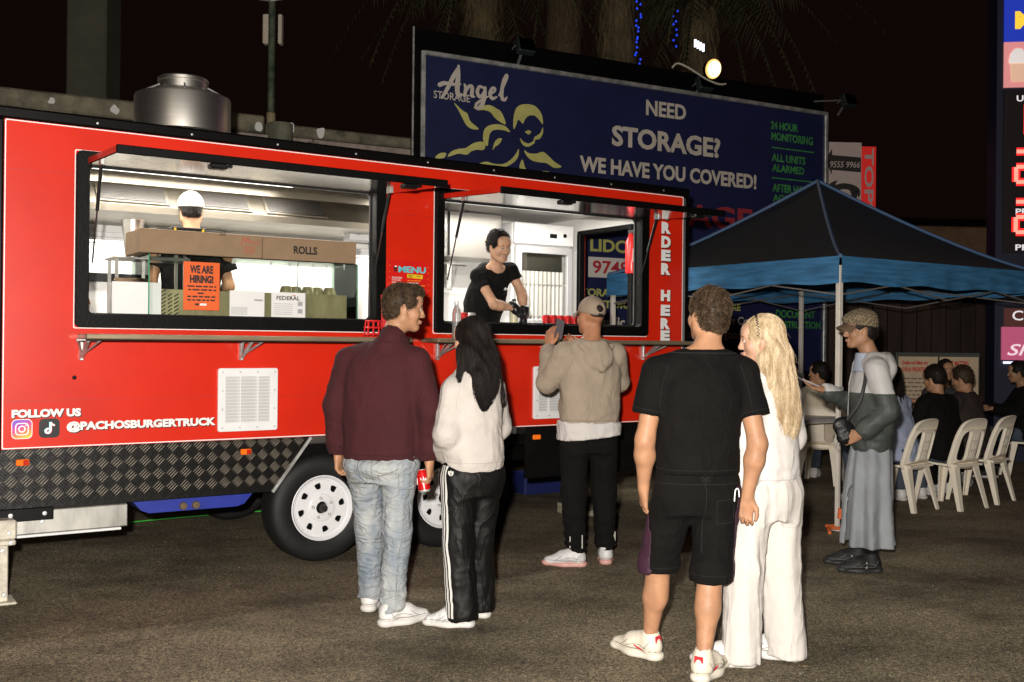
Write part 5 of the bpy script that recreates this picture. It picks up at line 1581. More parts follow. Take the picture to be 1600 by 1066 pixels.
        acc = np.zeros((nv, 3), np.float32); cnt = np.zeros(nv, np.float32)
        co = [(0, 0, 0), (1, 0, 0), (0, 1, 0), (1, 1, 0), (0, 0, 1), (1, 0, 1), (0, 1, 1), (1, 1, 1)]
        val = [d[I[0]+o[0], I[1]+o[1], I[2]+o[2]] for o in co]
        for a, b in ((0, 1), (2, 3), (4, 5), (6, 7), (0, 2), (1, 3), (4, 6), (5, 7), (0, 4), (1, 5), (2, 6), (3, 7)):
            m = (val[a] < 0) != (val[b] < 0)
            t = np.where(m, val[a]/np.where(m, val[a]-val[b], 1), 0)
            for ax_ in range(3):
                p = co[a][ax_]+(co[b][ax_]-co[a][ax_])*t
                acc[:, ax_] += np.where(m, p, 0)
            cnt += m
        acc /= cnt[:, None]
        V = np.empty((nv, 3), np.float32)
        for a in range(3):
            ax = s.ax[a]; i = I[a]
            V[:, a] = ax[i]+(ax[i+1]-ax[i])*acc[:, a]
        F = []
        for a in range(3):
            b, c_ = (a+1) % 3, (a+2) % 3
            sl0 = [slice(None)]*3; sl1 = [slice(None)]*3
            sl0[a] = slice(0, -1); sl1[a] = slice(1, None)
            m = ins[tuple(sl0)] != ins[tuple(sl1)]
            e = list(np.nonzero(m))
            ok = (e[b] > 0) & (e[c_] > 0) & (e[b] < act.shape[b]) & (e[c_] < act.shape[c_])
            e = [x[ok] for x in e]
            up = ins[tuple(e)]
            def at(db, dc):
                q = [None]*3; q[a] = e[a]; q[b] = e[b]-db; q[c_] = e[c_]-dc
                return vid[tuple(q)]
            q = np.stack([at(1, 1), at(0, 1), at(0, 0), at(1, 0)], 1)
            q[~up] = q[~up][:, ::-1]
            F.append(q)
        F = np.concatenate(F)
        F = F[(F >= 0).all(1)]
        # two light smoothing passes take the grid out of the surface
        for _ in range(smooth):
            sm = np.zeros_like(V); n_ = np.zeros(nv, np.float32)
            for i in range(4):
                np.add.at(sm, F[:, i], V[F[:, (i+1) % 4]]); np.add.at(n_, F[:, i], 1)
            sm /= np.maximum(n_, 1)[:, None]
            V = np.where(n_[:, None] > 0, V*.5+sm*.5, V)
        me = bpy.data.meshes.new(name)
        me.vertices.add(nv); me.vertices.foreach_set("co", V.ravel())
        me.loops.add(F.size); me.loops.foreach_set("vertex_index", F.ravel().astype(np.int32))
        me.polygons.add(len(F)); me.polygons.foreach_set("loop_start", np.arange(0, F.size, 4, dtype=np.int32))
        try: me.polygons.foreach_set("loop_total", np.full(len(F), 4, np.int32))
        except Exception: pass
        me.polygons.foreach_set("use_smooth", np.ones(len(F), bool))
        me.update(); me.validate()
        return me

def creases(scale, amp, seed, stretch=(1, 1, 1), warp=.5):
    """cloth folds: ridged, warped noise; stretch > 1 makes folds run across that axis"""
    st_ = np.array(stretch, np.float32)*scale
    def fn(P):
        Q = P*st_+seed*7.31
        w = vnoise(Q*.6+11.7)*warp*3
        Q = Q+w[:, None]
        n = vnoise(Q); m = vnoise(Q*2.1+5.2)
        return amp*(np.abs(2*n-1)-.5)+amp*.45*(np.abs(2*m-1)-.5)
    return fn

def zfall(fn, pts):
    """fold strength by height: pts (z, factor)"""
    zz = [p[0] for p in pts]; ff = [p[1] for p in pts]
    return lambda P: fn(P)*np.interp(P[:, 2], zz, ff)

# skin, hair
def skin(name, c):
    return mat("skin_"+name, c, .5, var=.13, vscale=16, sss=.05, bump=.12, bscale=240, spec=.35)

def head(v, c, Rm, f=1.0, fem=False, k=.012):
    """a head with a face: c = centre at eye height, Rm turns +Y to the gaze"""
    def P(x, y, z): return c+Rm @ (A3(x, y, z)*f)
    def E_(p, r, kk=k, op='u', rot=None): v.ell(P(*p), A3(*r)*f, kk, Rm if rot is None else Rm @ rot, op)
    j = .92 if fem else 1.0
    E_((0, -.014, .030), (.076, .097, .090), .02)
    E_((0, .028, -.030), (.060*j, .062, .088), .03)
    for sx in (-1, 1):
        v.cone(P(sx*.052*j, .0, -.055), P(sx*.022*j, .066, -.097), .028*f, .020*f, .03)
        E_((sx*.042, .060, -.028), (.026, .026, .028), .025)
    E_((0, .076, -.100), (.021*j, .018, .016), .025)
    v.cone(P(-.034, .080, .026), P(.034, .080, .026), .013*f, .013*f, .022)
    E_((0, .068, .055), (.055, .03, .04), .03)
    for sx in (-1, 1):
        E_((sx*.031, .101, .002), (.017, .016, .011), .014, 's')
        E_((sx*.031, .082, .002), (.0135, .0125, .0125), .004)
    v.cone(P(0, .092, .014), P(0, .111, -.032), .0085*f, .0125*f, .014)
    for sx in (-1, 1): E_((sx*.012, .100, -.036), (.009, .011, .008), .008)
    E_((0, .095, -.0600), (.022, .010, .0055), .006)
    E_((0, .093, -.0715), (.019, .0105, .0065), .006)
    for sx in (-1, 1):
        E_((sx*.078, -.008, -.012), (.0075, .021, .032), .008, rot=rotm(sx*-18, 8, 0))
        E_((sx*.0755, .008, -.034), (.007, .011, .013), .006)

def hand(v, w, d, n, side, curl=.6, f=1.0, spread=.10, thumb=.5):
    """w wrist, d along the palm, n out of the palm (palm side); side: +1 the thumb lies along d x n, -1 opposite"""
    d = A3(*d); d /= np.linalg.norm(d)
    n = A3(*n); n = n-d*float(n@d); n /= np.linalg.norm(n)
    s = np.cross(d, n)*side            # towards the thumb
    w = A3(*w)
    v.cone(w, w+d*.03*f, .026*f, .028*f, .02, n, .72)
    v.cone(w+d*.035*f+s*.012*f, w+d*.085*f+s*.018*f, .024*f, .023*f, .016, n, .62)
    v.cone(w+d*.035*f-s*.016*f, w+d*.078*f-s*.022*f, .022*f, .021*f, .016, n, .60)
    L = (.074, .082, .077, .060); rr_ = (.0088, .0090, .0086, .0078)
    for i in range(4):
        o = .030-.0205*i
        p = w+d*(.092-.004*abs(i-1.2))*f+s*o*f
        dd = d+s*(spread*(1.5-i)*.5); dd /= np.linalg.norm(dd)
        nn_ = n-dd*float(n@dd); nn_ /= np.linalg.norm(nn_)
        for j, (fr_, da) in enumerate(((.46, .6), (.30, 1.1), (.26, .8))):
            a = curl*(.9+.08*i)*da
            dd, nn_ = dd*math.cos(a)+nn_*math.sin(a), nn_*math.cos(a)-dd*math.sin(a)
            q = p+dd*L[i]*fr_*f
            v.cone(p, q, rr_[i]*f*(1-.06*j), rr_[i]*f*(.94-.08*j), .005)
            p = q
    tb = w+d*.022*f+s*.024*f+n*.004*f
    t1 = tb+(d*.6+s*(.75-.35*thumb)+n*.45*thumb)*.042*f
    t2 = t1+(d*.85+s*(.35-.45*thumb)+n*.55*thumb)*.033*f
    t3 = t2+(d*.9+s*(.1-.5*thumb)+n*.5*thumb)*.027*f
    v.cone(tb, t1, .015*f, .0115*f, .014); v.cone(t1, t2, .0112*f, .0102*f, .006); v.cone(t2, t3, .0102*f, .008*f, .004)

def shoe(t, c, yaw, m_up, m_sole, f=1.0, pitch=0.0, extra=None, lo=False, res=.006, trim=None):
    """a trainer at ankle point c (on the ground below the heel), toe towards yaw (0 = +Y); parts: upper, sole"""
    v = Vol((-.08, -.12, -.01), (.08, .24, .16), res)
    v.ell((0, -.045, .055), (.037, .045, .05), .02)
    v.cone((0, -.04, .06), (0, .06, .055), .036, .040, .03)
    v.cone((0, .05, .05), (.004, .155, .032), .042, .030, .03, (1, 0, 0), 1.12)
    v.cone((0, -.03, .07), (0, -.035, .115 if not lo else .09), .036, .037, .03)
    v.cone((0, .02, .08), (0, .06, .062), .030, .030, .03)
    v.ell((0, -.03, .135 if not lo else .12), (.026, .032, .035), .01, op='s')
    v.cut((0, 0, .012), (0, 0, -1)); v.disp(creases(38, .003, 3, (1, .7, 1)))
    u = mobj("shoe", v.mesh("shoe"), m_up, t, (c[0]-math.sin(yaw)*.03*f, c[1]+math.cos(yaw)*.03*f, c[2]), (R(pitch), 0, yaw))
    u.scale = (f, f, f)
    w = Vol((-.08, -.12, -.01), (.08, .24, .08), res)
    w.cone((0, -.048, .014), (.002, .05, .014), .043, .043, .02, (0, 0, 1), .55); w.cone((0, .05, .014), (.006, .158, .018), .044, .033, .03, (0, 0, 1), .6)
    w.ell((0, -.07, .022), (.036, .028, .024), .02); w.ell((.004, .165, .024), (.030, .03, .020), .02)
    w.cut((0, 0, .0005), (0, 0, -1)); w.cut((0, 0, .036), (0, 0, 1), .006)
    mobj("sole", w.mesh("sole"), m_sole, u)
    if res < .009:
        gp = mat("shoe_seam_grey", (.12, .115, .11), .8) if trim is None else trim  # dark grey for the welt gap and panel seams
        sk = Skin(u)
        sk.ring("welt", (0, .045), .042, gp, .0016, n=36, R_=.25)
        for sx in (-1, 1):
            for path in (((-.05, .05), (-.01, .062), (.03, .06), (.07, .048)), ((.06, .075), (.085, .055), (.11, .042)), ((-.06, .085), (-.045, .062), (-.03, .05))):
                q = spline(path, 4)
                sk.line("panel_seam", [((sx*.2, y, z), (-sx, 0, 0)) for y, z in q], gp, .0013)
    lc = MB()
    for k in range(5):
        y = .03+k*.018; z = .094-k*.0115
        lc.tube([(-.022, y-.004, z-.010), (-.008, y, z), (.008, y+.003, z), (.022, y+.006, z-.010)], .0032, 5)
    lc.build("laces", m_up if extra is None else extra, u)
    return u

def strands(name, items, m, parent, w=.0022):
    """hair drawn as many thin tapering ribbons; items: lists of points"""
    vs = []; fs = []
    for pts in items:
        P = [Vector(p) for p in pts]; n_ = len(P); b = len(vs)
        for i, p in enumerate(P):
            d = (P[min(i+1, n_-1)]-P[max(i-1, 0)])
            if d.length < 1e-7: d = Vector((0, 0, 1))
            d.normalize()
            a = d.orthogonal().normalized() if i == 0 else (a-d*a.dot(d)).normalized()
            b_ = d.cross(a)
            r_ = w*(1-.75*(i/(n_-1))**2)
            for k in range(3):
                t_ = 2*PI*k/3
                vs.append(p+(a*math.cos(t_)+b_*math.sin(t_))*r_)
        for i in range(n_-1):
            for k in range(3):
                k2 = (k+1) % 3
                fs.append((b+i*3+k, b+i*3+k2, b+(i+1)*3+k2, b+(i+1)*3+k))
    me = bpy.data.meshes.new(name); me.from_pydata(vs, [], fs)
    me.polygons.foreach_set("use_smooth", [True]*len(fs)); me.update()
    return mobj(name, me, m, parent)

def hair_mat(name, c, c2, rough=.55):
    return mat("hair_"+name, c, rough, col2=c2, vscale=40, stretch=(1, 1, .12), spec=.22)

def face_bits(t, c, Rm, f, browm, lipm=None):
    """eyes, brows, lips laid on the modelled face"""
    def P(x, y, z): return Vector(c+Rm @ (A3(x, y, z)*f))
    em_ = mat("eye_dark", (.02, .015, .012), .15); wh = mat("eye_white", (.6, .57, .54), .3)
    for sx in (-1, 1):
        mb_ = MB(); mb_.tube(spline([P(sx*.014, .099, .023), P(sx*.030, .0975, .029), P(sx*.047, .088, .023)], 4), [.0026]*4+[.003]*4+[.0016], 5); mb_.build("eyebrow", browm, t)
        q = P(sx*.031, .0845, .002)
        s_ = MB().lathe([(0, -.0115*f), (.006*f, -.0098*f), (.0098*f, -.006*f), (.0115*f, 0), (.0098*f, .006*f), (.006*f, .0098*f), (0, .0115*f)], 12)
        s_.build("eye", wh, t, q)
        q2 = P(sx*.031, .0935, .002)
        MB().lathe([(0, -.005*f), (.004*f, -.003*f), (.005*f, 0), (.004*f, .003*f), (0, .005*f)], 10).build("iris", em_, t, q2)
        mb_ = MB(); mb_.tube([P(sx*.020, .096, .006), P(sx*.031, .0985, .0085), P(sx*.043, .091, .005)], .0016, 5); mb_.build("eyelash", browm, t)
    if lipm is not None:
        mb_ = MB(); mb_.tube(spline([P(-.021, .096, -.0685), P(-.008, .1045, -.0620), P(0, .1045, -.0640), P(.008, .1045, -.0620), P(.021, .096, -.0685)], 4), [.0018]+[.0042]*15+[.0018], 6); mb_.build("lips", lipm, t)
        mb_ = MB(); mb_.tube(spline([P(-.018, .096, -.0705), P(0, .1035, -.0725), P(.018, .096, -.0705)], 5), [.0015]+[.0046]*9+[.0015], 6); mb_.build("lips", lipm, t)

from mathutils.kdtree import KDTree
from mathutils.bvhtree import BVHTree
def mesh_np(me):
    nv = len(me.vertices)
    co = np.empty(nv*3, np.float32); me.vertices.foreach_get("co", co); co = co.reshape(-1, 3)
    no = np.empty(nv*3, np.float32); me.vertex_normals.foreach_get("vector", no); no = no.reshape(-1, 3)
    return co, no

def comb(name, o, m, n, seed, flow, lmin, lmax, w=.0018, lift=.0015, jit=.25, steps=7, keep=None, loose=.0):
    """strands that start on the hair surface and are combed along it by flow(p) (a direction per point)"""
    co, no = mesh_np(o.data)
    kd = KDTree(len(co))
    for i, p in enumerate(co): kd.insert(p, i)
    kd.balance()
    rg = np.random.RandomState(seed); its = []
    for i in rg.randint(0, len(co), n):
        p, q = co[i], no[i]
        if keep is not None and not keep(p): continue
        l = rg.uniform(lmin, lmax); st_ = l/steps; wob = rg.normal(0, jit, 3)
        lf = lift*rg.uniform(.4, 1.6); pts = [p+q*lf]
        d0 = None
        for j in range(steps):
            d = np.array(flow(pts[-1]), np.float32)+wob
            d = d-q*float(d@q); d /= np.linalg.norm(d)+1e-6
            if d0 is not None: d = d*.6+d0*.4
            d0 = d
            r_ = pts[-1]+d*st_
            _, k, dist = kd.find(r_)
            q2 = no[k]; r2 = r_-q2*float((r_-co[k])@q2)+q2*(lf+loose*j/steps)
            if dist > .03: r2 = r_
            else: q = q2
            pts.append(r2)
        its.append(pts)
    return strands(name, its, m, o, w)

def stripe_on(t, name, me, m, rows, width):
    """a ribbon laid on a mesh: rows = list of (origin, direction, across) rays; width across"""
    bv = BVHTree.FromPolygons([v.co for v in me.vertices], [tuple(p.vertices) for p in me.polygons])
    L = []
    for o, d, a in rows:
        pr = []
        for s_ in (-.5, 0, .5):
            hit = bv.ray_cast(Vector(o)+Vector(a)*width*s_, Vector(d))
            if hit[0] is None: break
            pr.append(hit[0]-Vector(d)*.0025)
        if len(pr) == 3: L.append(pr)
    b = MB()
    vs = [p for r_ in L for p in r_]
    fs = []
    for i in range(len(L)-1):
        for k in range(2): fs.append((i*3+k, i*3+k+1, (i+1)*3+k+1, (i+1)*3+k))
    b.add(vs, fs, True)
    return b.build(name, m, t)

class Skin:
    """draws seams and bands on a finished garment by casting rays onto it"""
    def __init__(s, o):
        me = o.data; s.o = o
        s.bv = BVHTree.FromPolygons([v.co for v in me.vertices], [tuple(p.vertices) for p in me.polygons])
    def hit(s, o, d):
        h = s.bv.ray_cast(Vector(o), Vector(d).normalized())
        return h[0]
    def line(s, name, rays, m, r=.0016, off=.0005):
        pts = []
        for o, d in rays:
            h = s.hit(o, d)
            if h is not None: pts.append(h-Vector(d).normalized()*off)
        if len(pts) > 2: MB().tube(pts, r, 5).build(name, m, s.o)
    def ring(s, name, c, z, m, r=.0016, a0=0, a1=360, n=40, tilt=0.0, R_=.6):
        """a line round the body at height z about centre c (x, y)"""
        s.line(name, [((c[0]+R_*math.cos(R(a)), c[1]+R_*math.sin(R(a)), z+tilt*math.sin(R(a))), (-math.cos(R(a)), -math.sin(R(a)), 0)) for a in [a0+(a1-a0)*i/n for i in range(n+1)]], m, r)
    def back(s, name, pts, m, r=.0016, n=8):
        """polyline of (x, z) on the back, seen from -Y"""
        q = []
        for i in range(len(pts)-1):
            for k in range(n): q.append((pts[i][0]+(pts[i+1][0]-pts[i][0])*k/n, pts[i][1]+(pts[i+1][1]-pts[i][1])*k/n))
        q.append(pts[-1])
        s.line(name, [((x, -.7, z), (0, 1, 0)) for x, z in q], m, r)
    def limb(s, name, a, b, f_, m, r=.0016, n=22):
        """a ring round a limb a->b at fraction f_"""
        a = Vector(a); b = Vector(b); d = (b-a).normalized(); c = a.lerp(b, f_)
        u = d.orthogonal().normalized(); w = d.cross(u)
        rays = []
        for i in range(n+1):
            t_ = 2*PI*i/n; e_ = u*math.cos(t_)+w*math.sin(t_)
            rays.append((c+e_*.115, -e_))
        s.line(name, rays, m, r)
# ------------------------------------------------------------------ figures
def joints(f, feetL, feetR, elL, wrL, elR, wrR, sx=.185, shz=1.445, lean=(0, 0), hipz=.93, neckoff=(0, 0), headc=None, head_ang=(0, 0, 0), knee=.02, hip0=(0, 0)):
    J = {}
    J['f'] = f
    for s_, sg_, ft in (('L', -1, feetL), ('R', 1, feetR)):
        J['hip'+s_] = A3(hip0[0]+sg_*.088*f, hip0[1], hipz*f)
        J['ank'+s_] = A3(ft[0], ft[1], .085*f+(ft[3] if len(ft) > 3 else 0))
        yw = R(ft[2]); m = (J['hip'+s_]*.47+J['ank'+s_]*.53)
        J['kne'+s_] = m+A3(-math.sin(yw)*knee, math.cos(yw)*knee, 0)
        J['yaw'+s_] = yw
        J['sh'+s_] = A3(lean[0]+sg_*sx*f, lean[1], shz*f)
    J['elL'], J['wrL'], J['elR'], J['wrR'] = A3(*elL), A3(*wrL), A3(*elR), A3(*wrR)
    J['neck'] = A3(lean[0]+neckoff[0]*.5, lean[1]-.01, 1.49*f)
    J['head'] = A3(*(headc if headc is not None else (lean[0]+neckoff[0], lean[1]+.025+neckoff[1], 1.665*f)))
    J['R'] = rotm(*head_ang)
    J['lean'] = lean; J['hip0'] = hip0
    return J

def skin_body(t, J, m, hands, fem=False, b=1.0, res=.012, legs=True, name="body", headf=None, legb=.76):
    """one continuous skin surface: trunk, limbs, hands, neck, head"""
    f = J['f']; hf = headf or f
    P = np.array([J[a+b_] for a in ('hip', 'ank', 'kne', 'sh', 'el', 'wr') for b_ in 'LR']+[J['head'], J['neck']])
    lo = P.min(0)-np.array([.24, .24, .10]); hi = P.max(0)+np.array([.24, .24, .17])
    if not legs: lo[2] = max(lo[2], J['hipL'][2]-.15)
    fn_ = .0062 if res < .013 else .009
    fine = [(J['head']-.115*hf, J['head']+.125*hf, fn_)]
    for s_ in 'LR':
        if s_ in hands: fine.append((J['wr'+s_]+A3(*hands[s_]['d'])*.08-.06, J['wr'+s_]+A3(*hands[s_]['d'])*.08+.06, fn_-.001))
    v = Vol(lo, hi, res, fine)
    l = J['lean']; h0 = J['hip0']
    g_ = lambda a: (h0[0]*(1-a)+l[0]*a, h0[1]*(1-a)+l[1]*a)
    zh = J['hipL'][2]; zs = J['shL'][2]
    secs = []
    for a, rx, ry in ((-.10, .15, .10), (.08, .155, .105), (.33, .13, .092), (.66, .15, .105), (.88, .15, .09), (1.03, .10, .06)):
        c = g_(min(1, max(0, a))); secs.append((zh+(zs-zh)*a, c[0], c[1], rx*f*b*(.92 if fem else 1), ry*f*b))
    v.stack(secs, .03)
    for s_ in 'LR':
        if legs:
            lb = b*legb
            v.cone(J['hip'+s_], J['kne'+s_], .082*f*lb, .054*f*lb, .05)
            d = (J['ank'+s_]-J['kne'+s_])
            v.cone(J['kne'+s_], J['kne'+s_]+d*.45, .052*f*lb, .050*f*lb, .03); v.cone(J['kne'+s_]+d*.45, J['ank'+s_], .050*f*lb, .031*f*min(1, legb*1.15), .03)
            yw = J['yaw'+s_]
            bk_ = A3(math.sin(yw), -math.cos(yw), 0)
            v.ell(J['kne'+s_]+d*.30+bk_*.012, (.045*f*lb, .045*f*lb, .11*f), .03)
            v.cone(J['ank'+s_], J['ank'+s_]-bk_*.11*f-A3(0, 0, .045*f), .036*f, .026*f, .03)
        v.cone(J['sh'+s_], J['el'+s_], .050*f*b, .040*f*b, .04); v.ell(J['sh'+s_], np.array((.058, .056, .058))*f*b, .04)
        m_ = J['el'+s_]*.7+J['wr'+s_]*.3
        v.cone(J['el'+s_], m_, .039*f*b, .041*f*b, .03); v.cone(m_, J['wr'+s_], .041*f*b, .026*f, .03)
        if s_ in hands:
            H = hands[s_]
            hand(v, J['wr'+s_], H['d'], H['n'], H.get('side', 1), H.get('curl', .5), f*.98, H.get('spread', .1), H.get('thumb', .5))
    v.cone(J['neck']-A3(0, 0, .03), J['head']+J['R'] @ A3(0, -.022, -.075)*hf, .062*hf*(.86 if fem else 1), .056*hf*(.86 if fem else 1), .045)
    v.cone(J['neck']-A3(.07*f, 0, .035*f), J['neck']+A3(.07*f, 0, -.035*f), .04*f, .04*f, .05)
    head(v, J['head'], J['R'], hf, fem)
    return mobj(name, v.mesh(name, 2), m, t)

def bounds(J, keys, pad):
    P = np.array([J[k] for k in keys]); return P.min(0)-np.array(pad[0]), P.max(0)+np.array(pad[1])

def top(t, name, J, m, secs, ar, hem, res=.009, sleeve=1.0, fold=.010, seed=1, collar=None, hood=None, neckcut=True, k=.04, extra=None, p=2.3, drop=0.0, scale=9, cuffs=True, vst=(1, 1, .6)):
    """shirt, hoodie or sweater. secs as in Vol.stack; ar = (shoulder, elbow, wrist) radii; sleeve = share of the lower arm covered, or (-x) of the upper arm"""
    keys = ['shL', 'shR', 'elL', 'elR', 'neck'] + (['wrL', 'wrR'] if sleeve > 0 else [])
    lo, hi = bounds(J, keys, ((.20, .24, .2), (.20, .24, .14)))
    q = np.array(secs)
    lo = np.minimum(lo, [(q[:, 1]-q[:, 3]).min()-.05, (q[:, 2]-q[:, 4]).min()-.05, min(hem, lo[2]+.08)-.04]); hi = np.maximum(hi, [(q[:, 1]+q[:, 3]).max()+.05, (q[:, 2]+q[:, 4]).max()+.05, q[:, 0].max()+.04])
    if sleeve > 0: lo[2] = min(lo[2], J['wrL'][2]-.06, J['wrR'][2]-.06, hem-.05)
    else: lo[2] = hem-.05
    v = Vol(lo, hi, res)
    v.stack(secs, .02, p)
    for s_ in 'LR':
        sh = J['sh'+s_]+A3(0, 0, -drop); el = J['el'+s_]; wr = J['wr'+s_]
        v.cone(J['neck']+A3(0, 0, -.045), sh, .068, ar[0]*.86, k*.8); v.cone(J['neck']*.5+sh*.5+A3(0, 0, -.02), sh, .07, ar[0]*.8, k*.5)
        if sleeve > 0:
            v.cone(sh, el, ar[0], ar[1], k*.6); e = el+(wr-el)*sleeve
            v.cone(el, e, ar[1], ar[2], .025, flat=True)
            if cuffs:
                u = (wr-el)/np.linalg.norm(wr-el)
                v.cone(e-u*.085, e-u*.055, ar[2]*1.18, ar[2]*1.2, .025)
        else:
            e = sh+(el-sh)*(-sleeve)
            v.cone(sh, e, ar[0], ar[1], k*.5, flat=True)
    if collar: v.cone(J['neck']+A3(0, .0, -.02), J['neck']+A3(*collar[0]), collar[1], collar[2], .03)
    if hood is not None: hood(v)
    if extra is not None: extra(v)
    v.cut((0, 0, hem), (0, 0, -1), .012)
    zs = J['shL'][2]
    v.disp(creases(scale, fold*1.3, seed, vst, .7))
    v.disp(zfall(creases(scale*1.7, fold*.9, seed+3, (.7, .7, 1.6), .8), ((hem, 1.3), (hem+.25, .6), (zs, .4))))
    if neckcut:
        a = J['neck']; b_ = J['head']-A3(0, 0, .08)
        u = (b_-a)/np.linalg.norm(b_-a)
        r_ = neckcut if neckcut is not True else .06
        v.cone(a+u*.01, a+u*.16, r_, r_*1.12, .012, op='s')
    return mobj(name, v.mesh(name), m, t), v

def legsw(t, name, J, m, waist, legr, hem, res=.009, fold=.010, seed=2, top_r=(.17, .125), crotch=.80, shoewide=None, hemcut=True, stack=0.0, p=2.3, seat=.0, inner=0.0, scale=9, vst=(1, 1, .55), hfold=1.0):
    """trousers / shorts: waist height, leg radii (thigh, knee, hem), hem height (or (L, R))"""
    f = J['f']
    lo, hi = bounds(J, ['hipL', 'hipR', 'kneL', 'kneR', 'ankL', 'ankR'], ((.24, .24, .12), (.24, .24, .1)))
    hm = hem if hasattr(hem, '__len__') else (hem, hem)
    lo[2] = min(hm)-.04; hi[2] = waist+.04
    v = Vol(lo, hi, res)
    h0 = J['hip0']
    v.stack([(crotch*f-.05, h0[0], h0[1], top_r[0]*.9, top_r[1]*.9), (crotch*f+.06, h0[0], h0[1]-seat, top_r[0]*1.03, top_r[1]*1.06), (waist-.06, h0[0], h0[1], top_r[0]*.97, top_r[1]*.95), (waist, h0[0], h0[1], top_r[0]*.93, top_r[1]*.9)], .03, p)
    for s_, sg_, z in (('L', -1, hm[0]), ('R', 1, hm[1])):
        h_ = J['hip'+s_]+A3(sg_*.012, 0, -.06); kn = J['kne'+s_]; an = J['ank'+s_]
        v.cone(h_, kn, legr[0], legr[1], .05)
        v.cone(kn, an-A3(0, 0, .08*f), legr[1], legr[2], .03)
    for s_, z in (('L', hm[0]), ('R', hm[1])):
        an = J['ank'+s_]
        # hem cut only near this leg
        a = J['ankL'][:2]; b_ = J['ankR'][:2]
        mid = (a+b_)/2; n = (an[:2]-mid); n = n/(np.linalg.norm(n)+1e-6)
        X = v.ax[0][:, None, None]; Y = v.ax[1][None, :, None]; Z = v.ax[2][None, None, :]
        mine = ((X-mid[0])*n[0]+(Y-mid[1])*n[1]) > 0
        v.d = np.where(mine & np.ones_like(v.d, bool), np.maximum(v.d, z-Z), v.d)
    v.disp(creases(scale, fold*1.3, seed, vst, .7))
    kz = J['kneL'][2]
    v.disp(zfall(creases(scale*1.8, fold*.8*hfold, seed+5, (.6, .6, 1.9), .5), ((hm[0], 1.3), (hm[0]+.2, .8), (kz, 1.0), (kz+.25, .4), (waist, .5))))
    if stack: v.disp(zfall(lambda P: stack*np.sin(P[:, 2]*95+vnoise(P*14)*5), ((hm[0], 1), (hm[0]+.16, .7), (hm[0]+.3, 0))))
    return mobj(name, v.mesh(name), m, t), v

def cap_hair(t, J, m, hf=1.0, thick=.012, face=True, nape=-.075, fade=True, n=1500, L=.02, seed=1, flow=(0, -.6, -.5), quiff=0.0, ears=True, m2=None, fore=0.0):
    """short hair: a close cap plus fine tufts"""
    c, Rm = J['head'], J['R']
    v = Vol(c-.17*hf, c+.17*hf, .006)
    def P(x, y, z): return c+Rm @ (A3(x, y, z)*hf)
    def E_(p, r, k=.01, op='u'): v.ell(P(*p), A3(*r)*hf, k, Rm, op)
    E_((0, -.016, .034), (.076+thick*.75, .097+thick*.8, .090+thick), .01)
    E_((0, -.045, -.02), (.068+thick*.4, .060+thick*.5, .07), .02)
    if quiff: E_((0, .055, .095), (.055, .045, .03+quiff), .03)
    if face:
        E_((0, .108, -.050+fore), (.090, .066, .102), .008, 's')
        for sx in ((-1, 1) if ears else ()): E_((sx*.088, .010, -.036), (.028, .030, .040), .01, 's')
    # nape
    Z = None
    nrm = Rm @ A3(0, .35, -1); v.cut(P(0, -.06, nape), nrm, .01)
    fl_ = Rm @ A3(*flow)
    v.disp(lambda Q: .006*(vnoise(Q*85)-.5)+.009*(vnoise(Q*38+3)-.5), .03)
    o = mobj("hair", v.mesh("hair"), m, t)
    if n:
        comb("hair_tufts", o, m, n*2//3, seed, lambda p: fl_, L*.7, L*1.5, .0015, .0015, .5, 4, loose=L*.4)
        comb("hair_tufts", o, m2 or m, n//3, seed+9, lambda p: fl_, L*.7, L*1.4, .0014, .002, .5, 4, loose=L*.45)
    return o

def long_hair(t, J, m, hf, back, ends, n=520, seed=2, width=.10, vol=None, part=0.0, base=True, wave=.012, strand_w=.0021, cover=(-180, 180), wisps=0, hairline=.055):
    """long hair: strands run from the parting over the skull and fall along the given guide: back = list of (z drop, x, y) centre points"""
    c, Rm = J['head'], J['R']
    def P(x, y, z): return c+Rm @ (A3(x, y, z)*hf)
    o = None
    v = Vol(np.minimum(c-.17, A3(c[0]-.26, c[1]-.30, ends-.05)), np.maximum(c+.17, A3(c[0]+.26, c[1]+.2, c[2]+.17)), .0075)
    v.ell(P(0, -.018, .036), A3(.087, .107, .098)*hf, .01, Rm)
    v.ell(P(0, -.05, -.05), A3(.080, .066, .10)*hf, .03, Rm)
    v.ell(P(0, .112, -.045), A3(.080, .070, .110)*hf, .01, Rm, 's')
    if vol is not None: vol(v, P)
    v.disp(lambda Q: .0028*np.sin(150*(Q[:, 0]*1.0+Q[:, 1]*.8)+5*vnoise(Q*5)+2*vnoise(Q*9))+.012*(vnoise(Q*np.array([22, 22, 4]))-.5), .03)
    o = mobj("hair", v.mesh("hair"), m, t)
    cr_ = P(part, .03, .14)
    def flow(p):
        rel = Rm.T @ (p-c)/hf
        if rel[2] > 0.0:
            d = p-cr_; return d/np.linalg.norm(d)+A3(0, 0, -.35)+Rm @ A3(0, -.5, 0)
        return A3(0, 0, -1)
    comb("hair_locks", o, m, n, seed, flow, .08, .24, strand_w*.5, .0010, .07, 8, loose=.002)
    comb("hair_ends", o, m, n//3, seed+1, lambda p: A3(.25*math.sin(p[2]*22+p[0]*40), 0, -1), .10, .22, strand_w*.6, .002, .22, 9, keep=lambda p: p[2] < ends+.30, loose=.012)
    comb("flyaways", o, m, 120, seed+2, flow, .04, .12, strand_w*.28, .003, .6, 7, loose=.02)
    return o

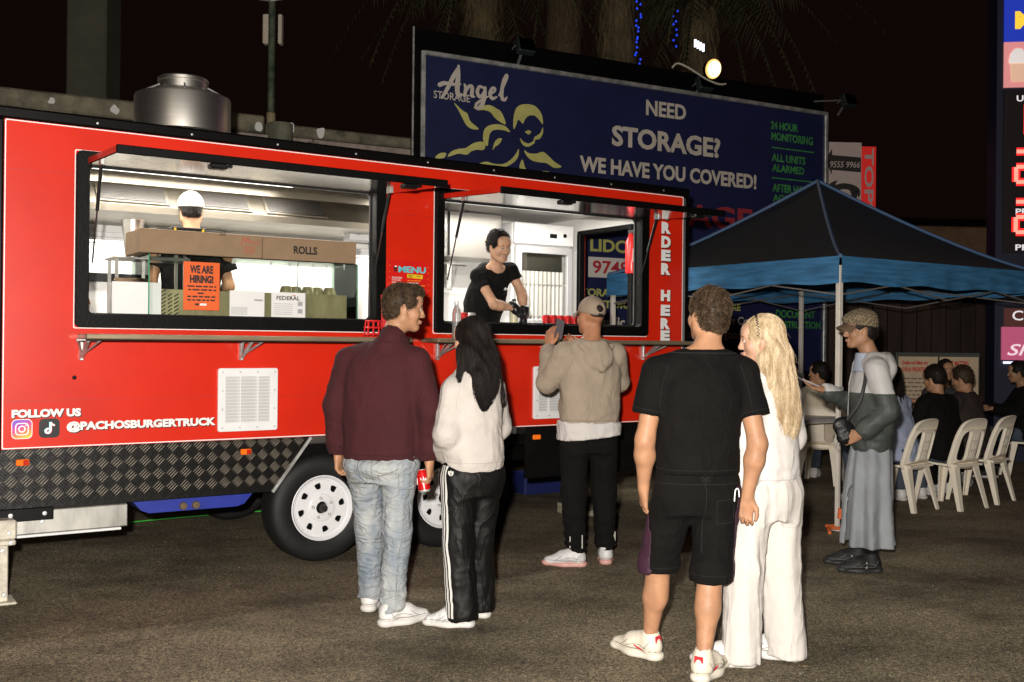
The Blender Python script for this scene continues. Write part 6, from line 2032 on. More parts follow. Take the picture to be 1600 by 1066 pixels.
def brim_cap(t, J, m, hf, yaw=0.0, brim=.07, name="cap", tilt=-6, thick=.010, back_hole=False, mm=None, flat=False):
    c, Rm = J['head'], J['R'] @ rotm(yaw, tilt, 0)
    v = Vol(c-.2*hf, c+.2*hf, .0065)
    def P(x, y, z): return c+Rm @ (A3(x, y, z)*hf)
    rr_ = A3(.076+thick, .099+thick, .088+thick)*hf
    v.ell(P(0, -.012, .040), rr_, .0, Rm)
    if flat: v.ell(P(0, -.0, .085), A3(.095, .115, .045)*hf, .03, Rm)
    v.cut(P(0, 0, .028), Rm @ A3(0, .27, -1), .006)
    if back_hole: v.ell(P(0, -.118, .050), A3(.030, .03, .022)*hf, .004, Rm, 's')
    for a in range(6):
        an = R(30+60*a)
    v.disp(lambda Q: .0015*(vnoise(Q*40)-.5), .02)
    o = mobj(name, v.mesh(name), m, t)
    w = MB(); vs = []; fs = []; n_ = 16
    for top_ in (0, 1):
        for i in range(n_+1):
            a = R(-62+124*i/n_)
            for j in range(5):
                q = j/4
                x = math.sin(a)*(.083+.0*q); y = math.cos(a)*(.100)+q*brim*math.cos(a*.9)**.7
                z = .052-.018*q-.03*(math.sin(a)**2)*q-.026*(math.sin(a)**2)-.006*top_
                vs.append(P(x*(1+.06*q), y, z+.004))
    st_ = (n_+1)*5
    for i in range(n_):
        for j in range(4):
            a = i*5+j
            fs.append((a, a+5, a+6, a+1)); fs.append((st_+a, st_+a+1, st_+a+6, st_+a+5))
        a = i*5+4; fs.append((a, a+5, st_+a+5, st_+a))
    w.add(vs, fs, True); w.build("brim", mm or m, o)
    MB().lathe([(0, .006), (.006, .004), (.007, 0)], 10).build("button", mm or m, o, Vector(P(0, -.012, .040+.088+thick)))
    sk = Skin(o); sm_ = mat("cap_seam_"+m.name, (.10, .09, .08), .9)
    for a in (0, 60, 120):
        ca, sa = math.cos(R(a+90)), math.sin(R(a+90)); q = []
        for i in range(17):
            g = R(-88+176*i/16); d = Rm @ A3(math.sin(g)*ca, math.sin(g)*sa, math.cos(g))
            p0 = P(0, -.012, .040)+d*.3; q.append((p0, -d))
        sk.line("panel_seam", q, sm_, .0009, .0002)
    return o

# ------------------------------------------------------------------ materials of clothes
WR = (6, .5, (1, 1, .8))
maroon = mat("maroon_knit", (.038, .0036, .006), .9, var=.12, vscale=4, bump=.3, bscale=260, wrinkle=(5, .35, (1, 1, .5)))
denim = mat("faded_denim", (.36, .37, .365), .85, col2=(.17, .205, .245), vscale=5, bump=.25, bscale=300, stretch=(1.5, 1.5, .8), wrinkle=(9, .7, (.8, .8, 1.5)))
greyfleece = mat("ash_grey_fleece", (.46, .42, .385), .9, var=.05, vscale=12, bump=.25, bscale=240, wrinkle=(5, .5, (1, 1, .5)))
blacktrack = mat("black_tricot", (.003, .0027, .0025), .6, var=.2, vscale=6, bump=.1, bscale=160, spec=.3, wrinkle=(6, .6, (1, 1, .4)))
taupe = mat("taupe_fleece", (.30, .24, .18), .9, var=.05, vscale=10, bump=.25, bscale=240, wrinkle=(5, .5, (1, 1, .7)))
blackcotton = mat("black_cotton", (.0034, .003, .0027), .9, var=.25, vscale=7, bump=.25, bscale=200, spec=.2, wrinkle=WR)
whitefleece = mat("white_fleece", (.53, .50, .475), .9, var=.03, vscale=8, bump=.2, bscale=220, wrinkle=(5, .45, (1, 1, .5)))
whitepants = mat("white_sweat", (.52, .485, .45), .9, var=.03, vscale=6, bump=.2, bscale=220, wrinkle=(6, .6, (1, 1, .22)))
white_leather = mat("white_leather", (.60, .58, .56), .45, var=.04, vscale=14, bump=.1)
white_sole = mat("white_rubber_sole", (.56, .53, .50), .55, var=.06, vscale=20)
skirt_blue = mat("blue_grey_cotton", (.225, .24, .255), .85, var=.10, vscale=5, bump=.25, bscale=200)
skA = skin("fair", (.37, .19, .105)); skB = skin("tan", (.36, .165, .088)); skC = skin("pale", (.45, .255, .17)); skD = skin("olive", (.33, .175, .10))
brown_h = hair_mat("brown", (.045, .027, .015), (.016, .010, .006)); brown_l = hair_mat("brown_light", (.14, .09, .05), (.06, .036, .02)); black_h = hair_mat("black", (.013, .009, .007), (.005, .0035, .003), .6)
lip_m = mat("lip_skin", (.40, .19, .15), .4)
PG = "customers waiting at the trailer"

# ---- man in the maroon sweater with a red can
t = thing("person", "man in maroon sweater and pale jeans seen from behind holding a red can", "person", (-.70, 5.55, 0), R(-12), PG)
J = joints(1.0, (-.115, .16, 4), (.10, -.115, -42), (-.262, -.02, 1.15), (-.262, .03, .885), (.272, -.03, 1.14), (.262, .02, .862), sx=.192, shz=1.395, neckoff=(.055, .02), headc=(.098, .055, 1.683), head_ang=(-66, -6, 0))
skin_body(t, J, skA, {'L': dict(d=(0, .1, -1), n=(1, 0, 0), side=-1, curl=.9), 'R': dict(d=(.05, .12, -1), n=(-1, 0, 0), side=1, curl=.75, thumb=.9)}, b=1.05)
face_bits(t, J['head'], J['R'], 1.0, brown_h, lip_m)
sw_o, _ = top(t, "sweater", J, maroon, [(.84, 0, 0, .195, .135), (.98, 0, 0, .205, .145), (1.15, .0, 0, .212, .148), (1.30, .005, -.005, .205, .14), (1.40, .01, -.005, .18, .12), (1.48, .03, 0, .10, .085)], (.073, .066, .046), .865, .009, .99, .0055, 1, collar=((.03, .008, .032), .080, .076), neckcut=.064)
jn_o, _ = legsw(t, "jeans", J, denim, .93, (.093, .071, .058), (.075, .075), .0085, .0085, 4, (.178, .135), stack=.004, scale=13)
cap_hair(t, J, brown_h, 1.0, .009, n=3200, L=.024, seed=5, flow=(0, .45, .15), quiff=.006, nape=-.07, m2=brown_l)
for sd, p in (('L', (-.115, .16)), ('R', (.10, -.115))):
    shoe(t, (p[0], p[1], 0), J['yaw'+sd], white_leather, white_sole, 1.05)
sk_ = Skin(sw_o); sm_ = mat("maroon_rib", (.026, .003, .0045), .95)
sk_.ring("hem_seam", (0, 0), .895, sm_, .0022); sk_.back("shoulder_seam", [(-.19, 1.28), (-.175, 1.36), (-.10, 1.45)], sm_, .0014); sk_.back("shoulder_seam", [(.20, 1.28), (.19, 1.36), (.13, 1.45)], sm_, .0014)
sk_.ring("collar_seam", (.03, 0), 1.497, sm_, .002)
for s_ in 'LR': sk_.limb("cuff_seam", J['el'+s_], J['wr'+s_], .80, sm_, .0018)
sk_ = Skin(jn_o); dm_ = mat("denim_stitch", (.16, .15, .12), .9)
sk_.back("yoke_seam", [(-.15, .83), (0, .775), (.15, .83)], dm_, .0014); sk_.back("seat_seam", [(0, .90), (.0, .80), (.005, .735)], dm_, .0016)
for sx in (-1, 1):
    sk_.back("back_pocket", [(sx*.035, .80), (sx*.035, .69), (sx*.085, .665), (sx*.135, .69), (sx*.135, .805), (sx*.035, .79)], dm_, .0014)
for s_, sg_ in (('L', -1), ('R', 1)):
    q = [J['hip'+s_]*(1-i/14.)+J['ank'+s_]*(i/14.) for i in range(1, 14)]
    sk_.line("side_seam", [((p[0]+sg_*.5, p[1]-.05, p[2]), (-sg_, 0, 0)) for p in q], dm_, .0016)
# red can in his right hand
cn_ = thing("drink_can", "red drink can with white script in the man's right hand", "can", (0, 0, 0))
Mw = Matrix.Translation((-.70, 5.55, 0)) @ Matrix.Rotation(R(-12), 4, 'Z')
cn_.location = Mw @ Vector((.232, .045, .688)); cn_.rotation_euler = (R(-6), R(-8), R(10))
MB().lathe([(0, 0), (.026, 0), (.033, .008), (.033, .108), (.027, .12)], 28).build("body", mat("glossy_red_can", (.62, .012, .012), .25, .35), cn_)
MB().lathe([(0, .117), (.025, .117), (.0275, .122), (.028, .12)], 24).build("lid", zinc, cn_); MB().lathe([(.0262, -.001), (.0332, .0075), (.0334, .012)], 24).build("rim", zinc, cn_)
scr = MB()
for off in (0, 2.1, 4.2):
    q = []
    for i in range(25):
        a = off+i*.055; q.append((.0336*math.cos(a), .0336*math.sin(a), .062+.016*math.sin(i*.9)+.006*math.sin(i*2.3)))
    scr.tube(q, [.0008+.0022*abs(math.sin(i*.8)) for i in range(25)], 5)
scr.build("script_band", white_vinyl, cn_)

# ---- young woman, ash hoodie, black track pants
t = thing("person", "young woman with long black hair in ash grey hoodie and striped black track pants", "person", (-.205, 5.50, 0), R(34), PG)
f = .905
J = joints(f, (-.085, -.055, 52), (.09, .06, 40), (-.172, -.02, 1.02), (-.11, .14, .89), (.178, .03, 1.04), (.09, .21, 1.10), sx=.132, shz=1.39, head_ang=(20, -6, 0), headc=(-.005, .02, 1.515), hip0=(0, 0))
skin_body(t, J, skC, {'R': dict(d=(-.4, .7, .6), n=(-.6, -.5, .4), side=1, curl=.7)}, fem=True, b=.93, headf=.92)
face_bits(t, J['head'], J['R'], .92, black_h, lip_m)
def hd_(v):
    v.ell((0, -.10, 1.29), (.095, .04, .07), .04, rotm(0, -12, 0)); v.ell((0, -.04, 1.335), (.105, .085, .035), .04)
    v.ell((0, -.06, 1.37), (.07, .045, .03), .02, op='s')
ho_o, _ = top(t, "hoodie", J, greyfleece, [(.80, 0, 0, .14, .12), (.86, 0, 0, .158, .142), (1.0, 0, 0, .152, .135), (1.18, 0, 0, .145, .125), (1.28, 0, 0, .13, .105), (1.36, 0, 0, .08, .07)], (.066, .068, .046), .815, .0085, .98, .0085, 6, hood=hd_, neckcut=.058, drop=.015, scale=7)
pt_o, pv = legsw(t, "track_pants", J, blacktrack, .90, (.086, .078, .082), (.045, .05), .0085, .008, 8, (.158, .135), crotch=.82)
sk_ = Skin(ho_o); sm_ = mat("ash_rib", (.40, .37, .34), .95)
sk_.ring("hem_seam", (0, 0), .868, sm_, .0022); sk_.back("armhole_seam", [(-.155, 1.15), (-.14, 1.24), (-.11, 1.31)], sm_, .0013); sk_.back("armhole_seam", [(.155, 1.15), (.14, 1.24), (.11, 1.31)], sm_, .0013)
# three white stripes down the outer seam of the left leg
st_m = mat("white_side_stripe", (.62, .60, .57), .6)
for k in (-1, 0, 1):
    rows = []
    for i in range(34):
        z = .06+.79*i/33
        yc = float(np.interp(z, [.05, .42, .85], [J['ankL'][1]-.014, J['kneL'][1]-.012, -.005]))+k*.021
        rows.append(((-.6, yc, z), (1, 0, 0), (0, 1, 0)))
    stripe_on(t, "side_stripe", pt_o.data, st_m, rows, .0125)
# small leaf mark near the pocket
for a in (-.5, 0, .5):
    mobj("leaf_mark", shape([smooth_loop([(0, 0), (.008, .014), (0, .03), (-.008, .014)], 3)], .001), st_m, t, (-.172, -.062, .80), (0, a, R(-58)))
def gv(v, P):
    z0 = J['head'][2]
    for i, (x, y, z, rx, ry) in enumerate(((0, -.075, -.08, .10, .06), (.0, -.12, -.15, .097, .045), (-.005, -.158, -.22, .075, .032), (-.02, -.168, -.28, .042, .022))):
        v.ell((x+J['head'][0], y+J['head'][1], z0+z), (rx, ry, .085), .05)
    v.cone((.09, -.04, z0-.08), (.125, -.10, z0-.34), .036, .012, .03)
    v.cone((-.085, -.03, z0-.06), (-.12, -.06, z0-.22), .034, .012, .03)
lh = long_hair(t, J, black_h, .93, None, 1.10, n=2200, seed=4, vol=gv)
for sd, p in (('L', (-.085, -.055)), ('R', (.09, .06))):
    u = shoe(t, (p[0], p[1], 0), J['yaw'+sd], mat("white_mesh_trainer", (.66, .64, .62), .5, col2=(.42, .42, .43), vscale=30), white_sole, .95)
    for k in range(3): MB().box((-.0445+.0*k, .015+k*.028, .035), (-.041, .025+k*.028, .07), Matrix.Rotation(R(18), 4, 'X')).build("side_mark", zinc, u)

# ---- man in taupe hoodie photographing the menu
t = thing("person", "man in taupe hoodie, cap and black trousers holding up a phone at the hatch", "person", (.53, 6.97, 0), R(16), PG)
f = 1.02
J = joints(f, (-.10, -.05, 66), (.13, .0, -20), (-.27, .10, 1.225), (-.185, .33, 1.475), (.255, .10, 1.235), (.05, .36, 1.44), sx=.18, shz=1.40, head_ang=(14, 3, 0), headc=(.02, .035, 1.685))
skin_body(t, J, skB, {'L': dict(d=(.15, .25, 1), n=(.75, .5, -.2), side=-1, curl=.35, thumb=.3), 'R': dict(d=(-.5, .3, .6), n=(-.6, -.3, .5), side=1, curl=.6)}, b=1.06)
face_bits(t, J['head'], J['R'], 1.0, brown_h, lip_m)
def hd2(v):
    v.ell((.02, -.125, 1.42), (.10, .035, .095), .03, rotm(0, -14, 6)); v.ell((0, -.04, 1.50), (.115, .095, .035), .03); v.ell((.0, -.055, 1.535), (.075, .055, .03), .015, op='s')
    v.cone((-.10, -.10, 1.49), (.03, -.165, 1.33), .014, .018, .012); v.cone((.13, -.09, 1.49), (.03, -.165, 1.33), .014, .018, .012)
ho_o, _ = top(t, "hoodie", J, taupe, [(.91, 0, 0, .175, .13), (.97, 0, 0, .195, .145), (1.15, 0, 0, .205, .15), (1.32, 0, 0, .205, .14), (1.43, 0, 0, .165, .115), (1.51, 0, 0, .09, .08)], (.075, .068, .047), .925, .009, .96, .0065, 12, hood=hd2, neckcut=.064)
sk_ = Skin(ho_o); sm_ = mat("taupe_rib", (.22, .175, .13), .95)
sk_.ring("hem_seam", (0, 0), .985, sm_, .0024); sk_.back("armhole_seam", [(-.205, 1.22), (-.185, 1.31), (-.15, 1.40)], sm_, .0016); sk_.back("armhole_seam", [(.205, 1.22), (.185, 1.31), (.15, 1.40)], sm_, .0016)
v = Vol((-.3, -.25, .83), (.3, .25, 1.0), .009); v.stack([(.84, 0, 0, .212, .168), (.97, 0, 0, .212, .165)], .01); v.disp(creases(12, .012, 3)); v.cut((0, 0, .865), (.1, 0, -1)); mobj("tee_hem", v.mesh("tee_hem"), whitefleece, t)
legsw(t, "trousers", J, blackcotton, .93, (.098, .082, .060), (.115, .115), .009, .007, 14, (.178, .135), stack=.006)
for sd, p, x in (('L', (-.10, -.05), -1), ('R', (.13, .0), 1)):
    shoe(t, (p[0], p[1], 0), J['yaw'+sd], mat("white_grey_trainer", (.62, .60, .59), .5, col2=(.45, .45, .46), vscale=18), mat("pink_sole", (.55, .30, .26), .5), 1.03)
refl = mat("silver_reflective_tape", (.8, .78, .7), .2, .6)
for sd, ang in (('L', (-150, -75)), ('R', (10, -40))):
    a_ = J['ank'+sd]
    for g in ang:
        q = [(a_[0]+.066*math.cos(R(g)), a_[1]+.066*math.sin(R(g)), a_[2]+.045+i*.03) for i in range(4)]
        MB().tube(q, .0045, 6).build("reflective_tab", refl, t)
brim_cap(t, J, mat("taupe_cotton_cap", (.27, .21, .155), .85, var=.08, bump=.2, bscale=180), 1.02, 0, .07, back_hole=True)
cap_hair(t, J, hair_mat("stubble", (.03, .02, .015), (.015, .01, .008)), 1.0, .004, n=0, nape=.012)
ph_ = thing("phone", "black phone in the raised hand of the man in the taupe hoodie", "phone", Matrix.Translation((.53, 6.97, 0)) @ Matrix.Rotation(R(16), 4, 'Z') @ Vector((-.105, .385, 1.53)), R(16+8))
ph_.rotation_euler = (R(-12), R(16), R(24))
MB().box((-.037, -.005, 0), (.037, .005, .15), None, .004).build("case", black_plastic, ph_); MB().box((-.033, -.0065, .005), (.033, -.0053, .145)).build("screen", mat("phone_screen", (.05, .045, .05), .1, emit=(.12, .1, .1), estr=.5), ph_)

# ---- man in black t-shirt and shorts
t = thing("person", "man in plain black t-shirt and black shorts with red and cream trainers", "person", (.86, 4.72, 0), R(7), PG)
f = .995
J = joints(f, (-.165, .20, 36), (-.005, -.13, -40), (-.250, -.005, 1.06), (-.235, .07, .83), (.268, -.05, 1.05), (.232, -.02, .80), sx=.202, shz=1.38, neckoff=(.03, 0), headc=(.055, .03, 1.638), head_ang=(16, 2, 0), lean=(.01, 0), knee=.025)
skin_body(t, J, skA, {'L': dict(d=(.1, .3, -1), n=(1, .1, 0), side=-1, curl=.5), 'R': dict(d=(-.12, .05, -1), n=(-.2, -1, 0), side=-1, curl=1.0)}, b=1.07, res=.0095, legb=1.0)
face_bits(t, J['head'], J['R'], 1.0, brown_h, lip_m)
te_o, _ = top(t, "t_shirt", J, blackcotton, [(.88, 0, 0, .185, .135), (1.0, 0, 0, .188, .138), (1.15, 0, 0, .193, .14), (1.27, .005, -.005, .205, .142), (1.37, .01, -.005, .17, .115), (1.455, .02, 0, .085, .078)], (.073, .082, .05), .915, .009, -.62, .0048, 21, neckcut=.066)
sh_o, sv = legsw(t, "shorts", J, blackcotton, .925, (.092, .088, .093), (.435, .43), .009, .006, 22, (.168, .13), crotch=.78)
sk_ = Skin(te_o); sm_ = mat("black_stitch", (.006, .0055, .005), .9)
sk_.ring("hem_seam", (0, 0), .935, sm_, .0014); sk_.ring("collar_rib", (.02, 0), 1.462, sm_, .003)
for s_ in 'LR': sk_.limb("sleeve_hem", J['sh'+s_], J['el'+s_], .56, sm_, .0014)
sk_.back("armhole_seam", [(-.205, 1.22), (-.19, 1.32), (-.16, 1.41)], sm_, .0013); sk_.back("armhole_seam", [(.22, 1.22), (.205, 1.32), (.175, 1.41)], sm_, .0013)
sk_ = Skin(sh_o); gs_ = mat("grey_stitch", (.011, .0115, .011), .9)
sk_.back("seat_seam", [(0, .89), (0, .70), (-.005, .56)], gs_, .0014); sk_.back("cross_tack", [(-.018, .905), (.018, .885)], gs_, .0016); sk_.back("cross_tack", [(.018, .905), (-.018, .885)], gs_, .0016)
sk_.back("back_pocket", [(.05, .80), (.135, .805), (.14, .70), (.055, .695), (.05, .80)], gs_, .0012); sk_.ring("waistband_seam", (0, 0), .872, gs_, .0013)
for s_ in 'LR': sk_.limb("leg_hem", J['kne'+s_]+A3(0, 0, .12), J['kne'+s_]-A3(0, 0, .1), .62, sm_, .0014)
pan = mat("plum_side_panel", (.035, .009, .022), .7, var=.2)
X = sv.ax[0][:, None, None]; Y = sv.ax[1][None, :, None]; Z = sv.ax[2][None, None, :]
for sg_ in (-1, 1):
    w = Vol((0, 0, 0), (.01, .01, .01), .01); w.ax = sv.ax; w.h = sv.h
    edge = np.interp(Z, [.4, .6, .9], [.165, .175, .19])
    w.d = np.maximum(np.maximum(sv.d-.003, edge-(sg_*X+(.03 if sg_ > 0 else -.03))), Z-.86).astype(np.float32)
    mobj("side_panel", w.mesh("side_panel"), pan, sh_o)
w = MB(); w.tube(spline([(.125, -.152, .80), (.128, -.156, .85), (.142, -.154, .855), (.148, -.150, .82)], 5), .0028, 6); w.build("drawcord_loop", white_vinyl, sh_o)
cap_hair(t, J, brown_h, 1.0, .009, n=3600, L=.026, seed=8, flow=(.35, -.1, -.2), nape=-.08, m2=brown_l)
lace_r = mat("red_trim", (.45, .02, .03), .5); cream_sh = mat("cream_knit_trainer", (.60, .54, .44), .6, var=.08, vscale=20)
for sd, p in (('L', (-.165, .20)), ('R', (-.005, -.13))):
    u = shoe(t, (p[0], p[1], 0), J['yaw'+sd], cream_sh, mat("cream_sole", (.58, .54, .46), .55), 1.06)
    for sx in (-1, 1):
        MB().tube(spline([(sx*.036, -.065, .05), (sx*.043, -.02, .045), (sx*.045, .02, .055), (sx*.038, .05, .068)], 4), [.004]*12+[.003], 5).build("side_flash", lace_r, u)
    MB().box((-.02, -.092, .05), (.02, -.085, .10), Matrix.Rotation(R(-6), 4, 'X'), .003).build("heel_tab", lace_r, u)

# ---- blonde woman in white
t = thing("person", "woman with long blonde hair in white sweatshirt and wide white trousers", "person", (1.235, 4.91, 0), R(33), PG)
f = .92
J = joints(f, (-.19, -.02, 42), (.07, -.06, 30), (-.178, -.03, 1.04), (-.19, -.02, .815), (.182, .02, 1.05), (.14, .18, .93), sx=.13, shz=1.39, head_ang=(48, -5, 0), headc=(-.025, .03, 1.525))
skin_body(t, J, skC, {'L': dict(d=(.05, .1, -1), n=(1, .1, 0), side=-1, curl=.9), 'R': dict(d=(-.3, .6, -.4), n=(-1, 0, 0), side=1, curl=.6)}, fem=True, b=.93, headf=.92)
blonde = hair_mat("blonde", (.62, .50, .34), (.34, .235, .125), .45)
face_bits(t, J['head'], J['R'], .92, hair_mat("dark_blonde", (.16, .09, .04), (.1, .05, .02)), lip_m)
ss_o, _ = top(t, "sweatshirt", J, whitefleece, [(.80, 0, 0, .135, .11), (.90, 0, 0, .146, .122), (1.08, 0, 0, .142, .115), (1.2, 0, 0, .142, .11), (1.29, 0, 0, .13, .10), (1.36, 0, 0, .08, .07)], (.063, .064, .044), .835, .0085, .95, .0065, 31, neckcut=.06, drop=.01, scale=8)
legsw(t, "wide_trousers", J, whitepants, .92, (.082, .080, .080), (.040, .034), .009, .020, 33, (.132, .115), crotch=.80, scale=7, vst=(1.2, 1.2, .12), hfold=.3)
sk_ = Skin(ss_o); sm_ = mat("white_rib", (.42, .40, .38), .95)
sk_.ring("hem_seam", (0, 0), .87, sm_, .002); sk_.back("armhole_seam", [(-.14, 1.15), (-.13, 1.24), (-.10, 1.32)], sm_, .0014)
sk_.limb("cuff_seam", J['elL'], J['wrL'], .78, sm_, .0018)
def bv(v, P):
    z0 = J['head'][2]; h = J['head']
    for (x, y, z, rx, ry) in ((.02, -.075, -.09, .098, .06), (.03, -.105, -.2, .098, .045), (.035, -.125, -.30, .085, .036), (.04, -.13, -.39, .066, .028)):
        v.ell((h[0]+x, h[1]+y, z0+z), (rx, ry, .085), .05)
    for sx in (-1,):
        v.ell(P(sx*.086, .004, -.035), (.022, .034, .045), .012, J['R'], 's')
lh = long_hair(t, J, blonde, .93, None, .98, n=2600, seed=6, vol=bv)
# zigzag black hair band
q = []
for i in range(41):
    a = R(-100+200*i/40); r_ = A3(math.sin(a)*.090, .022+.012*(i % 2)-.01, .034+math.cos(a)*.099)*.93
    q.append(Vector(J['head']+J['R'] @ r_))
MB().tube(q, .0028, 5).build("hair_band", black_plastic, lh)
for r_ in (.010,):
    e_ = Vector(J['head']+J['R'] @ (A3(-.078, .006, -.058)*.92))
    MB().tube([e_+Vector((r_*math.cos(a)*.4, r_*math.cos(a)*.9, r_*math.sin(a))) for a in [2*PI*i/14 for i in range(15)]], .0014, 5).build("earring", mat("gold", (.8, .55, .2), .25, 1.0), t)
for sd, p in (('L', (-.19, -.02)), ('R', (.07, -.06))):
    shoe(t, (p[0], p[1], 0), J['yaw'+sd], white_leather, white_sole, 1.05, lo=True)

# ---- man in cap, two-tone jacket and long skirt
t = thing("person", "man in checked cap, two-tone zip jacket and long blue-grey skirt looking at phone", "person", (2.43, 6.92, 0), R(86), PG)
f = .965
J = joints(f, (-.12, .02, 6), (.10, .05, -4), (-.225, -.05, 1.08), (-.18, .12, .92), (.225, .03, 1.08), (.10, .30, 1.20), sx=.165, shz=1.40, head_ang=(4, -4, 0), headc=(0, .075, 1.61), lean=(0, .01))
skin_body(t, J, skD, {'R': dict(d=(-.25, .95, .25), n=(-.3, -.2, .9), side=1, curl=.35, thumb=.2), 'L': dict(d=(.3, .8, -.4), n=(1, -.2, 0), side=-1, curl=.5)}, b=.96, headf=.97)
face_bits(t, J['head'], J['R'], .97, black_h, lip_m)
MB().tube([Vector(J['head']+J['R'] @ (A3(x, .104-abs(x)*.18, -.052)*.97)) for x in (-.02, -.01, 0, .01, .02)], .0028, 5).build("moustache", black_h, t)
jl = mat("pale_grey_nylon", (.42, .41, .40), .6, var=.06, bump=.1, bscale=60); jd = mat("dark_green_grey_nylon", (.045, .052, .047), .6, var=.12, bump=.1, bscale=60)
def hd3(v):
    v.ell((0, -.10, 1.36), (.12, .055, .085), .05, rotm(0, -10, 0)); v.ell((0, -.03, 1.43), (.115, .09, .04), .04); v.ell((0, -.04, 1.47), (.08, .06, .04), .02, op='s')
jk_o, jv = top(t, "jacket", J, jl, [(.80, 0, 0, .155, .115), (.88, 0, 0, .175, .132), (1.05, 0, 0, .175, .13), (1.20, 0, 0, .18, .128), (1.31, 0, 0, .155, .105), (1.40, 0, .01, .09, .075)], (.07, .062, .045), .805, .0088, .98, .007, 41, hood=hd3, neckcut=.06)
X = jv.ax[0][:, None, None]; Z = jv.ax[2][None, None, :]
w = Vol((0, 0, 0), (.01, .01, .01), .01); w.ax = jv.ax; w.h = jv.h
w.d = np.maximum(jv.d-.0035, (Z-1.195)+0*X).astype(np.float32)
mobj("lower_panel", w.mesh("lower_panel"), jd, jk_o)
MB().tube([(.0, .150, .83), (.0, .152, 1.05), (0, .146, 1.25), (0, .115, 1.40)], .004, 6).build("zip", zinc, jk_o)
v = Vol((-.2, -.2, 1.3), (.2, .2, 1.5), .0085); v.stack([(1.33, 0, .03, .13, .095), (1.40, 0, .03, .085, .08), (1.46, 0, .035, .068, .068)], .01); v.cone((0, .03, 1.42), (0, .05, 1.58), .058, .06, .008, op='s'); mobj("shirt_collar", v.mesh("shirt_collar"), mat("light_blue_shirt", (.30, .34, .42), .8, bump=.1), t)
v = Vol((-.32, -.32, .1), (.32, .32, .95), .0095)
v.stack([(.14, -.01, .02, .20, .155), (.35, -.01, .02, .19, .148), (.60, 0, .01, .175, .138), (.80, 0, 0, .165, .122), (.93, 0, 0, .15, .11)], .01, 2.1)
v.disp(lambda P: np.interp(P[:, 2], [.14, .5, .9], [.024, .014, .003])*np.sin(np.arctan2(P[:, 1], P[:, 0])*9+vnoise(P*4)*4+P[:, 2]*1.5), .05); v.disp(creases(9, .010, 7, (1, 1, .6)))
v.cut((0, 0, .165), (0, 0, -1))
v.cone((0, .02, .1), (0, .02, .5), .15, .14, .01, op='s')
mobj("long_skirt", v.mesh("long_skirt"), skirt_blue, t)
dk = mat("black_suede", (.006, .006, .006), .7, var=.2)
for sd, p in (('L', (-.12, .02)), ('R', (.10, .05))):
    u = shoe(t, (p[0], p[1], 0), J['yaw'+sd], dk, mat("black_sole", (.02, .02, .02), .6), 1.02, extra=mat("grey_lace", (.25, .25, .25), .6))
    o_ = text_box("side_letter", "N", refl, u, -.02, .02, .03, .07, 0, .03); o_.rotation_euler = (0, 0, R(-90)); o_.location = (-.0455, .055, .034)
    MB().tube([(0, -.03, .05), (0, -.035, .22)], .036, 12).build("sock", blackcotton, u)
ck = bpy.data.materials.new("checked_cap"); ck.use_nodes = True
_n = ck.node_tree.nodes; _l = ck.node_tree.links
_c = _n.new("ShaderNodeTexChecker"); _c.inputs["Scale"].default_value = 60; _c.inputs[1].default_value = (.20, .15, .09, 1); _c.inputs[2].default_value = (.09, .065, .04, 1)
_tc = _n.new("ShaderNodeTexCoord"); _mp = _n.new("ShaderNodeMapping"); _mp.inputs["Rotation"].default_value = (R(45), R(20), R(45)); _l.new(_tc.outputs["Object"], _mp.inputs[0]); _l.new(_mp.outputs[0], _c.inputs[0]); _l.new(_c.outputs[0], _n["Principled BSDF"].inputs["Base Color"]); _n["Principled BSDF"].inputs["Roughness"].default_value = .9
brim_cap(t, J, ck, 1.0, 0, .06, thick=.016, flat=True, tilt=-3, mm=mat("cap_brown", (.10, .06, .035), .8))
cap_hair(t, J, black_h, .97, .010, n=500, L=.03, nape=-.07, flow=(0, -.3, -.8))
bag = thing("shoulder_bag", "small black shoulder bag hanging in front of the man in the long skirt", "bag", (2.43, 6.92, 0), R(86))
v = Vol((-.1, -.1, -.14), (.1, .1, .14), .007); v.cone((0, -.02, -.06), (0, .0, .05), .06, .052, .02, (1, 0, 0), .55); v.cone((0, .04, -.05), (0, .04, .05), .05, .045, .03, (1, 0, 0), .6); v.disp(creases(16, .008, 3))
bb = mobj("pouch", v.mesh("pouch"), mat("black_leather", (.005, .005, .005), .45, bump=.2, bscale=50), bag, (-.14, .20, .945), (R(-20), 0, 0)); bb.scale = (.8, .8, .85)
MB().tube(spline([(-.14, .20, 1.0), (-.185, .13, 1.12), (-.17, .09, 1.25), (-.10, .055, 1.385), (.02, -.02, 1.44), (.12, -.10, 1.36)], 6), .013, 8).build("strap", mat("black_webbing", (.015, .015, .015), .6), bag)
MB().tube([(-.145, .26, .92), (-.15, .28, .86), (-.145, .26, .83), (-.14, .24, .86), (-.145, .26, .92)], .003, 5).build("key_ring", zinc, bag)
pp = thing("phone", "phone held flat by the man in the checked cap", "phone", Matrix.Translation((2.43, 6.92, 0)) @ Matrix.Rotation(R(86), 4, 'Z') @ Vector((.06, .39, 1.245)), R(86))
pp.rotation_euler = (R(-68), 0, R(86))
MB().box((-.037, -.004, -.06), (.037, .004, .09), None, .004).build("case", mat("phone_white", (.4, .4, .42), .3), pp); MB().box((-.033, .0043, -.055), (.033, .0055, .085)).build("screen", mat("phone_screen", (.05, .045, .05), .1, emit=(.12, .1, .1), estr=.5), pp)

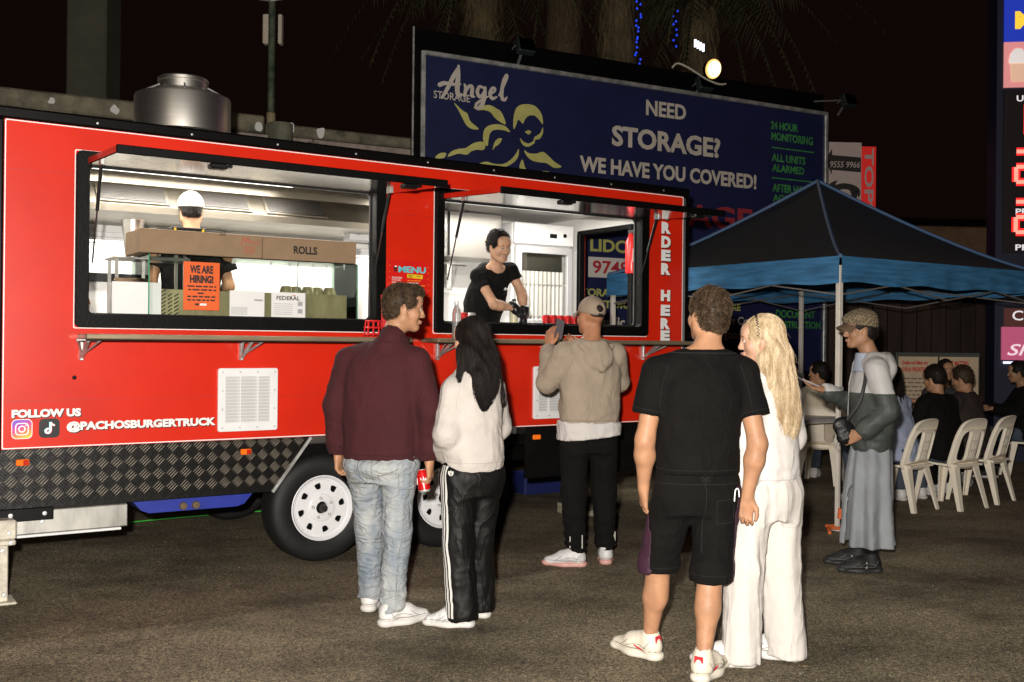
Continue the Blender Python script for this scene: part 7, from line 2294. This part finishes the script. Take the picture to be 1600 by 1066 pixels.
# ---- server leaning over the sill
t = thing("person", "server with dark tied-back hair in black t-shirt leaning over the serving counter", "person", tw(1.40, .60, .80), TA+PI)
f = .93
J = joints(f, (-.17, -.05, 0), (.07, -.03, 0), (-.235, .50, 1.09), (-.215, .575, .935), (.075, .60, .985), (-.105, .60, .965), sx=.155, shz=1.325, lean=(-.013, .45), hip0=(-.07, .10), hipz=.90, headc=(.02, .575, 1.43), head_ang=(2, -18, 6))
skS = skin('server', (.46, .26, .165))
J['shL'] = A3(-.152, .47, 1.262); J['shR'] = A3(.130, .45, 1.205); J['neck'] = A3(-.008, .475, 1.275)
skin_body(t, J, skS, {'L': dict(d=(.15, .15, -1), n=(.8, -.2, 0), side=-1, curl=.5), 'R': dict(d=(-.7, .05, -.7), n=(-.3, -.3, -.9), side=1, curl=.5)}, fem=True, b=.92, headf=.93, legs=False)
face_bits(t, J['head'], J['R'], .93, black_h, lip_m)
v = Vol((-.4, -.15, .72), (.35, .7, 1.42), .0085)
v.cone((-.07, .14, .80), (-.04, .28, 1.02), .145, .13, .05, (1, 0, 0), 1.12); v.cone((-.04, .28, 1.02), (-.012, .42, 1.20), .125, .125, .06, (1, 0, 0), 1.22)
v.cone((-.012, .44, 1.24), J['shL'], .07, .048, .03); v.cone((-.012, .44, 1.22), J['shR'], .07, .048, .03)
for s_ in 'LR':
    e = J['sh'+s_]+(J['el'+s_]-J['sh'+s_])*.42; v.cone(J['sh'+s_], e, .052, .054, .03, flat=True)
v.disp(creases(10, .010, 4)); v.cone(J['neck']+A3(0, .02, .0), J['neck']+A3(0, .08, .14), .062, .075, .012, op='s')
mobj("t_shirt", v.mesh("t_shirt"), blackcotton, t)
o_ = mobj("shirt_script", shape([brush([(0, 0), (.008, .022), (.012, .0), (.022, .016), (.03, .004), (.042, .02), (.05, .006), (.062, .014), (.07, .024)], [.005]*9, 4)], .001), white_vinyl, t, (-.045, .548, 1.10), (R(28), R(0), R(180-6)))
# black gloves
for s_, H in (('L', dict(d=(.15, .15, -1), n=(.8, -.2, 0), side=-1, curl=.5)), ('R', dict(d=(-.7, .05, -.7), n=(-.3, -.3, -.9), side=1, curl=.5))):
    w_ = J['wr'+s_]; d = A3(*H['d']); d /= np.linalg.norm(d)
    v = Vol(w_+d*.08-.15, w_+d*.08+.15, .006)
    hand(v, w_, H['d'], H['n'], H['side'], H['curl'], f*.98); v.cone(w_-d*.025, w_+d*.02, .031, .032, .01); v.d -= .0035; v.disp(creases(30, .004, 2))
    mobj("glove", v.mesh("glove"), mat("black_nitrile", (.012, .012, .013), .3, bump=.2, bscale=90), t)
hh = cap_hair(t, J, black_h, .93, .013, n=900, L=.03, seed=3, nape=-.06, fade=False, flow=(0, -1.2, -.3), fore=.004, ears=True)
v = Vol(J['head']-.2, J['head']+.2, .007); pc = J['head']+J['R'] @ A3(.01, -.12, .0); v.ell(pc, (.035, .035, .045), .01); v.disp(lambda P: .004*np.sin(P[:, 2]*200+P[:, 0]*90)); mobj("bun", v.mesh("bun"), black_h, hh)
MB().tube([Vector(pc)+Vector((.03*math.cos(a), .03*math.sin(a), .01)) for a in [2*PI*i/16 for i in range(17)]], .006, 6).build("hair_tie", mat("mustard_tie", (.5, .3, .08), .7), hh)

# ---- cook with white cap, back turned
t = thing("person", "cook in white cap and black t-shirt with back turned behind the display cabinet", "person", tw(-.645, 1.02, .80), TA+R(-4))
J = joints(.985, (-.11, 0, 0), (.11, 0, 0), (-.27, .04, 1.12), (-.20, .27, 1.02), (.28, .02, 1.10), (.20, .26, 1.0), sx=.195, headc=(0, .035, 1.635), head_ang=(0, -8, 0))
skin_body(t, J, skA, {'L': dict(d=(.2, 1, -.2), n=(0, 0, -1), side=1), 'R': dict(d=(-.2, 1, -.2), n=(0, 0, -1), side=-1)}, legs=False, res=.010)
top(t, "t_shirt", J, blackcotton, [(.85, 0, 0, .185, .135), (1.1, 0, 0, .195, .14), (1.3, 0, 0, .215, .14), (1.41, 0, 0, .18, .11), (1.475, 0, 0, .10, .08)], (.08, .085, .05), .86, .011, -.65, .010, 51, neckcut=.064)
legsw(t, "trousers", J, blackcotton, .90, (.10, .085, .07), .03, .013, .01, 5, (.18, .135))
cap_hair(t, J, black_h, .985, .004, n=300, nape=-.055)
brim_cap(t, J, mat("white_cap_cloth", (.62, .61, .6), .8, bump=.1, bscale=120), 1.05, 0, .07, thick=.013)
# ------------------------------------------------------------------ seated people under the canopy
def seated(lab, loc, rz, f, headc, head_ang, topm, legm_, hairm, sk, elL, wrL, elR, wrR, hood=False, longh=False, seed=1, fem=False, shoes=True, shoem=None, lean=(0, .0), bare=False):
    t = thing("person", lab, "person", loc, R(rz), "people seated under the canopy")
    J = joints(f, (-.13, .42, 0), (.13, .42, 0), elL, wrL, elR, wrR, sx=.175, shz=.99/f, lean=lean, hipz=.50/f, headc=headc, head_ang=head_ang)
    for s_, sg_ in (('L', -1), ('R', 1)):
        J['kne'+s_] = A3(sg_*.14, .42, .50); J['ank'+s_] = A3(sg_*.14, .36, .085)
        J['sh'+s_] = A3(lean[0]+sg_*.17*f, lean[1], .965)
    J['neck'] = A3(lean[0]+(headc[0]-lean[0])*.3, lean[1], 1.045)
    res = .0135
    skin_body(t, J, sk, {'L': dict(d=(.3, 1, 0), n=(0, 0, -1), side=1, curl=.5), 'R': dict(d=(-.3, 1, .3), n=(0, 0, -1), side=-1, curl=.5)}, fem=fem, b=.95, res=.0145, headf=f*.98)
    face_bits(t, J['head'], J['R'], f*.98, hairm, lip_m)
    def hdf(v):
        if hood: v.ell((lean[0], lean[1]-.11, .95), (.12, .055, .09), .05); v.ell((lean[0], lean[1]-.03, 1.03), (.12, .09, .045), .05)
    top(t, "jacket" if hood else "shirt", J, topm, [(.44, 0, -.02, .19, .15), (.60, lean[0]*.3, lean[1]*.3-.01, .195, .15), (.80, lean[0]*.7, lean[1]*.7, .19, .14), (.92, lean[0], lean[1], .16, .115), (1.03, lean[0], lean[1], .09, .08)], (.068, .064, .046), .45, res, .95, .014, seed, hood=hdf, neckcut=.062)
    v = Vol((-.35, -.25, .08), (.35, .65, .68), res)
    v.stack([(.43, 0, 0, .18, .16), (.56, 0, 0, .18, .15)], .02)
    for s_ in 'LR':
        v.cone(J['hip'+s_], J['kne'+s_], .088, .075, .04); v.cone(J['kne'+s_], J['ank'+s_], .075, .062, .03)
    v.disp(creases(9, .012, seed)); v.cut((0, 0, .11), (0, 0, -1))
    mobj("trousers", v.mesh("trousers"), legm_, t)
    if longh:
        def lv(v, P):
            for z, y, rx in ((-.1, -.07, .09), (-.2, -.09, .085), (-.3, -.10, .06)): v.ell((J['head'][0], J['head'][1]+y, J['head'][2]+z), (rx, .045, .08), .05)
        long_hair(t, J, hairm, f, None, .7, n=300, seed=seed, vol=lv)
    else: cap_hair(t, J, hairm, f, .013, n=500, L=.03, seed=seed, ears=False, flow=(.2, -.3, -.8))
    for sd, x in (('L', -.14), ('R', .14)): shoe(t, (x, .36, 0), 0, shoem or white_leather, white_sole, 1.0, res=.010)
    return t
crm = mat("cream_jacket", (.50, .43, .33), .85, var=.06, bump=.2, bscale=80); blu = mat("pale_blue_shirt", (.30, .34, .46), .85, var=.1, bump=.2, bscale=60)
blk = blackcotton; dj = mat("dark_jeans", (.05, .065, .09), .85, var=.2)
seated("person in cream hooded jacket seated at the grey table looking back over the shoulder", (3.40, 11.30, 0), -30, .96, (-.02, .03, 1.20), (88, 0, 0), crm, dj, black_h, skD, (-.26, .08, .74), (-.18, .32, .78), (.26, .08, .74), (.16, .32, .78), hood=True, seed=61)
seated("person in loose pale blue shirt on the white chair behind the man in the skirt", (3.62, 9.58, 0), 36, .97, (.0, .10, 1.21), (14, -10, 0), blu, dj, black_h, skA, (-.27, .10, .76), (-.16, .34, .76), (.28, .08, .76), (.16, .34, .76), longh=True, seed=62, lean=(0, .06))
seated("dark-haired person in black with back to the camera on the middle white chair", (4.10, 9.74, 0), 28, .98, (.0, .10, 1.20), (8, -14, 0), blk, dj, black_h, skA, (-.28, .10, .76), (-.12, .36, .92), (.28, .10, .76), (.12, .36, .95), seed=63, lean=(0, .06))
seated("person in black hunched on the rightmost of the three white chairs", (4.58, 10.16, 0), 36, .97, (.0, .12, 1.19), (12, -18, 0), mat("dark_brown_fleece", (.022, .014, .012), .9, var=.2, bump=.2, bscale=120), blackcotton, brown_h, skD, (-.28, .12, .74), (-.14, .36, .80), (.28, .12, .74), (.14, .36, .80), seed=64, lean=(0, .08))
seated("black-haired woman facing the camera across the table", (4.98, 11.80, 0), 172, .95, (.0, .08, 1.24), (10, -4, 0), mat("charcoal_knit", (.03, .028, .03), .9, var=.2, bump=.2, bscale=120), blackcotton, black_h, skA, (-.25, .12, .76), (-.10, .34, .90), (.25, .12, .76), (.10, .34, .92), seed=65, fem=True, longh=True)
seated("person in black at the right edge with striped dark shoes", (5.92, 11.85, 0), 78, .98, (.0, .06, 1.22), (-6, -6, 0), blk, dj, black_h, skD, (-.26, .12, .76), (-.16, .36, .80), (.26, .12, .76), (.16, .36, .80), seed=66, shoem=dk)
